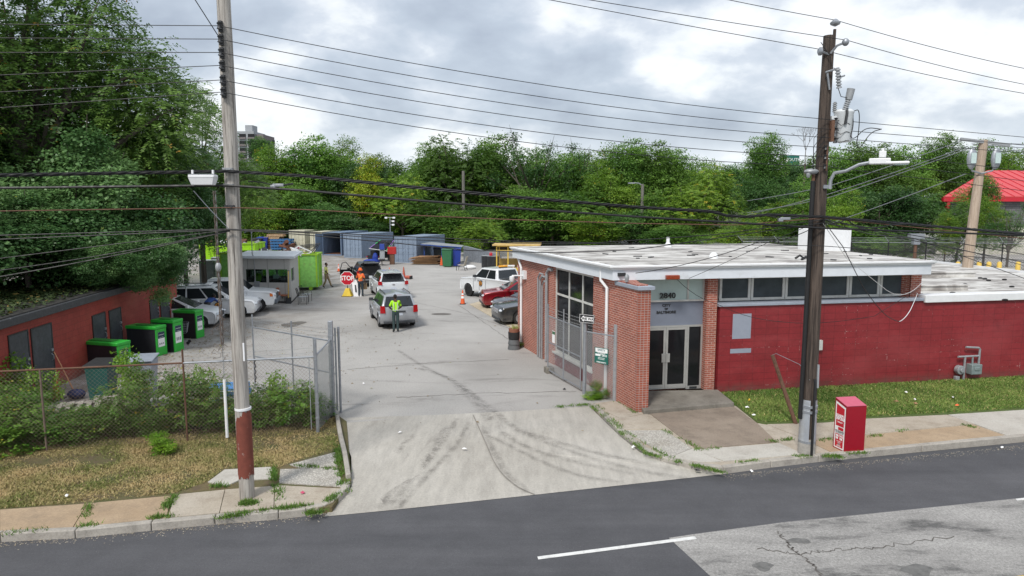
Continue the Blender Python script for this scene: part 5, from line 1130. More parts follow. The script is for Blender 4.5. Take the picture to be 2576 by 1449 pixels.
def car(name, lab, cat, pos, h, L, W, body, prof, cab, xr, xf, R=.35, zb=.22, group=None, rim='rim_alloy', split=(.33, .66), opts=(), door=None, belt=None):
    """prof: outline points from the nose over the bonnet to the tail; cab: (xrear_base, xrear_roof, xfront_roof, xfront_base, zbase, zroof, wbase, wroof)"""
    c = thing(name, lab, cat, pos, math.atan2(h[1], h[0]), group); ol = outline(prof, xr, xf, R*1.16, zb, L, 0)
    zt = max(z for x, z in prof); w = MB(); n = len(ol); lay = []
    for y, a, sh in ((W/2-.035, .14, .10), (W/2, .11, .05), (W/2-.03, .07, .015), (W/2-.16, .03, 0), (W*.22, 0, -.012), (0, 0, -.018)):
        ring = []
        for x, z in ol:
            e = max(0, abs(x)-(L/2-.55))/.55; xx = x-math.copysign(a*e*e, x); zz = z
            if z > zb+.3: zz = z-sh*min(1, (z-zb-.3)/(zt-zb-.3)*1.15)
            ring.append((xx, y, zz))
        lay.append(ring)
    lo = [(x, W/2-.05, z) for x, z in [(p[0], p[2]) for p in lay[0]]]
    full = lay+[[(x, -y, z) for x, y, z in r] for r in reversed(lay[:-1])]
    b = 0; vs = [p for r in full for p in r]; m = len(full)
    fs_ = [(i*n+k, (i+1)*n+k, (i+1)*n+(k+1) % n, i*n+(k+1) % n) for i in range(m-1) for k in range(n)]+[tuple(range(n)), tuple(range((m-1)*n+n-1, (m-1)*n-1, -1))]
    w.add(vs, fs_); o = w.build('body', body, c, smooth=38)
    w = MB(); w.bx(-L/2+.3, L/2-.3, -W/2+.16, W/2-.16, zb-.02, zb+.5); w.build('underbody', M_['cable_black'], c)
    for x in (xr, xf):
        for s in (-1, 1): wheel(c, x, s*(W/2-.115), R, .22, M_[rim])
    x0, x1, x2, x3, z0, z1, w0, w1 = cab
    zm = z1+.035; bs = MB()
    V_ = [Vector(p) for p in ((x0, -w0, z0), (x3, -w0, z0), (x2, -w1, z1), (x1, -w1, z1), (x0, w0, z0), (x3, w0, z0), (x2, w1, z1), (x1, w1, z1))]
    e = .10
    top = [(x1-.0, -w1*.8, z1+.03), (x2-.05, -w1*.8, z1+.03), (x2-.05, w1*.8, z1+.03), (x1, w1*.8, z1+.03), (x1+.2, 0, zm+.015), (x2-.25, 0, zm+.015)]
    bs.add([tuple(p) for p in V_]+top, [(0, 1, 2, 3), (5, 4, 7, 6), (4, 0, 3, 7), (1, 5, 6, 2), (3, 2, 9, 8), (6, 7, 11, 10), (2, 6, 10, 9), (7, 3, 8, 11), (8, 9, 13, 12), (10, 11, 12, 13), (9, 10, 13), (11, 8, 12)])
    open_hatch = 'hatch' in opts; cb = bs.build('cabin', body, c, smooth=40, bevel=.03)
    qR = [V_[0], V_[1], V_[2], V_[3]]; qL = [V_[5], V_[4], V_[7], V_[6]]; qF = [V_[1], V_[5], V_[6], V_[2]]; qB = [V_[4], V_[0], V_[3], V_[7]]
    gl = M_['car_glass']
    panel(qF, .05, .95, .06, .93).build('windscreen', gl, c)
    if not open_hatch: panel(qB, .07, .93, .08 if 'van' in opts else .12, .9).build('rear_window', gl, c)
    ed = [.06]+list(split)+[.93]
    for s, q in ((0, qR), (1, qL)):
        E_ = ed if s == 0 else [1-v for v in reversed(ed)]
        for i in range(len(E_)-1): panel(q, E_[i]+.015, E_[i+1]-.015, .06, .88).build('side_window', gl, c)
    # lamps
    hl = belt or (prof[2][1]-.13)
    for s in (-1, 1):
        w = MB(Matrix.Translation((L/2-.13, s*(W/2-.24), hl-.03)) @ Matrix.Rotation(-s*.42, 4, 'Z')); w.ball((0, 0, 0), (.15, .21, .10) if 'truck' in opts else (.15, .22, .075), 12, 6); w.build('headlight', M_['lamp_clear'], c)
        w = MB(); q = opts[opts.index('tail')+1] if 'tail' in opts else (.12, .45)
        tz, thh = q[1]+zb+.25, q[0]
        w.slab([(-L/2-.005, s*(W/2-.24), tz), (-L/2+.10, s*(W/2+.0), tz), (-L/2+.16, s*(W/2-.012), tz+thh*1.7), (-L/2+.03, s*(W/2-.22), tz+thh*1.7)], -.03*s)
        w.build('taillight', M_['lamp_lit'] if 'brake' in opts else M_['lamp_red'], c)
        w = MB(); w.box((x3-.35, s*(w0+.14), z0+.10), (.12, .22, .16)); w.box((x3-.33, s*(w0+.03), z0+.06), (.06, .1, .05)); w.build('mirror', M_['trim_grey'] if 'darkmirror' in opts else body, c, bevel=.02)
    gh = .14 if 'truck' in opts else .04
    w = MB(); w.bx(L/2-.06, L/2+.004, -W*.26, W*.26, hl-.14-gh, hl+.02)
    for k in range(4): w.bx(L/2+.0045, L/2+.012, -W*.24, W*.24, hl-.12-gh+k*(.036+gh/4), hl-.11-gh+k*(.036+gh/4))
    w.build('grille', M_['chrome'] if 'chromegrille' in opts else M_['trim_grey'], c, bevel=.006)
    w = MB(); w.bx(L/2-.12, L/2-.0, -W*.34, W*.34, zb+.02, zb+.16); w.build('front_bumper', M_['bumper_grey'] if 'truck' in opts else M_['trim_grey'], c, bevel=.02)
    w = MB(); w.bx(-L/2-.01, -L/2+.12, -W*.42, W*.42, zb+.02, zb+.14); w.build('rear_bumper', M_['trim_grey'], c, bevel=.02)
    w = MB(); w.bx(-L/2-.006, -L/2+.03, -.16, .16, zb+.42, zb+.54); w.build('number_plate', M_['plate_pale'], c)
    # door seams and handles
    if 'seams' in opts:
        for s in (-1, 1):
            for i, u in enumerate((split[0], split[1] if len(split) > 1 else .7, .95)):
                x = lerp(x0, x3, u if s < 0 else u); w = MB(); w.bx(x-.006, x+.006, s*(W/2)-.004, s*(W/2)+.004, zb+.12, z0-.10); w.build('door_seam', M_['cable_black'], c)
                if i: w = MB(); w.bx(x-.32 if i == 1 else x-.62, x-.14 if i == 1 else x-.44, s*W/2-.01, s*W/2+.03, z0-.16, z0-.12); w.build('door_handle', M_['chrome'] if 'truck' in opts else body, c, bevel=.006)
    return c
H2_ = Vector((-.3203, .9473, 0))
def at_wheel(px, h, lx, ly):
    """world origin so that local ground point (lx, ly) lands on px"""
    a = math.atan2(h[1], h[0]); R = Matrix.Rotation(a, 3, 'Z'); return Vector(px)-R @ Vector((lx, ly, 0))
def seal(c, x, y, z, r=.17):
    s = 1 if y > 0 else -1; w = MB(); w.cyl((x, y, z), (x, y+s*.006, z), r, n=20); o = w.build('city_seal', M_['sign_black'], c)
    w = MB(); w.cyl((x, y+s*.006, z), (x, y+s*.009, z), r*.82, n=20); w.build('seal_ring', pm('seal_gold', (.72, .30, .04), .5), o)
    w = MB(); w.box((x-.03, y+s*.011, z), (.05, .004, r*1.2)); w.box((x+.05, y+s*.011, z+.02), (.035, .004, r*.9)); w.box((x, y+s*.011, z-r*.5), (.16, .004, .03)); w.build('seal_figure', M_['sign_black'], o)
# silver SUV at the end of the queue
hj = H2_; pj = at_wheel(G(998, 820), hj, -1.35, 0)
c = car('queue_car', 'silver boxy SUV waiting last in the queue, its back to the camera', 'car', pj, hj, 4.75, 1.87, M_['silver_car'], [(2.37, .55), (2.36, .82), (2.2, .98), (1.2, 1.08), (.95, 1.10), (-2.2, 1.12), (-2.33, 1.06), (-2.37, .7)],
        (-2.28, -2.02, .25, .98, 1.08, 1.68, .87, .68), -1.35, 1.45, .37, .28, split=(.27, .62), opts=('tail', (.21, .30), 'brake', 'van', 'seams', 'darkmirror'))
for s in (-1, 1): MB().tube([(-1.8, s*.62, 1.72), (-1.75, s*.62, 1.77), (0, s*.62, 1.77), (.1, s*.62, 1.72)], .022, 6).build('roof_rail', M_['trim_grey'], c)
w = MB(); w.bx(-2.02, -1.96, -.2, .2, 1.66, 1.69); w.build('brake_light', M_['lamp_lit'], c); MB().tube([(-2.32, .05, 1.16), (-2.30, -.3, 1.19), (-2.28, -.45, 1.17)], .012, 4).build('wiper', M_['cable_black'], c)
w = MB(); w.bx(-2.40, -2.36, -.3, .3, .86, .93); w.build('tailgate_handle', M_['trim_grey'], c)
for s in (-1, 1): w = MB(); w.cyl((-2.12, s*.45, 1.42), (-2.16, s*.45, 1.58), .025, n=6); w.build('tailgate_strut', M_['trim_grey'], c)
w = MB(); w.cyl((-2.1, -.4, .26), (-2.42, -.4, .25), .035, n=8); w.build('exhaust', M_['steel_dark'], c)
c.scale = (.95,)*3
# pearl crossover ahead of it
p2 = at_wheel(G(951, 751), hj, -1.4, .85)
c = car('queue_car', 'pearl white crossover second in the queue with red tail lamps glowing', 'car', p2, hj, 4.6, 1.86, M_['pearl_car'], [(2.3, .5), (2.28, .78), (2.1, .95), (1.2, 1.06), (.95, 1.08), (-2.1, 1.12), (-2.26, 1.0), (-2.3, .7)],
        (-2.22, -1.72, .2, 1.05, 1.05, 1.64, .87, .62), -1.4, 1.3, .35, .24, split=(.30, .62), opts=('tail', (.13, .44), 'brake', 'van', 'seams'))
w = MB(); w.bx(-1.78, -1.72, -.2, .2, 1.63, 1.66); w.build('brake_light', M_['lamp_lit'], c)
for s in (-1, 1): w = MB(); w.slab([(-2.20, s*.90, 1.0), (-2.12, s*.90, 1.02), (-1.92, s*.76, 1.45), (-1.97, s*.73, 1.45)], .02*s); w.build('pillar_lamp', M_['lamp_lit'], c)
w = MB(); w.bx(-2.28, -1.8, -.6, .6, 1.655, 1.675); w.build('roof_spoiler', M_['pearl_car'], c); w = MB(); w.bx(-2.312, -2.28, -.07, .07, .93, 1.0); w.build('badge', M_['chrome'], c)
# dark SUV with its tailgate up and driver door open
p3 = at_wheel(G(932, 721), hj, -2.1, 0)
c = car('queue_car', 'dark SUV first in the queue with tailgate raised and front door open', 'car', p3, hj, 4.7, 1.9, M_['dark_car'], [(2.35, .5), (2.33, .8), (2.1, .98), (1.2, 1.06), (.95, 1.08), (-2.1, 1.1), (-2.28, .9), (-2.35, .62)],
        (-2.1, -1.95, .2, 1.05, 1.05, 1.62, .88, .66), -1.4, 1.35, .36, .26, split=(.30, .62), opts=('tail', (.1, .45), 'hatch', 'seams'))
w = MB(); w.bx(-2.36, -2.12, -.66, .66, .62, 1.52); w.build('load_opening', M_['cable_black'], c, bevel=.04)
w = MB(); w.slab([(-1.98, -.66, 1.60), (-1.98, .66, 1.60), (-3.0, .58, 1.78), (-3.0, -.58, 1.78)], .06); tg = w.build('tailgate', M_['dark_car'], c, bevel=.02); w = MB(); w.slab([(-2.06, -.5, 1.675), (-2.06, .5, 1.675), (-2.6, .46, 1.77), (-2.6, -.46, 1.77)], .006); w.build('pane', M_['car_glass'], tg); w = MB(); w.bx(-3.02, -2.98, -.5, .5, 1.76, 1.80); w.build('trim', M_['galvanised'], tg)
w = MB(); w.bx(-2.45, -2.32, -.8, .8, .5, .56); w.build('sill_trim', M_['galvanised'], c)
w = MB(); w.ball((-2.30, -.25, .85), (.1, .3, .25), 10, 6); w.ball((-2.30, .3, .82), (.1, .22, .2), 10, 6); w.build('cargo_bag', pm('cargo_black', (.04, .04, .045), .35), c)
dR = Matrix.Translation((.98, .95, 0)) @ Matrix.Rotation(math.radians(-62), 4, 'Z')
w = MB(dR); w.add([(-1.05, -.03, .35), (0, -.03, .35), (0, -.03, 1.0), (-1.05, -.03, 1.05), (-1.05, .03, .35), (0, .03, .35), (0, .03, 1.0), (-1.05, .03, 1.05)], [(0, 1, 2, 3), (7, 6, 5, 4), (0, 3, 7, 4), (1, 5, 6, 2), (3, 2, 6, 7), (0, 4, 5, 1)])
w.tube([(-1.03, 0, 1.03), (-.85, 0, 1.52), (-.55, 0, 1.58), (-.2, 0, 1.2), (0, 0, 1.0)], .03, 6); dr_ = w.build('door', M_['dark_car'], c); w = MB(dR); w.bx(-.35, -.15, .04, .16, .98, 1.12); w.build('mirror', M_['dark_car'], dr_, bevel=.02)
# left row: pickup, wagon, hatchback (facing right)
def hd(deg): return Vector((math.cos(math.radians(deg)), math.sin(math.radians(deg)), 0))
TR = [(2.93, .62), (2.93, .9), (2.88, 1.08), (2.65, 1.17), (1.6, 1.27), (1.42, 1.30), (-2.85, 1.33), (-2.93, 1.25), (-2.93, .7)]
def truck(lab, p, h, rim, opts, sealside, w_=2.0):
    c = car('pickup_truck', lab, 'pickup truck', p, h, 5.87, w_, M_['white_car'], TR, (-.95, -.75, .78, 1.50, 1.28, 1.90, .92, .76), -1.85, 1.93, .40, .40, rim=rim, split=(.44,), opts=('truck', 'seams', 'darkmirror', 'tail', (.2, .35))+opts, belt=1.02)
    w = MB(); w.bx(-2.82, -1.02, -.78, .78, 1.325, 1.36); w.build('bed_cover', M_['cable_black'], c, bevel=.01); seal(c, .62, sealside*(w_/2+.002), .95)
    return c
hF = hd(12); pF = at_wheel(G(653, 786), hF, 1.93, -1.0)
c = truck('white crew pickup with amber corner lamp parked beside the guard booth', pF, hF, 'rim_alloy', (), 1); 
for s in (-1, 1): w = MB(); w.box((2.70, s*.93, 1.0), (.16, .12, .2)); w.build('indicator', M_['lamp_amber'], c, bevel=.02)
w = MB(); w.bx(2.80, 3.0, -.95, .95, .48, .72); w.build('bumper', M_['bumper_grey'], c, bevel=.03); c.scale = (.95,)*3
hW = hd(12); pW = at_wheel(G(646, 797), hW, 2.2, -.75)
c = car('station_wagon', 'white city wagon with orange door seal and low roof light, door open', 'car', pW, hW, 4.5, 1.84, M_['white_car'], [(2.24, .5), (2.22, .72), (2.05, .88), (1.25, 1.02), (1.0, 1.05), (-2.05, 1.08), (-2.2, .95), (-2.24, .65)],
        (-2.15, -1.75, .1, 1.1, 1.02, 1.64, .86, .62), -1.35, 1.35, .34, .23, split=(.30, .62), opts=('seams', 'chromegrille'))
seal(c, .35, -.922, .66, .19); w = MB(); w.bx(-.35, -.1, -.5, .5, 1.70, 1.77); w.build('light_bar', M_['white_paint'], c, bevel=.02)
dR = Matrix.Translation((.98, -.92, 0)) @ Matrix.Rotation(math.radians(38), 4, 'Z')
for s in (-1, 1): w = MB(); w.tube([(-1.6, s*.55, 1.69), (.0, s*.55, 1.70)], .018, 5); w.build('roof_rail', M_['galvanised'], c)
hH = hd(10); pH = at_wheel(G(507, 826), hH, 1.25, -.8)
c = car('hatchback', 'small white hatchback parked nearest between red shed and black bins', 'car', pH, hH, 4.05, 1.72, M_['white_car'], [(2.02, .42), (2.0, .66), (1.82, .80), (1.2, .93), (.95, .97), (-1.85, 1.0), (-1.98, .85), (-2.02, .55)],
        (-1.95, -1.45, -.05, 1.05, .95, 1.46, .80, .56), -1.25, 1.25, .30, .20, split=(.30, .60), opts=('seams',))
w = MB(); w.bx(1.9, 2.025, -.5, .5, .30, .42); w.build('lower_grille', M_['trim_grey'], c, bevel=.02)
# right row beside the office
hp = hd(90+40); pp = at_wheel(G(1180, 748), hp, 1.93, .88)+Vector((0, .6, 0))
c = truck('white crew pickup with amber roof beacon parked furthest in the right row', pp, hp, 'rim_dark', (), 1)
w = MB(); w.bx(-.5, -.3, -.32, .32, 2.0, 2.10); w.build('beacon', pm('beacon_amber', (.85, .38, .02), .3), c, bevel=.03); w = MB(); w.bx(-.48, -.32, -.28, .28, 1.93, 2.0); w.build('beacon_base', M_['cable_black'], c)
hr = Vector((-.95, -.31, 0)).normalized(); hr0 = Vector((-.985, -.17, 0)); pr_ = at_wheel(G(1250, 777), hr0, 1.4, .85)
c = car('parked_car', 'metallic red SUV nosing out from behind the brick office', 'car', pr_, hr0, 4.7, 1.9, M_['red_car'], [(2.35, .48), (2.34, .80), (2.2, .96), (1.3, 1.08), (1.05, 1.10), (-2.1, 1.12), (-2.3, .95), (-2.35, .6)],
        (-2.2, -1.5, .1, 1.15, 1.06, 1.62, .87, .62), -1.4, 1.4, .36, .24, split=(.30, .62), opts=('seams',))
c.scale = (.95,)*3
for s in (-1, 1): w = MB(); w.bx(2.30, 2.375, s*.02, s*.26, .66, .88); w.build('grille', M_['cable_black'], c, bevel=.03)
pl_ = at_wheel(G(1249, 795), hr, 2.35, .5)
c = car('parked_car', 'black saloon with arrow shaped grille between the red SUV and the nearest black car', 'car', pl_, hr, 4.9, 1.86, M_['black_car'], [(2.45, .42), (2.44, .68), (2.3, .80), (1.4, .94), (1.15, .96), (-2.2, 1.02), (-2.4, .9), (-2.45, .55)],
        (-1.9, -1.0, .2, 1.25, .95, 1.42, .84, .58), -1.45, 1.45, .34, .18, split=(.38, .66), opts=('chromegrille',)); c.scale = (.93,)*3
pm_ = at_wheel(G(1256, 817), hr, 2.4, .55)
c = car('parked_car', 'black saloon with bright barred chrome grille parked nearest to the brick wall', 'car', pm_, hr, 4.9, 1.86, M_['black_car'], [(2.45, .42), (2.44, .74), (2.3, .88), (1.4, .98), (1.15, 1.0), (-2.2, 1.05), (-2.4, .92), (-2.45, .55)],
        (-1.9, -1.0, .2, 1.25, .98, 1.46, .84, .58), -1.45, 1.45, .34, .18, split=(.38, .66), opts=('chromegrille',))
# cream van nose behind the booth
hv = hd(-8); c = car('van', 'old cream van peeping out between the booth and the green dumpster', 'van', G(744, 722)-hv*2.0+Vector((-.6, .6, 0)), hv, 4.6, 1.8, pm('cream_van', (.62, .60, .50), .4), [(2.3, .5), (2.28, .9), (2.22, 1.1), (2.0, 1.14), (1.9, 1.15), (-2.2, 1.15), (-2.28, .8), (-2.3, .6)],
        (-2.2, -2.15, 1.55, 2.05, 1.1, 1.9, .86, .78), -1.3, 1.4, .34, .3, split=(.3, .62), opts=())
for s in (-1, 1): w = MB(); w.box((2.26, s*.6, .82), (.1, .25, .14)); w.build('indicator', M_['lamp_amber'], c)
# ------------------------------------------------------------------ people
pm('skin_brown', (.10, .045, .025), .5); pm('skin_tan', (.30, .15, .09), .5); pm('hair_black', (.01, .009, .008), .8)
pm('hivis_yellow', (.42, .85, .02), .7, var=.1); pm('hivis_orange', (.90, .17, .04), .7, var=.1); pm('shirt_yellow', (.72, .70, .22), .8); pm('trousers_green', (.035, .06, .062), .85); pm('trousers_khaki', (.26, .19, .11), .85); pm('trousers_navy', (.03, .045, .06), .85); pm('shoe_dark', (.02, .02, .022), .6); pm('blue_shirt', (.02, .06, .22), .8); pm('reflective', (.55, .57, .55), .4)
def person(lab, pos, rz, J, mats, parts=(), scale=1.0, lean=None):
    """J: joint positions (x forward, y left); mats: skin, top, trousers, shoes"""
    t_ = thing('person', lab, 'person', pos, rz); t_.scale = (scale,)*3
    D_ = {'pelvis': (0, 0, .95), 'waist': (0, 0, 1.08), 'chest': (0, 0, 1.32), 'neck': (0, 0, 1.48), 'headb': (.01, 0, 1.56),
          'shL': (0, .17, 1.43), 'elL': (-.02, .26, 1.16), 'wrL': (.06, .25, .92), 'shR': (0, -.17, 1.43), 'elR': (-.02, -.26, 1.16), 'wrR': (.06, -.25, .92),
          'hiL': (0, .10, .90), 'knL': (.02, .11, .50), 'anL': (-.01, .12, .09), 'toL': (.15, .13, .04), 'hiR': (0, -.10, .90), 'knR': (.02, -.11, .50), 'anR': (-.01, -.12, .09), 'toR': (.15, -.13, .04)}
    D_.update(J); nm = list(D_); idx = {k: i for i, k in enumerate(nm)}
    Ed = [('pelvis', 'waist'), ('waist', 'chest'), ('chest', 'neck'), ('neck', 'headb'), ('chest', 'shL'), ('shL', 'elL'), ('elL', 'wrL'), ('chest', 'shR'), ('shR', 'elR'), ('elR', 'wrR'),
          ('pelvis', 'hiL'), ('hiL', 'knL'), ('knL', 'anL'), ('anL', 'toL'), ('pelvis', 'hiR'), ('hiR', 'knR'), ('knR', 'anR'), ('anR', 'toR')]
    rad = {'pelvis': (.15, .12), 'waist': (.15, .115), 'chest': (.175, .125), 'neck': (.065, .06), 'headb': (.06, .06), 'sh': (.075, .07), 'el': (.052, .05), 'wr': (.034, .03), 'hi': (.105, .10), 'kn': (.075, .07), 'an': (.055, .055), 'to': (.045, .035)}
    me = bpy.data.meshes.new('body'); me.from_pydata([D_[k] for k in nm], [(idx[a], idx[b]) for a, b in Ed], [])
    o = bpy.data.objects.new('body', me); COL.objects.link(o); sk = o.modifiers.new('skin', 'SKIN'); sk.use_smooth_shade = True
    for i, k in enumerate(nm):
        r = rad.get(k) or rad[k[:2]]; v = me.skin_vertices[0].data[i]; v.radius = r; v.use_root = (k == 'pelvis')
    ss_ = o.modifiers.new('sub', 'SUBSURF'); ss_.levels = 2; ss_.render_levels = 2
    dg = bpy.context.evaluated_depsgraph_get(); nme = bpy.data.meshes.new_from_object(o.evaluated_get(dg)); bpy.data.objects.remove(o)
    bm = bmesh.new(); bm.from_mesh(nme)
    # head with nose, brow and ears, and hands of five fingers, joined into the same body mesh
    hc = Vector(D_['headb'])+Vector((.012, 0, .10)); hb = MB(); hb.ball(hc, (.098, .078, .12), 14, 10); hb.ball(hc+Vector((.035, 0, -.065)), (.06, .052, .05), 10, 6); hb.add([hc+Vector(p) for p in ((.09, 0, .03), (.092, .016, -.02), (.118, 0, -.02), (.092, -.016, -.02), (.09, 0, -.035))], [(0, 1, 2), (0, 2, 3), (1, 4, 2), (2, 4, 3)])
    for s in (-1, 1): hb.ball(hc+Vector((-.005, s*.08, -.01)), (.022, .012, .032), 8, 5)
    for s, S in ((1, 'L'), (-1, 'R')):
        wv = Vector(D_['wr'+S]); ev = Vector(D_['el'+S]); d = (wv-ev).normalized(); x = d.orthogonal().normalized() if abs(d.z) > .95 else d.cross(Vector((0, 0, 1))).normalized(); n_ = d.cross(x)
        if x.x < 0: x = -x
        Rm = Matrix((x, n_, d)).transposed(); pal = wv+d*.055; hb.box(pal, (.075, .028, .09), Rm)
        for k in range(4):
            b0 = wv+d*.098+x*(-.028+.019*k); ln = (.062, .072, .068, .052)[k]; m1 = b0+d*ln*.5+n_*.006; hb.tube([b0, m1, m1+d*ln*.42+n_*.02], [.009, .0085, .007], 6)
        b0 = wv+d*.03+x*.036; hb.tube([b0, b0+x*.022+d*.025, b0+x*.03+d*.058], [.011, .010, .008], 6)
    nb = len(bm.verts); vsn = [bm.verts.new(p) for p in hb.v]
    for f in hb.f:
        try: nf = bm.faces.new([vsn[i] for i in f]); nf.material_index = 0; nf.smooth = True; nf.tag = True
        except ValueError: pass
    slv = J.get('_sleeve', .55); ez = {}
    def dist(p, a, b):
        a, b = Vector(a), Vector(b); t = max(0, min(1, (p-a).dot(b-a)/(b-a).length_squared)); return (p-a.lerp(b, t)).length, t
    for f in bm.faces:
        if f.tag: continue
        p = f.calc_center_median(); best = min(((dist(p, D_[a], D_[b])[0], i) for i, (a, b) in enumerate(Ed))); a, b = Ed[best[1]]; t = dist(p, D_[a], D_[b])[1]; k = a[:2]+b[:2]
        m = 1
        if b == 'headb' or (b == 'neck' and t > .8): m = 0
        elif b[:2] == 'el': m = 1 if t < .75 or mats[1] == 'long' else 0
        elif b[:2] == 'wr': m = 0
        elif a == 'pelvis' and b == 'waist': m = 2 if t < .45 else 1
        elif b[:2] in ('hi', 'kn'): m = 2
        elif b[:2] == 'an': m = 2 if t < .9 else 3
        elif b[:2] == 'to': m = 3
        f.material_index = m
    nme.materials.clear()
    for m in mats: nme.materials.append(M_[m])
    bm.to_mesh(nme); bm.free()
    b = bpy.data.objects.new('body', nme); COL.objects.link(b); b.parent = t_; b['_h'] = 0; del b['_h']
    return t_, hc, D_
def hair(t_, hc, mat='hair_black', s=1.0): w = MB(); w.ball(hc+Vector((-.018, 0, .028)), (.100*s, .084*s, .105*s), 14, 8); w.build('hair', M_[mat], t_)
# 1 worker in lime vest behind the silver SUV, seen from behind, hands forward
t_, hc, J = person('person in lime yellow safety shirt and dark green trousers standing behind the silver SUV', G(996, 836), math.atan2(.95, -.25), {'elL': (.06, .27, 1.17), 'wrL': (.24, .17, 1.08), 'elR': (.06, -.27, 1.17), 'wrR': (.24, -.17, 1.08), 'headb': (.05, 0, 1.55), 'hiL': (0, .09, .9), 'knL': (.02, .09, .5), 'anL': (-.01, .09, .09), 'toL': (.14, .12, .04), 'hiR': (0, -.09, .9), 'knR': (.02, -.09, .5), 'anR': (-.01, -.09, .09), 'toR': (.14, -.12, .04)}, ['skin_brown', 'hivis_yellow', 'trousers_green', 'shoe_dark'])
hair(t_, hc)
for s in (-1, 1): w = MB(); w.tube([(-.125, s*.085, 1.42), (-.152, s*.085, 1.3), (-.14, s*.075, 1.1), (-.125, s*.07, 1.02)], .018, 6); w.build('reflective_stripe', M_['reflective'], t_)
w = MB(); w.tube([(-.128, .13, 1.06), (-.148, .0, 1.06), (-.128, -.13, 1.06)], .018, 6); w.build('reflective_stripe', M_['reflective'], t_)
w = MB(); w.box((.27, -.12, 1.10), (.02, .14, .2), Matrix.Rotation(.5, 3, 'Y')); w.build('clipboard', M_['sign_white'], t_)
# 2 worker in orange
t_, hc, J = person('person in orange safety shirt and orange hat beside the STOP sign', G(908, 746), math.atan2(.9, -.1), {'elR': (0, -.27, 1.15), 'wrR': (.08, -.27, .92), 'elL': (.05, .26, 1.15), 'wrL': (.16, .2, .95)}, ['skin_brown', 'hivis_orange', 'trousers_navy', 'shoe_dark'])
w = MB(); w.lathe([(.15, .03), (.155, .045), (.105, .07), (.10, .15), (.06, .185), (.01, .19)], hc+Vector((0, 0, -.0)), 14); w.build('hat', M_['hivis_orange'], t_)
w = MB(); w.tube([(.0, -.11, 1.38), (-.15, -.07, 1.25), (-.14, .08, 1.12)], .018, 6); w.build('reflective_stripe', pm('hivis_lime', (.55, .72, .05), .5), t_); 
q = t_
bagp = G(911, 742)+Vector((.25, -.35, 0)); 
b_ = thing('paper_bag', 'brown paper bag held low by the worker in orange', 'bag', Vector((bagp.x-.05, bagp.y, .42)), .1); w = MB(); w.bx(-.2, .2, -.1, .1, 0, .4); w.build('bag', pm('kraft_paper', (.42, .29, .17), .8, var=.25), b_, bevel=.02)
w = MB(); w.tube([(-.1, 0, .4), (-.06, 0, .52), (.06, 0, .52), (.1, 0, .4)], .008, 4); w.build('handle', M_['kraft_paper'], b_)
# 3 walking man in yellow
t_, hc, J = person('person in pale yellow shirt and khaki trousers walking right past the dumpster', G(822, 724), -.1, {'knL': (.16, .10, .52), 'anL': (.30, .11, .12), 'toL': (.45, .12, .06), 'knR': (-.02, -.1, .50), 'anR': (-.22, -.1, .12), 'toR': (-.10, -.1, .04), 'elL': (-.12, .26, 1.17), 'wrL': (-.08, .27, .93), 'elR': (.06, -.26, 1.17), 'wrR': (.24, -.24, 1.02)}, ['skin_brown', 'shirt_yellow', 'trousers_khaki', 'shoe_dark'])
hair(t_, hc, s=.99)
# 4 person leaning into the wagon
t_, hc, J = person('person in blue shirt and black trousers leaning into the white wagon', G(522, 812), 1.35, {'waist': (.10, 0, 1.04), 'chest': (.36, 0, 1.14), 'neck': (.52, 0, 1.17), 'headb': (.60, 0, 1.18), 'shL': (.42, .17, 1.14), 'shR': (.42, -.17, 1.14), 'elL': (.6, .24, .98), 'wrL': (.8, .22, .98), 'elR': (.6, -.24, .98), 'wrR': (.8, -.22, .98)}, ['skin_brown', 'blue_shirt', 'shoe_dark', 'shoe_dark'])
hair(t_, hc)
# ------------------------------------------------------------------ guard booth
pm('booth_grey', (.46, .45, .43), .6, var=.06, dirt=(.30, .29, .27), dth=(.6, .9)); pm('booth_roof', (.60, .64, .68), .45, var=.06)
t = NT('clear_glass'); g_ = t.n('BsdfGlossy', {'Color': (.8, .85, .85), 'Roughness': .03}).outputs[0]; tr_ = t.n('BsdfTransparent', {'Color': (.62, .70, .68)}).outputs[0]
t.end(t.n('MixShader', {0: t.n('Fresnel', {'IOR': 1.5}).outputs[0], 1: tr_, 2: g_}).outputs[0]); MATS['clear_glass'] = t.m
bFR, bBR = G(731.5, 761.5), G(757.5, 733); dd = (bBR-bFR); fdir = Vector((-1, .045, 0)).normalized(); W0 = abs((G(731, 761)-G(612, 761)).x)+.3
bd = thing('guard_booth', 'grey panelled guard booth with wide windows and flat white roof', 'booth', bFR); ang = math.atan2(fdir.y, fdir.x)
sd_ = dd.normalized(); SL = dd.length*.72
hb_ = D(731, 671, bFR.y).z
def BPt(u, v, z): p = fdir*u+sd_*v; return Vector((p.x, p.y, z))
def bwall(mb, u0, v0, u1, v1, z0, z1, th=.06):
    a, b = BPt(u0, v0, 0), BPt(u1, v1, 0); d = (b-a).normalized(); n = Vector((-d.y, d.x, 0))*th; mb.prism([a[:2], b[:2], (b+n)[:2], (a+n)[:2]], z0, z1)
zw0, zw1 = D(731, 709, bFR.y).z, D(731, 674, bFR.y).z
zw0 = D(731, 711, bFR.y).z; zw1 = D(731, 677.5, bFR.y).z; hb_ = D(731, 650, bFR.y).z
w = MB(); s_ = -1
bwall(w, W0, 0, 0, 0, .05, zw0, -.06); bwall(w, W0, 0, 0, 0, zw1, hb_, -.06)
mul = [0, .12, W0/2-.08, W0/2+.08, W0-.12, W0]
for a, b in ((0, .12), (W0*.42-.05, W0*.42+.07), (W0*.84, W0)): bwall(w, b, 0, a, 0, zw0, zw1, -.06)
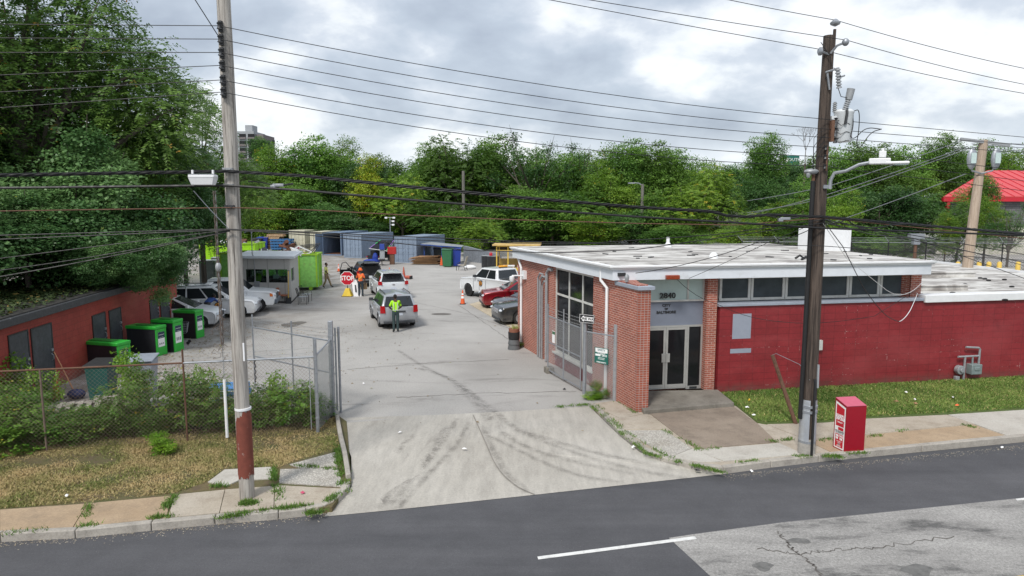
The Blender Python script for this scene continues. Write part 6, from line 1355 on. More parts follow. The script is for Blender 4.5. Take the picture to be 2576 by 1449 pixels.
bwall(w, 0, 0, 0, SL, .05, zw0, -.06); bwall(w, 0, 0, 0, SL, zw1, hb_, -.06); bwall(w, 0, 0, 0, .25, zw0, zw1, -.06); bwall(w, 0, SL*.42, 0, SL, zw0, zw1, -.06)
bwall(w, W0, SL, W0, 0, .05, hb_, -.06); bwall(w, 0, SL, W0, SL, .05, zw0, -.06); bwall(w, 0, SL, W0, SL, zw1, hb_, -.06)
for a in (0, W0*.42, W0-.12): bwall(w, a, SL, a+.12, SL, zw0, zw1, -.06)
w.build('wall', M_['booth_grey'], bd)
for a, b in ((.12, W0*.42-.05), (W0*.42+.07, W0*.84)): w = MB(); bwall(w, b, .02, a, .02, zw0, zw1, -.01); w.build('window', M_['clear_glass'], bd)
w = MB(); bwall(w, .02, .25, .02, SL*.42, zw0, zw1, -.01); w.build('window', M_['clear_glass'], bd)
for a, b in ((.12, W0*.42), (W0*.42+.12, W0-.12)): w = MB(); bwall(w, a, SL-.02, b, SL-.02, zw0, zw1, -.01); w.build('window', M_['clear_glass'], bd)
w = MB(); bwall(w, -.012, SL*.48, -.012, SL*.9, .1, zw1+.1, -.012); w.build('door', M_['booth_roof'], bd); w = MB(); bwall(w, -.02, SL*.54, -.02, SL*.84, zw0, zw1, -.01); w.build('door_pane', M_['car_glass'], bd)
w = MB(); q = [BPt(-.35, -.35, 0), BPt(W0+.2, -.35, 0), BPt(W0+.2, SL+.35, 0), BPt(-.35, SL+.35, 0)]; w.prism([p[:2] for p in q], hb_, hb_+.16); w.build('roof', M_['booth_roof'], bd, bevel=.02)
w = MB(); bwall(w, W0+.01, -.01, -.01, -.01, 0, .09, -.06); bwall(w, -.01, -.01, -.01, SL, 0, .09, -.06); w.build('base', M_['cable_black'], bd)
w = MB(); w.prism([BPt(.2, .9, 0)[:2], BPt(W0-.2, .9, 0)[:2], BPt(W0-.2, 1.4, 0)[:2], BPt(.2, 1.4, 0)[:2]], .72, zw0+.22); w.build('desk', M_['steel_dark'], bd)
for u in (.3, W0*.42, W0*.8): w = MB(); bwall(w, u+.006, -.065, u-.006, -.065, .1, zw0, -.0) if 0 else bwall(w, u+.008, -.062, u-.008, -.062, .1, hb_, -.004); w.build('panel_joint', M_['trim_grey'], bd)
w = MB(); p = BPt(W0*.65, .7, 0); w.ball((p.x, p.y, zw0+.2), (.22, .15, .3), 10, 6); w.build('coat', M_['hivis_yellow'], bd)  # torso of the person in a green vest inside the booth
w = MB(); p = BPt(.85, .12, zw0+.35); w.box(p, (.32, .02, .24), .1); w.build('notice', M_['sign_white'], bd)
w = MB(); p = BPt(W0*.63, -.16, zw0-.1); w.box(p, (.3, .14, .38), ang); w.build('meter_box', M_['galvanised'], bd, bevel=.01)
zt = D(645, 583, bFR.y).z; w = MB(); w.tube([BPt(W0*.66, -.2, zw0), BPt(W0*.66, -.2, hb_), BPt(W0*.68, -.4, hb_+.3), BPt(W0*.68, -.4, zt)], .028, 6); w.tube([BPt(W0*.68, -.4, zt), BPt(W0*.68+.2, -.4, zt+.05), BPt(W0*.68+.45, -.4, zt-.04)], .028, 6); w.ball(BPt(W0*.68, -.4, zt), .07, 8, 5); w.build('service_mast', M_['galvanised'], bd)
# ------------------------------------------------------------------ dumpsters
pm('lime_paint', (.34, .70, .015), .5, var=.2, dirt=(.12, .22, .03), dscale=2.2, dth=(.58, .85)); pm('lime_dark', (.25, .58, .13), .5, var=.25, dirt=(.25, .18, .08), dscale=3, dth=(.56, .8)); pm('lime_rib', (.30, .58, .03), .5, var=.25, dirt=(.3, .2, .06), dscale=5, dth=(.5, .7))
pm('scrap_rust', (.12, .05, .03), .8, var=.3)
def dumpster(lab, p, rz, L, W, Hh, mat, ladder=True, junk=7, seed=1, scraps=True):
    d = thing('dumpster', lab, 'dumpster', p, rz); z0 = .22; w = MB(); th = .05
    w.bx(0, L, 0, th, z0, Hh); w.bx(0, L, W-th, W, z0, Hh); w.bx(0, th, th, W-th, z0, Hh); w.bx(L-th, L, th, W-th, z0, Hh); w.bx(th, L-th, th, W-th, z0, z0+.3); w.build('container', mat, d)
    w = MB(); w.bx(-.05, L+.05, -.06, .06, Hh, Hh+.11); w.bx(-.05, L+.05, W-.06, W+.06, Hh, Hh+.11); w.bx(-.05, .06, .06, W-.06, Hh, Hh+.11); w.bx(L-.06, L+.05, .06, W-.06, Hh, Hh+.11); w.build('top_rim', M_['lime_rib'], d)
    n = max(3, int(L/1.0))
    for k in range(n+1):
        x = .06+(L-.12)*k/n
        for y in (-.05, W): w = MB(); w.bx(x-.05, x+.05, y, y+.05, z0, Hh); w.build('rib', M_['lime_rib'], d)
    for k in range(1, 3):
        y = W*k/3; w = MB(); w.bx(L, L+.05, y-.05, y+.05, z0, Hh); w.build('rib', M_['lime_rib'], d)
    if ladder:
        for k in range(4): z = z0+.35+k*.35; w = MB(); w.bx(L*.35, L*.35+.7, -.10, -.06, z, z+.04) ; w.build('rung', M_['lime_rib'], d)
    for x in (.5, L-.5):
        for y in (.1, W-.1): w = MB(); w.cyl((x, y-.1, .13), (x, y+.1, .13), .13, n=12); w.build('roller', M_['lime_rib'], d)
    R = random.Random(seed); mm = ('scrap_rust', 'white_paint', 'black_plastic', 'galv_dull', 'kraft_paper')
    w = MB(); w.bx(.1, L-.1, .1, W-.1, z0+.3, Hh-.12); w.build('waste_fill', M_['scrap_rust'], d)
    for k in range(junk):
        w = MB(); c = Vector((R.uniform(.4, L-.4), R.uniform(.3, W-.3), Hh+R.uniform(-.1, .22))); w.box(c, (R.uniform(.5, 1.2), R.uniform(.1, .7), R.uniform(.03, .25)), Euler((R.uniform(-.6, .6), R.uniform(-.7, .7), R.uniform(0, 3))).to_matrix()); 
        o = w.build('scrap', M_[mm[k % 5]], d, bevel=.01)
    return d
pA = G(757, 733); d = dumpster('battered lime green dumpster full of scrap right of the guard booth', pA+Vector((-2.6, .25, 0)), .10, 3.62, 1.8, 2.4, M_['lime_dark'], seed=3)
w = MB()
for k in range(3): w.tube([(2.9+.2*k, .6, 2.5), (3.4+.15*k, .9, 2.95+.1*k), (2.3, 1.2, 2.8+.1*k)], .035, 5)
w.build('chair_frame', M_['steel_dark'], d); w = MB()
for q in (((1.6, .4, 2.5), (2.3, .5, 3.0)), ((2.3, .5, 3.0), (3.2, .5, 2.6)), ((3.2, .5, 2.6), (2.4, .5, 2.3))): w.tube(q, .05, 4)
w.build('window_frame', M_['white_paint'], d)
dumpster('bright lime dumpster furthest back beside the trees with tangled scrap on top', G(511, 693)+Vector((-.2, 0, 0)), .02, 4.6, 2.3, 2.55, M_['lime_paint'], False, 9, 5)
dumpster('olive green dumpster half hidden behind the guard booth and pale pole', G(556, 722), .03, 5.2, 2.2, 2.35, M_['lime_dark'], False, 8, 9)
# two grey cabinets
pm('zinc_panel', (.24, .27, .27), .4, .4, .25, 3, dirt=(.16, .12, .07), dscale=1.5, dth=(.55, .8))
for i, (x, y, yt, lab) in enumerate(((503, 717, 657, 'front one of the two tall zinc cabinets beside the lime dumpster'), (534, 712, 650, 'rear one of the two tall zinc cabinets beside the lime dumpster'))):
    p = G(x, y); h = D(x, yt, p.y).z; c = thing('steel_cabinet', lab, 'cabinet', p, .05, 'tall zinc cabinets'); wd_ = 1.15 if i == 0 else .8
    w = MB(); w.bx(0, wd_, 0, .7, .05, h); w.build('cabinet', M_['zinc_panel'], c, bevel=.02); w = MB(); w.bx(-.02, wd_+.02, -.02, .72, h, h+.06); w.build('top', M_['white_paint'], c); w = MB(); w.bx(.08, wd_-.08, -.02, 0, .3, h-.1); w.build('door', M_['zinc_panel'], c); w = MB(); w.bx(wd_-.2, wd_-.15, -.05, -.02, h*.45, h*.55); w.build('handle', M_['galvanised'], c)
# ------------------------------------------------------------------ shipping containers
def contmat(name, col): return pm(name, col, .5, var=.12, scale=2, dirt=(col[0]*.5+.05, col[1]*.45+.03, col[2]*.4+.02), dscale=3, dth=(.6, .85))
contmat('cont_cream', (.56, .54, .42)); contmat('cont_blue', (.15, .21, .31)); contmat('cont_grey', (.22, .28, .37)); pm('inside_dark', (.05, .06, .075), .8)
def container(lab, p, rz, L=6.06, W=2.44, Hh=2.6, mat='cont_grey', open_=None, doors=1):
    """door end on local -y side, length along +y"""
    c = thing('shipping_container', lab, 'shipping container', p, rz); m = M_[mat]; w = MB(); n = int(L/.28)
    for x, s in ((0, 1), (W, -1)):
        w = MB()
        for k in range(n):
            y = .12+(L-.24)*k/n; st = (L-.24)/n; vs = [(x+s*.0, y, .15), (x+s*.0, y+st*.3, .15), (x+s*.05, y+st*.5, .15), (x+s*.05, y+st*.8, .15), (x+s*.0, y+st, .15)]; w.add([(a, b, z) for z in (.15, Hh-.1) for a, b, _ in vs], [(i, i+1, 6+i, 5+i) if s > 0 else (i+1, i, 5+i, 6+i) for i in range(4)])
        w.build('side_wall', m, c, smooth=0)
    w = MB(); w.bx(.02, W-.02, .1, L, Hh-.08, Hh-.02); w.build('roof', m, c); w = MB(); w.bx(.02, W-.02, L-.08, L-.02, .15, Hh-.08); w.build('end_wall', m, c); w = MB(); w.bx(.05, W-.05, .05, L-.1, .08, .16); w.build('floor', M_['scrap_rust'], c)
    w = MB()
    for x in (.04, W-.04):
        for y in (.04, L-.04): w.bx(x-.06, x+.06, y-.06, y+.06, 0, Hh)
        w.bx(x-.05, x+.05, .101, L-.101, 0, .15); w.bx(x-.05, x+.05, .101, L-.101, Hh-.1, Hh)
    for z in (0, Hh-.14): w.bx(.101, W-.101, 0, .08, z, z+.14)
    w.build('frame', m, c)
    def door(x0, x1, y, name='door', M=None):
        w = MB(M); w.bx(x0, x1, y, y+.05, .16, Hh-.15)
        for k in range(4): z = .3+k*.56; w.bx(x0+.1, x1-.1, y-.022, y, z, z+.42)
        o = w.build(name, m, c); 
        for x in (x0+.30, x1-.30): w = MB(M); w.tube([(x, y-.06, .12), (x, y-.06, Hh-.12)], .02, 6); w.bx(x-.08, x+.08, y-.08, y-.04, 1.05, 1.1); w.build('lock_bar', m, o)
    if open_ is None: door(.06, W/2-.01, .02); door(W/2+.01, W-.06, .02)
    else:
        for s in open_: door(0, W/2-.07, -.0, M=Matrix.Translation((0 if s < 0 else W, 0, 0)) @ Matrix.Rotation(math.radians(-100 if s < 0 else -80), 4, 'Z'))
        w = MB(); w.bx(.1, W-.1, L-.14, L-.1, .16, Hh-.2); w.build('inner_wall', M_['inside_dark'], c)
    return c
c1 = G(729, 632); v1 = G(785, 636); 
container('cream shipping container with closed doors, first in the row from the left', c1, math.atan2(v1.y-c1.y, v1.x-c1.x)*.6-.05, L=6.06, mat='cont_cream')
c1b = G(785.5, 638.5); container('second cream shipping container, narrow end beside the open blue one', c1b-Vector((0, .5, 0)), -.2, W=1.5, mat='cont_cream')
c2 = G(812, 642); container('blue shipping container standing open with one door swung wide', c2, -.30, W=2.44, mat='cont_blue', open_=(-1,))
c3 = G(866, 648); e3 = G(907, 654); rz3 = math.atan2(e3.y-c3.y, e3.x-c3.x); container('blue grey shipping container with closed doors behind the solar trailer', c3, -.42, W=2.3, mat='cont_grey')
c4 = G(994, 660); container('blue grey shipping container with closed doors left of the shelter', c4, -.38, W=2.44, mat='cont_grey')
# ------------------------------------------------------------------ blue shelter, yellow cage shed
pm('shelter_cream', (.50, .50, .40), .6, dirt=(.28, .25, .18)); pm('shelter_blue', (.02, .06, .26), .5); pm('corrugated', (.26, .28, .29), .6); pm('shed_yellow', (.66, .45, .08), .6, var=.1)
a = G(1060, 661); b = G(1112, 668); c = thing('lean_to_shelter', 'open lean to shelter with blue frame, grey back and pale side wall', 'shelter', a)
L1 = (b-a); hA = D(1072, 615, a.y).z; hB = D(1115, 620, b.y).z; dB = Vector((.3, 1, 0))
w = MB()
for p, h in ((Vector((.3, 0, 0)), hA), (L1, hB), (L1*.55+dB*2.4, hA), (L1*.1+dB*2.6, hA)): w.tube([p, p+Vector((0, 0, h))], .07, 4)
w.tube([Vector((.3, 0, hA)), L1+Vector((0, 0, hB))], .07, 4); w.build('frame', M_['shelter_blue'], c); w = MB(); w.tube([L1*.1+dB*2.4+Vector((0, 0, 1.3)), L1+dB*2.2+Vector((0, 0, 1.3))], .05, 4); w.build('frame', M_['shelter_blue'], c)
w = MB(); q0, q1 = L1*.1+dB*2.6, L1+dB*2.6
w.slab([Vector((q0.x, q0.y, .1)), Vector((q1.x, q1.y, .1)), Vector((q1.x, q1.y, hB)), Vector((q0.x, q0.y, hA))], .03); w.build('back_wall', M_['corrugated'], c)
w = MB(); p = L1; q = L1+Vector((1.55, .5, 0)); 
for k in range(9): a_, b_ = p.lerp(q, k/9), p.lerp(q, (k+.8)/9); w.slab([Vector((a_.x, a_.y, .05)), Vector((b_.x, b_.y, .05)), Vector((b_.x, b_.y, hB-.2)), Vector((a_.x, a_.y, hB-.2))], .05)
w.slab([Vector((p.x, p.y+.03, .05)), Vector((q.x, q.y+.03, .05)), Vector((q.x, q.y+.03, hB-.2)), Vector((p.x, p.y+.03, hB-.2))], .02); w.build('side_wall', M_['shelter_cream'], c)
w = MB(); w.slab([Vector((0, -.3, hA)), L1+Vector((1.9, -.2, hB-.1)), L1+Vector((1.9, 2.6, hB-.1)), Vector((.2, 2.7, hA+.1))], .06); w.build('roof', M_['corrugated'], c); w = MB(); w.tube([Vector((0, -.33, hA)), L1+Vector((1.9, -.23, hB-.08))], .06, 4); w.build('roof_trim', M_['shelter_blue'], c)
a = G(1248, 681); hY = D(1248, 618, a.y).z; c = thing('cage_shed', 'yellow shed with wire mesh cage front at the far side of the yard', 'shed', a, -.08); W1 = 1.65
w = MB()
for x in (0, 1.0, W1+.45): w.bx(x, x+.1, 0, .1, 0, hY)
w.bx(0, W1+.5, -.05, .1, 0, .28); w.bx(0, W1+.5, 0, .1, hY-.1, hY); w.bx(.1, W1, .02, .08, hY*.8, hY*.8+.07); w.bx(0, .1, 2.3, 2.4, 0, hY); w.build('frame', M_['shed_yellow'], c)
w = MB(); chain(w, (.1, .05, 0), (W1+.45, .05, 0), .3, hY-.1, .16, .007); w.build('wire_mesh', M_['rusty_wire'], c, smooth=0)
w = MB(); w.bx(W1+.5, 3.7, 0, 2.4, 0, hY); w.bx(0, W1+.5, 2.35, 2.42, 0, .9); w.build('wall', M_['shed_yellow'], c); w = MB(); w.bx(-.3, 3.9, -.3, 2.6, hY, hY+.12); w.build('roof', pm('roof_ochre', (.60, .42, .15), .7, var=.2, dirt=(.4, .25, .12)), c)
w = MB(); w.bx(W1+1.1, W1+1.9, -.03, 0, 1.35, 2.05); w.build('notice', M_['sign_white'], c); text('PLEASE\nWEAR', .17, M_['sign_black'], c, facing((W1+1.5, -.035, 1.6), (1, 0, 0)), ext=.002)
# ------------------------------------------------------------------ solar trailer and mast
pm('solar_panel', (.012, .014, .02), .5, spec=.15); q = G(947, 657); c = thing('solar_trailer', 'trailer carrying four tilted solar panels between the grey containers', 'solar trailer', q, 0)
zt0 = D(960, 606, q.y+1).z; zl0 = D(940, 630, q.y-.8).z; wS = D(990, 610, q.y+1).x-D(953, 610, q.y+1).x
nrm = None
A0 = D(926, 626, q.y-.9)-q; A1 = D(985, 634, q.y-.9)-q; A2 = D(994, 605, q.y+1.1)-q; A3 = D(955, 605, q.y+1.1)-q
A1 = D(975, 632, q.y-.9)-q; A0 = D(928, 625, q.y-.9)-q
for i in range(2):
    for j in range(2):
        Q4 = [A0, A1, A2, A3]; u0, u1, v0, v1 = i*.5+.01, i*.5+.49, j*.5+.01, j*.5+.49; P = [qp(Q4, u, v) for u, v in ((u0, v0), (u1, v0), (u1, v1), (u0, v1))]; w = MB(); w.slab(P, .05); pn = w.build('solar_panel', M_['solar_panel'], c)
        w = MB()
        for k in range(4): w.tube([P[k], P[(k+1) % 4]], .035, 4)
        w.build('panel_frame', M_['white_paint'], pn)
        w = MB(); m_ = qp(Q4, u0+.04+.4*(i == 1), v0).lerp(qp(Q4, u0+.04+.4*(i == 1), v1), 0); w.tube([qp(Q4, u0+.05+.38*i, v0)+Vector((0, -.02, .06)), qp(Q4, u0+.05+.38*i, v1)+Vector((0, -.02, .06))], .03, 4); w.build('green_strip' if (i+j) % 2 else 'violet_strip', pm('green_strip', (.05, .7, .15), .5) if (i+j) % 2 else pm('violet_strip', (.42, .2, .7), .5), pn)
w = MB(); w.bx(-.9, 1.9, -.2, .9, .35, .6); w.bx(-.6, 1.4, 0, .7, .6, 1.1); w.tube([(0, .3, 1.0), (.2, .3, 1.9)], .06); w.tube([(1, .3, 1.0), (1.2, .3, 1.9)], .06); w.build('chassis', M_['cable_black'], c)
for x in (-.5, 1.5): w = MB(); w.cyl((x, -.3, .3), (x, -.1, .3), .3, n=16); w.build('wheel', M_['black_rubber'], c)
w = MB()
for k in range(6): w.bx(-1.0+k*.3, -.85+k*.3, -.22, -.2, .45, .52)
w.build('reflector_strip', M_['sign_red'], c)
q = G(983, 640); z1 = D(983, 547, q.y).z; c = thing('light_mast', 'thin pale lighting mast with small lamps behind the solar trailer', 'light mast', q); w = MB(); w.cyl((0, 0, 0), (0, 0, z1), .07, .04, 8); w.build('pole', M_['galvanised'], c)
for x, z in ((-.45, 0), (.45, 0), (.35, -.8), (.35, -.4)): w = MB(); w.bx(x-.14, x+.14, -.1, .1, z1+z-.12, z1+z+.06); w.tube([(0, 0, z1+z), (x, 0, z1+z)], .02, 4); w.build('lamp', M_['white_paint'], c)
# ------------------------------------------------------------------ stop signs
def octo(mb, r, z, th=.004): mb.add([(r*math.cos(PI/8+k*PI/4), r*math.sin(PI/8+k*PI/4), zz) for zz in (z, z+th) for k in range(8)], [tuple(range(7, -1, -1)), tuple(range(8, 16))]+[(k, (k+1) % 8, 8+(k+1) % 8, 8+k) for k in range(8)])
def stop(lab, p, zc, r, red, base=True, zpost=None):
    c = thing('stop_sign', lab, 'stop sign', p); M = facing((0, -.04, zc), (1, 0, 0)); w = MB(M); octo(w, r, 0); w.build('plate', M_['sign_white'], c); w = MB(M); octo(w, r*.92, .004); w.build('face', red, c)
    text('STOP', r*.86, M_['sign_white'], c, M @ Matrix.Translation((0, 0, .009)), ext=.001, bold=r*.025, sx=.88); w = MB(); w.tube([(0, 0, .0), (0, 0, zc+r*.8)], .03, 6); w.build('post', M_['steel_dark' if base else 'galvanised'], c)
    if base: w = MB(); w.lathe([(.44, 0), (.44, .04), (.40, .06), (.17, .5), (.15, .52)], (0, 0, 0), 4, Matrix.Rotation(.75, 3, 'Z')); w.build('base', pm('base_yellow', (.72, .50, .02), .5, var=.12), c, smooth=0); w = MB(); w.lathe([(.47, 0), (.47, .03)], (0, 0, -.0), 4, Matrix.Rotation(.75, 3, 'Z')); w.build('base_foot', M_['black_rubber'], c, smooth=0)
    return c
p = G(875, 745); stop('red STOP sign on a yellow pyramid base beside the worker in orange', p, D(875, 700, p.y).z, (D(894, 700, p.y).x-D(856.5, 700, p.y).x)/2, M_['sign_red'])
p = G(748, 697); p = Vector((D(748, 628, 54).x, 54, 0)); stop('faded pink STOP sign rising behind the guard booth roof', p, D(748, 628, 54).z, (D(757, 628, 54).x-D(739, 628, 54).x)/2, pm('faded_red', (.55, .08, .16), .5), False)
w = MB(); p = G(898, 746); t_ = thing('placard', 'white leaning placard beside the yellow sign base', 'placard', p, .15); w.slab([(-.2, 0, 0), (.28, 0, 0), (.15, .25, 1.05), (-.33, .25, 1.05)], .02); w.build('board', M_['sign_white'], t_); w = MB(); w.slab([(-.1, -.0, .3), (0, -.0, .3), (-.05, .16, .75), (-.14, .16, .75)], -.012); w.build('print', M_['sign_black'], t_)
# ------------------------------------------------------------------ cones
def cone_mesh(c, h=.9, bands=True, mat='orange_plastic'):
    r0, r1 = .15*h/.9, .03; f = lambda z: r0+(r1-r0)*z/h
    w = MB(); w.lathe([(f(0), .03), (f(h), h), (.01, h)], (0, 0, 0), 14); w.build('cone', M_[mat], c)
    if bands:
        for z0, z1 in ((.42*h, .58*h), (.66*h, .78*h)): w = MB(); w.lathe([(f(z0)+.003, z0), (f(z0)+.004, z0+.001), (f(z1)+.004, z1-.001), (f(z1)+.003, z1)], (0, 0, 0), 14); w.build('reflective_band', M_['white_reflective'], c)
    w = MB(); w.bx(-.19, .19, -.19, .19, 0, .04); w.build('base', M_['black_rubber'], c, bevel=.01)
proto = None
for x, y, yt, lab in ((1164, 765, 728, 'orange traffic cone with two white bands left of the tan parking pad'), (852, 683, 663, 'orange banded cone alone in the yard left of the dark SUV'), (980, 691, 672, 'orange banded cone behind the pearl crossover'), (806, 680, 658, 'orange banded cone just behind the walking man'), (1291, 679, 663, 'left orange banded cone by the yellow shed'), (1302, 680, 664, 'right orange banded cone by the yellow shed')):
    p = G(x, y); h = D(x, yt, p.y).z
    if proto is None: proto = thing('traffic_cone', lab, 'traffic cone', p, 0, 'orange traffic cones'); cone_mesh(proto); b_ = proto
    else: b_ = copy_tree(proto, p, .3, lab)
    b_.scale = (h/.9*.95,)*3
for x, y, yt, lab in ((1016, 701, 680, 'dull red plain cone standing right of the pearl crossover'), (1111, 668, 646, 'plain orange cone in front of the green wheelie bin')):
    p = G(x, y); c = thing('traffic_cone', lab, 'traffic cone', p, 0, 'plain cones'); cone_mesh(c, .95, False, 'orange_plastic' if x > 1100 else 'dull_cone') if 'dull_cone' in M_ or not pm('dull_cone', (.45, .10, .06), .6) else cone_mesh(c, .95, False, 'dull_cone' if x < 1100 else 'orange_plastic')
p = G(1034, 702); c = thing('traffic_cone', 'crushed orange cone lying flat on the yard', 'traffic cone', p, 2.9, 'plain cones'); w = MB(); w.lathe([(.16, 0), (.13, .3), (.06, .7), (.03, .85)], (0, 0, .12), 10, Matrix.Rotation(PI/2-.1, 3, 'Y')); w.build('cone', M_['dull_cone'], c); w = MB(); w.box((0, 0, .1), (.1, .42, .3)); w.build('base', M_['black_rubber'], c)
# ------------------------------------------------------------------ black and green collection bins by the shed
pm('bin_black', (.022, .024, .028), .45, var=.2); pm('bin_green', (.03, .42, .045), .4, var=.08)
def cbin(lab, xl, xr, xe, yf, yt, side=True):
    """front face corners xl..xr at the ground yf, side face to xe"""
    a = G(xl, yf[0]); b = G(xr, yf[1]); e = G(xe, yf[2]); p = a; h = D((xl+xr)/2, yt, (a.y+b.y)/2).z; rz = math.atan2((b-a).y, (b-a).x)*.5; W = (b-a).length; Dp = .56
    c = thing('collection_bin', lab, 'bin', a, rz, 'black and green bins along the shed'); w = MB(); w.bx(0, W-.02, .0, Dp, .0, h-.12); w.build('cabinet', M_['bin_black'], c, bevel=.01)
    w = MB(); w.bx(-.03, W+.03, -.03, Dp+.03, h-.12, h); w.build('lid', M_['bin_green'], c, bevel=.02); w = MB(); w.bx(.25*W, .8*W, .12, .45, h+.001, h+.03); w.build('hatch', pm('bin_green_dark', (.03, .22, .03), .6, var=.3), c, bevel=.01)
    w = MB(); w.bx(W-.02, W+.02, .0, .06, .0, h-.12); w.bx(W-.02, W+.02, Dp-.06, Dp, 0, h-.12); w.bx(W-.02, W+.02, .06, Dp-.06, 0, .12); w.build('side_frame', M_['bin_green'], c); w = MB(); w.bx(W-.019, W+.012, .06, Dp-.06, .12, h-.13); pp = w.build('side_panel', M_['bin_green'], c)
    w = MB(); w.bx(W+.012, W+.018, .1, Dp-.1, .35, h-.25); pn = w.build('poster', M_['sign_white'], c); w = MB(); w.bx(W+.018, W+.021, .1, Dp-.1, h-.5, h-.25); w.build('poster_header', pm('poster_navy', (.01, .03, .07), .5), pn)
    w = MB()
    for r_ in range(5):
        for k in range(3): w.bx(W+.018, W+.02, .15+k*.10, .21+k*.10, .45+r_*(h-1.2)/5, .50+r_*(h-1.2)/5)
    w.build('poster_pictures', M_['galv_dull'], pn); M = facing((W+.022, Dp/2, h-.36), (0, 1, 0)); text('Food Scrap Drop-Off', .034, M_['sign_white'], c, M, 'lettering', ext=.001, bold=.001); text('Accepted here', .035, M_['sign_white'], c, M @ Matrix.Translation((0, -.1, 0)), 'lettering', ext=.001)
    return c
cbin('black and green bin nearest the camera in front of the dark shed doors', 195, 268, 296, (932, 948, 920), 863)
cbin('black and green bin with poster, second from the camera along the shed', 322, 380, 400, (893, 901, 884), 822)
cbin('grey black bin with green lid squeezed between its two neighbours', 386, 430, 434, (884, 889, 878), 806)
cbin('black and green bin furthest along the shed beside the white hatchback', 439, 487, 505, (850, 854, 843), 782)
# shopping cart
p = G(449, 866); c = thing('shopping_cart', 'grey wire shopping cart between the third and fourth green bins', 'shopping cart', p, .3)
w = MB(); bk = [(-.30, -.26, .45), (.35, -.2, .5), (.35, .2, .5), (-.30, .26, .45)]; tp = [(-.38, -.3, .95), (.42, -.25, .90), (.42, .25, .90), (-.38, .3, .95)]
for k in range(4):
    a, b, a2, b2 = Vector(bk[k]), Vector(bk[(k+1) % 4]), Vector(tp[k]), Vector(tp[(k+1) % 4])
    for i in range(9): w.tube([a.lerp(b, i/8), a2.lerp(b2, i/8)], .006, 4)
    for i in range(5): w.tube([a.lerp(a2, i/4), b.lerp(b2, i/4)], .006, 4)
w.build('basket', M_['galvanised'], c); w = MB()
for s in (-1, 1): w.tube([(-.45, s*.27, 1.0), (-.36, s*.26, .9), (-.28, s*.25, .2), (.4, s*.2, .17)], .014, 6)
w.tube([(-.45, -.27, 1.0), (-.45, .27, 1.0)], .016, 6); w.build('frame', M_['galvanised'], c)
for x, y in ((-.28, .25), (-.28, -.25), (.4, .2), (.4, -.2)): w = MB(); w.cyl((x, y-.015, .07), (x, y+.015, .07), .065, n=12); w.build('wheel', M_['black_rubber'], c)
# wheelie bins
def wheelie(name, lab, p, rz, mat, h=1.05, wd_=.62, lid=None, group=None):
    c = thing(name, lab, 'wheelie bin', p, rz, group); a = wd_/2; b = a*.82; w = MB()
    w.add([(-b, -b, .06), (b, -b, .06), (b, b*.8, .06), (-b, b*.8, .06), (-a, -a, h), (a, -a, h), (a, a, h), (-a, a, h)], [(3, 2, 1, 0), (0, 1, 5, 4), (1, 2, 6, 5), (2, 3, 7, 6), (3, 0, 4, 7), (4, 5, 6, 7)]); w.build('bin_body', mat, c, bevel=.02)
    w = MB(); w.slab([(-a-.03, -a-.05, h+.005), (a+.03, -a-.05, h+.005), (a+.03, a+.06, h+.09), (-a-.03, a+.06, h+.09)], .04); w.build('lid', lid or mat, c, bevel=.015); w = MB(); w.tube([(-a*.8, a+.1, h), (a*.8, a+.1, h)], .02, 6); w.build('handle', mat, c)
    for s in (-1, 1): w = MB(); w.cyl((s*(a-.02), a*.8, .12), (s*(a+.04), a*.8, .12), .12, n=12); w.build('wheel', M_['black_rubber'], c)
    return c
wheelie('wheelie_bin', 'light grey wheelie bin behind the chain link fence', G(366, 996), .2, pm('bin_grey', (.26, .29, .34), .5), 1.15, .68, group='wheelie bins')
wheelie('wheelie_bin', 'teal wheelie bin with black lid left of the light grey one', G(262, 1005), .05, pm('bin_teal', (.01, .09, .08), .5), 1.1, .68, M_['black_plastic'], 'wheelie bins')
wheelie('wheelie_bin', 'dark green wheelie bin beside the pale shelter wall', G(1127, 671), -.2, M_['green_plastic'], 1.6, .95, group='wheelie bins')
wheelie('wheelie_bin', 'blue wheelie bin right of the dark green one by the shelter', G(1149, 670), .1, M_['blue_plastic'], 1.55, .8, group='wheelie bins')
wheelie('wheelie_bin', 'blue wheelie bin left of the pallet stack', G(663, 634), .1, M_['blue_plastic'], 1.7, 1.3, group='wheelie bins'); wheelie('wheelie_bin', 'black wheelie bin beside the blue one by the pallets', G(649, 635), .1, M_['black_plastic'], 1.6, 1.2, group='wheelie bins')
# pallets
pm('pallet_wood', (.40, .27, .15), .85, var=.3); pm('pallet_blue', (.03, .13, .30), .7, var=.2); pm('pallet_grey', (.27, .25, .22), .9, var=.3)
def pallet(lab, p, rz, mat, R=None, L=1.9, W=1.5, t_=.15, group='wooden pallets'):
    c = thing('pallet', lab, 'pallet', p, rz, group); 
    if R is not None: c.rotation_euler = R
    w = MB()
    for z in (0, t_-.02):
        for k in range(7): x = -L/2+.02+(L-.16)*k/6; w.bx(x, x+.13, -W/2, W/2, z, z+.02)
    w.build('deck_boards', mat, c); w = MB()
    for y in (-W/2, -.04, W/2-.08): w.bx(-L/2+.001, L/2-.001, y, y+.08, .021, t_-.021)
    w.build('stringers', mat, c); return c
q = G(691, 633); pp_ = None; names = ('bottom', 'second', 'third', 'fourth', 'fifth', 'sixth', 'seventh')
for k in range(7):
    lab = f'{names[k] if k < 6 else "topmost"} pale wooden pallet of the tall stack left of the cream container'
    if pp_ is None: pp_ = pallet(lab, q, 0, M_['pallet_wood'], group='stacked wooden pallets')
    else: copy_tree(pp_, q+Vector((.08*math.sin(k*2)+(.35 if k == 6 else 0), 0, k*.31)), .05*math.cos(k*3), lab)
pp_b = None
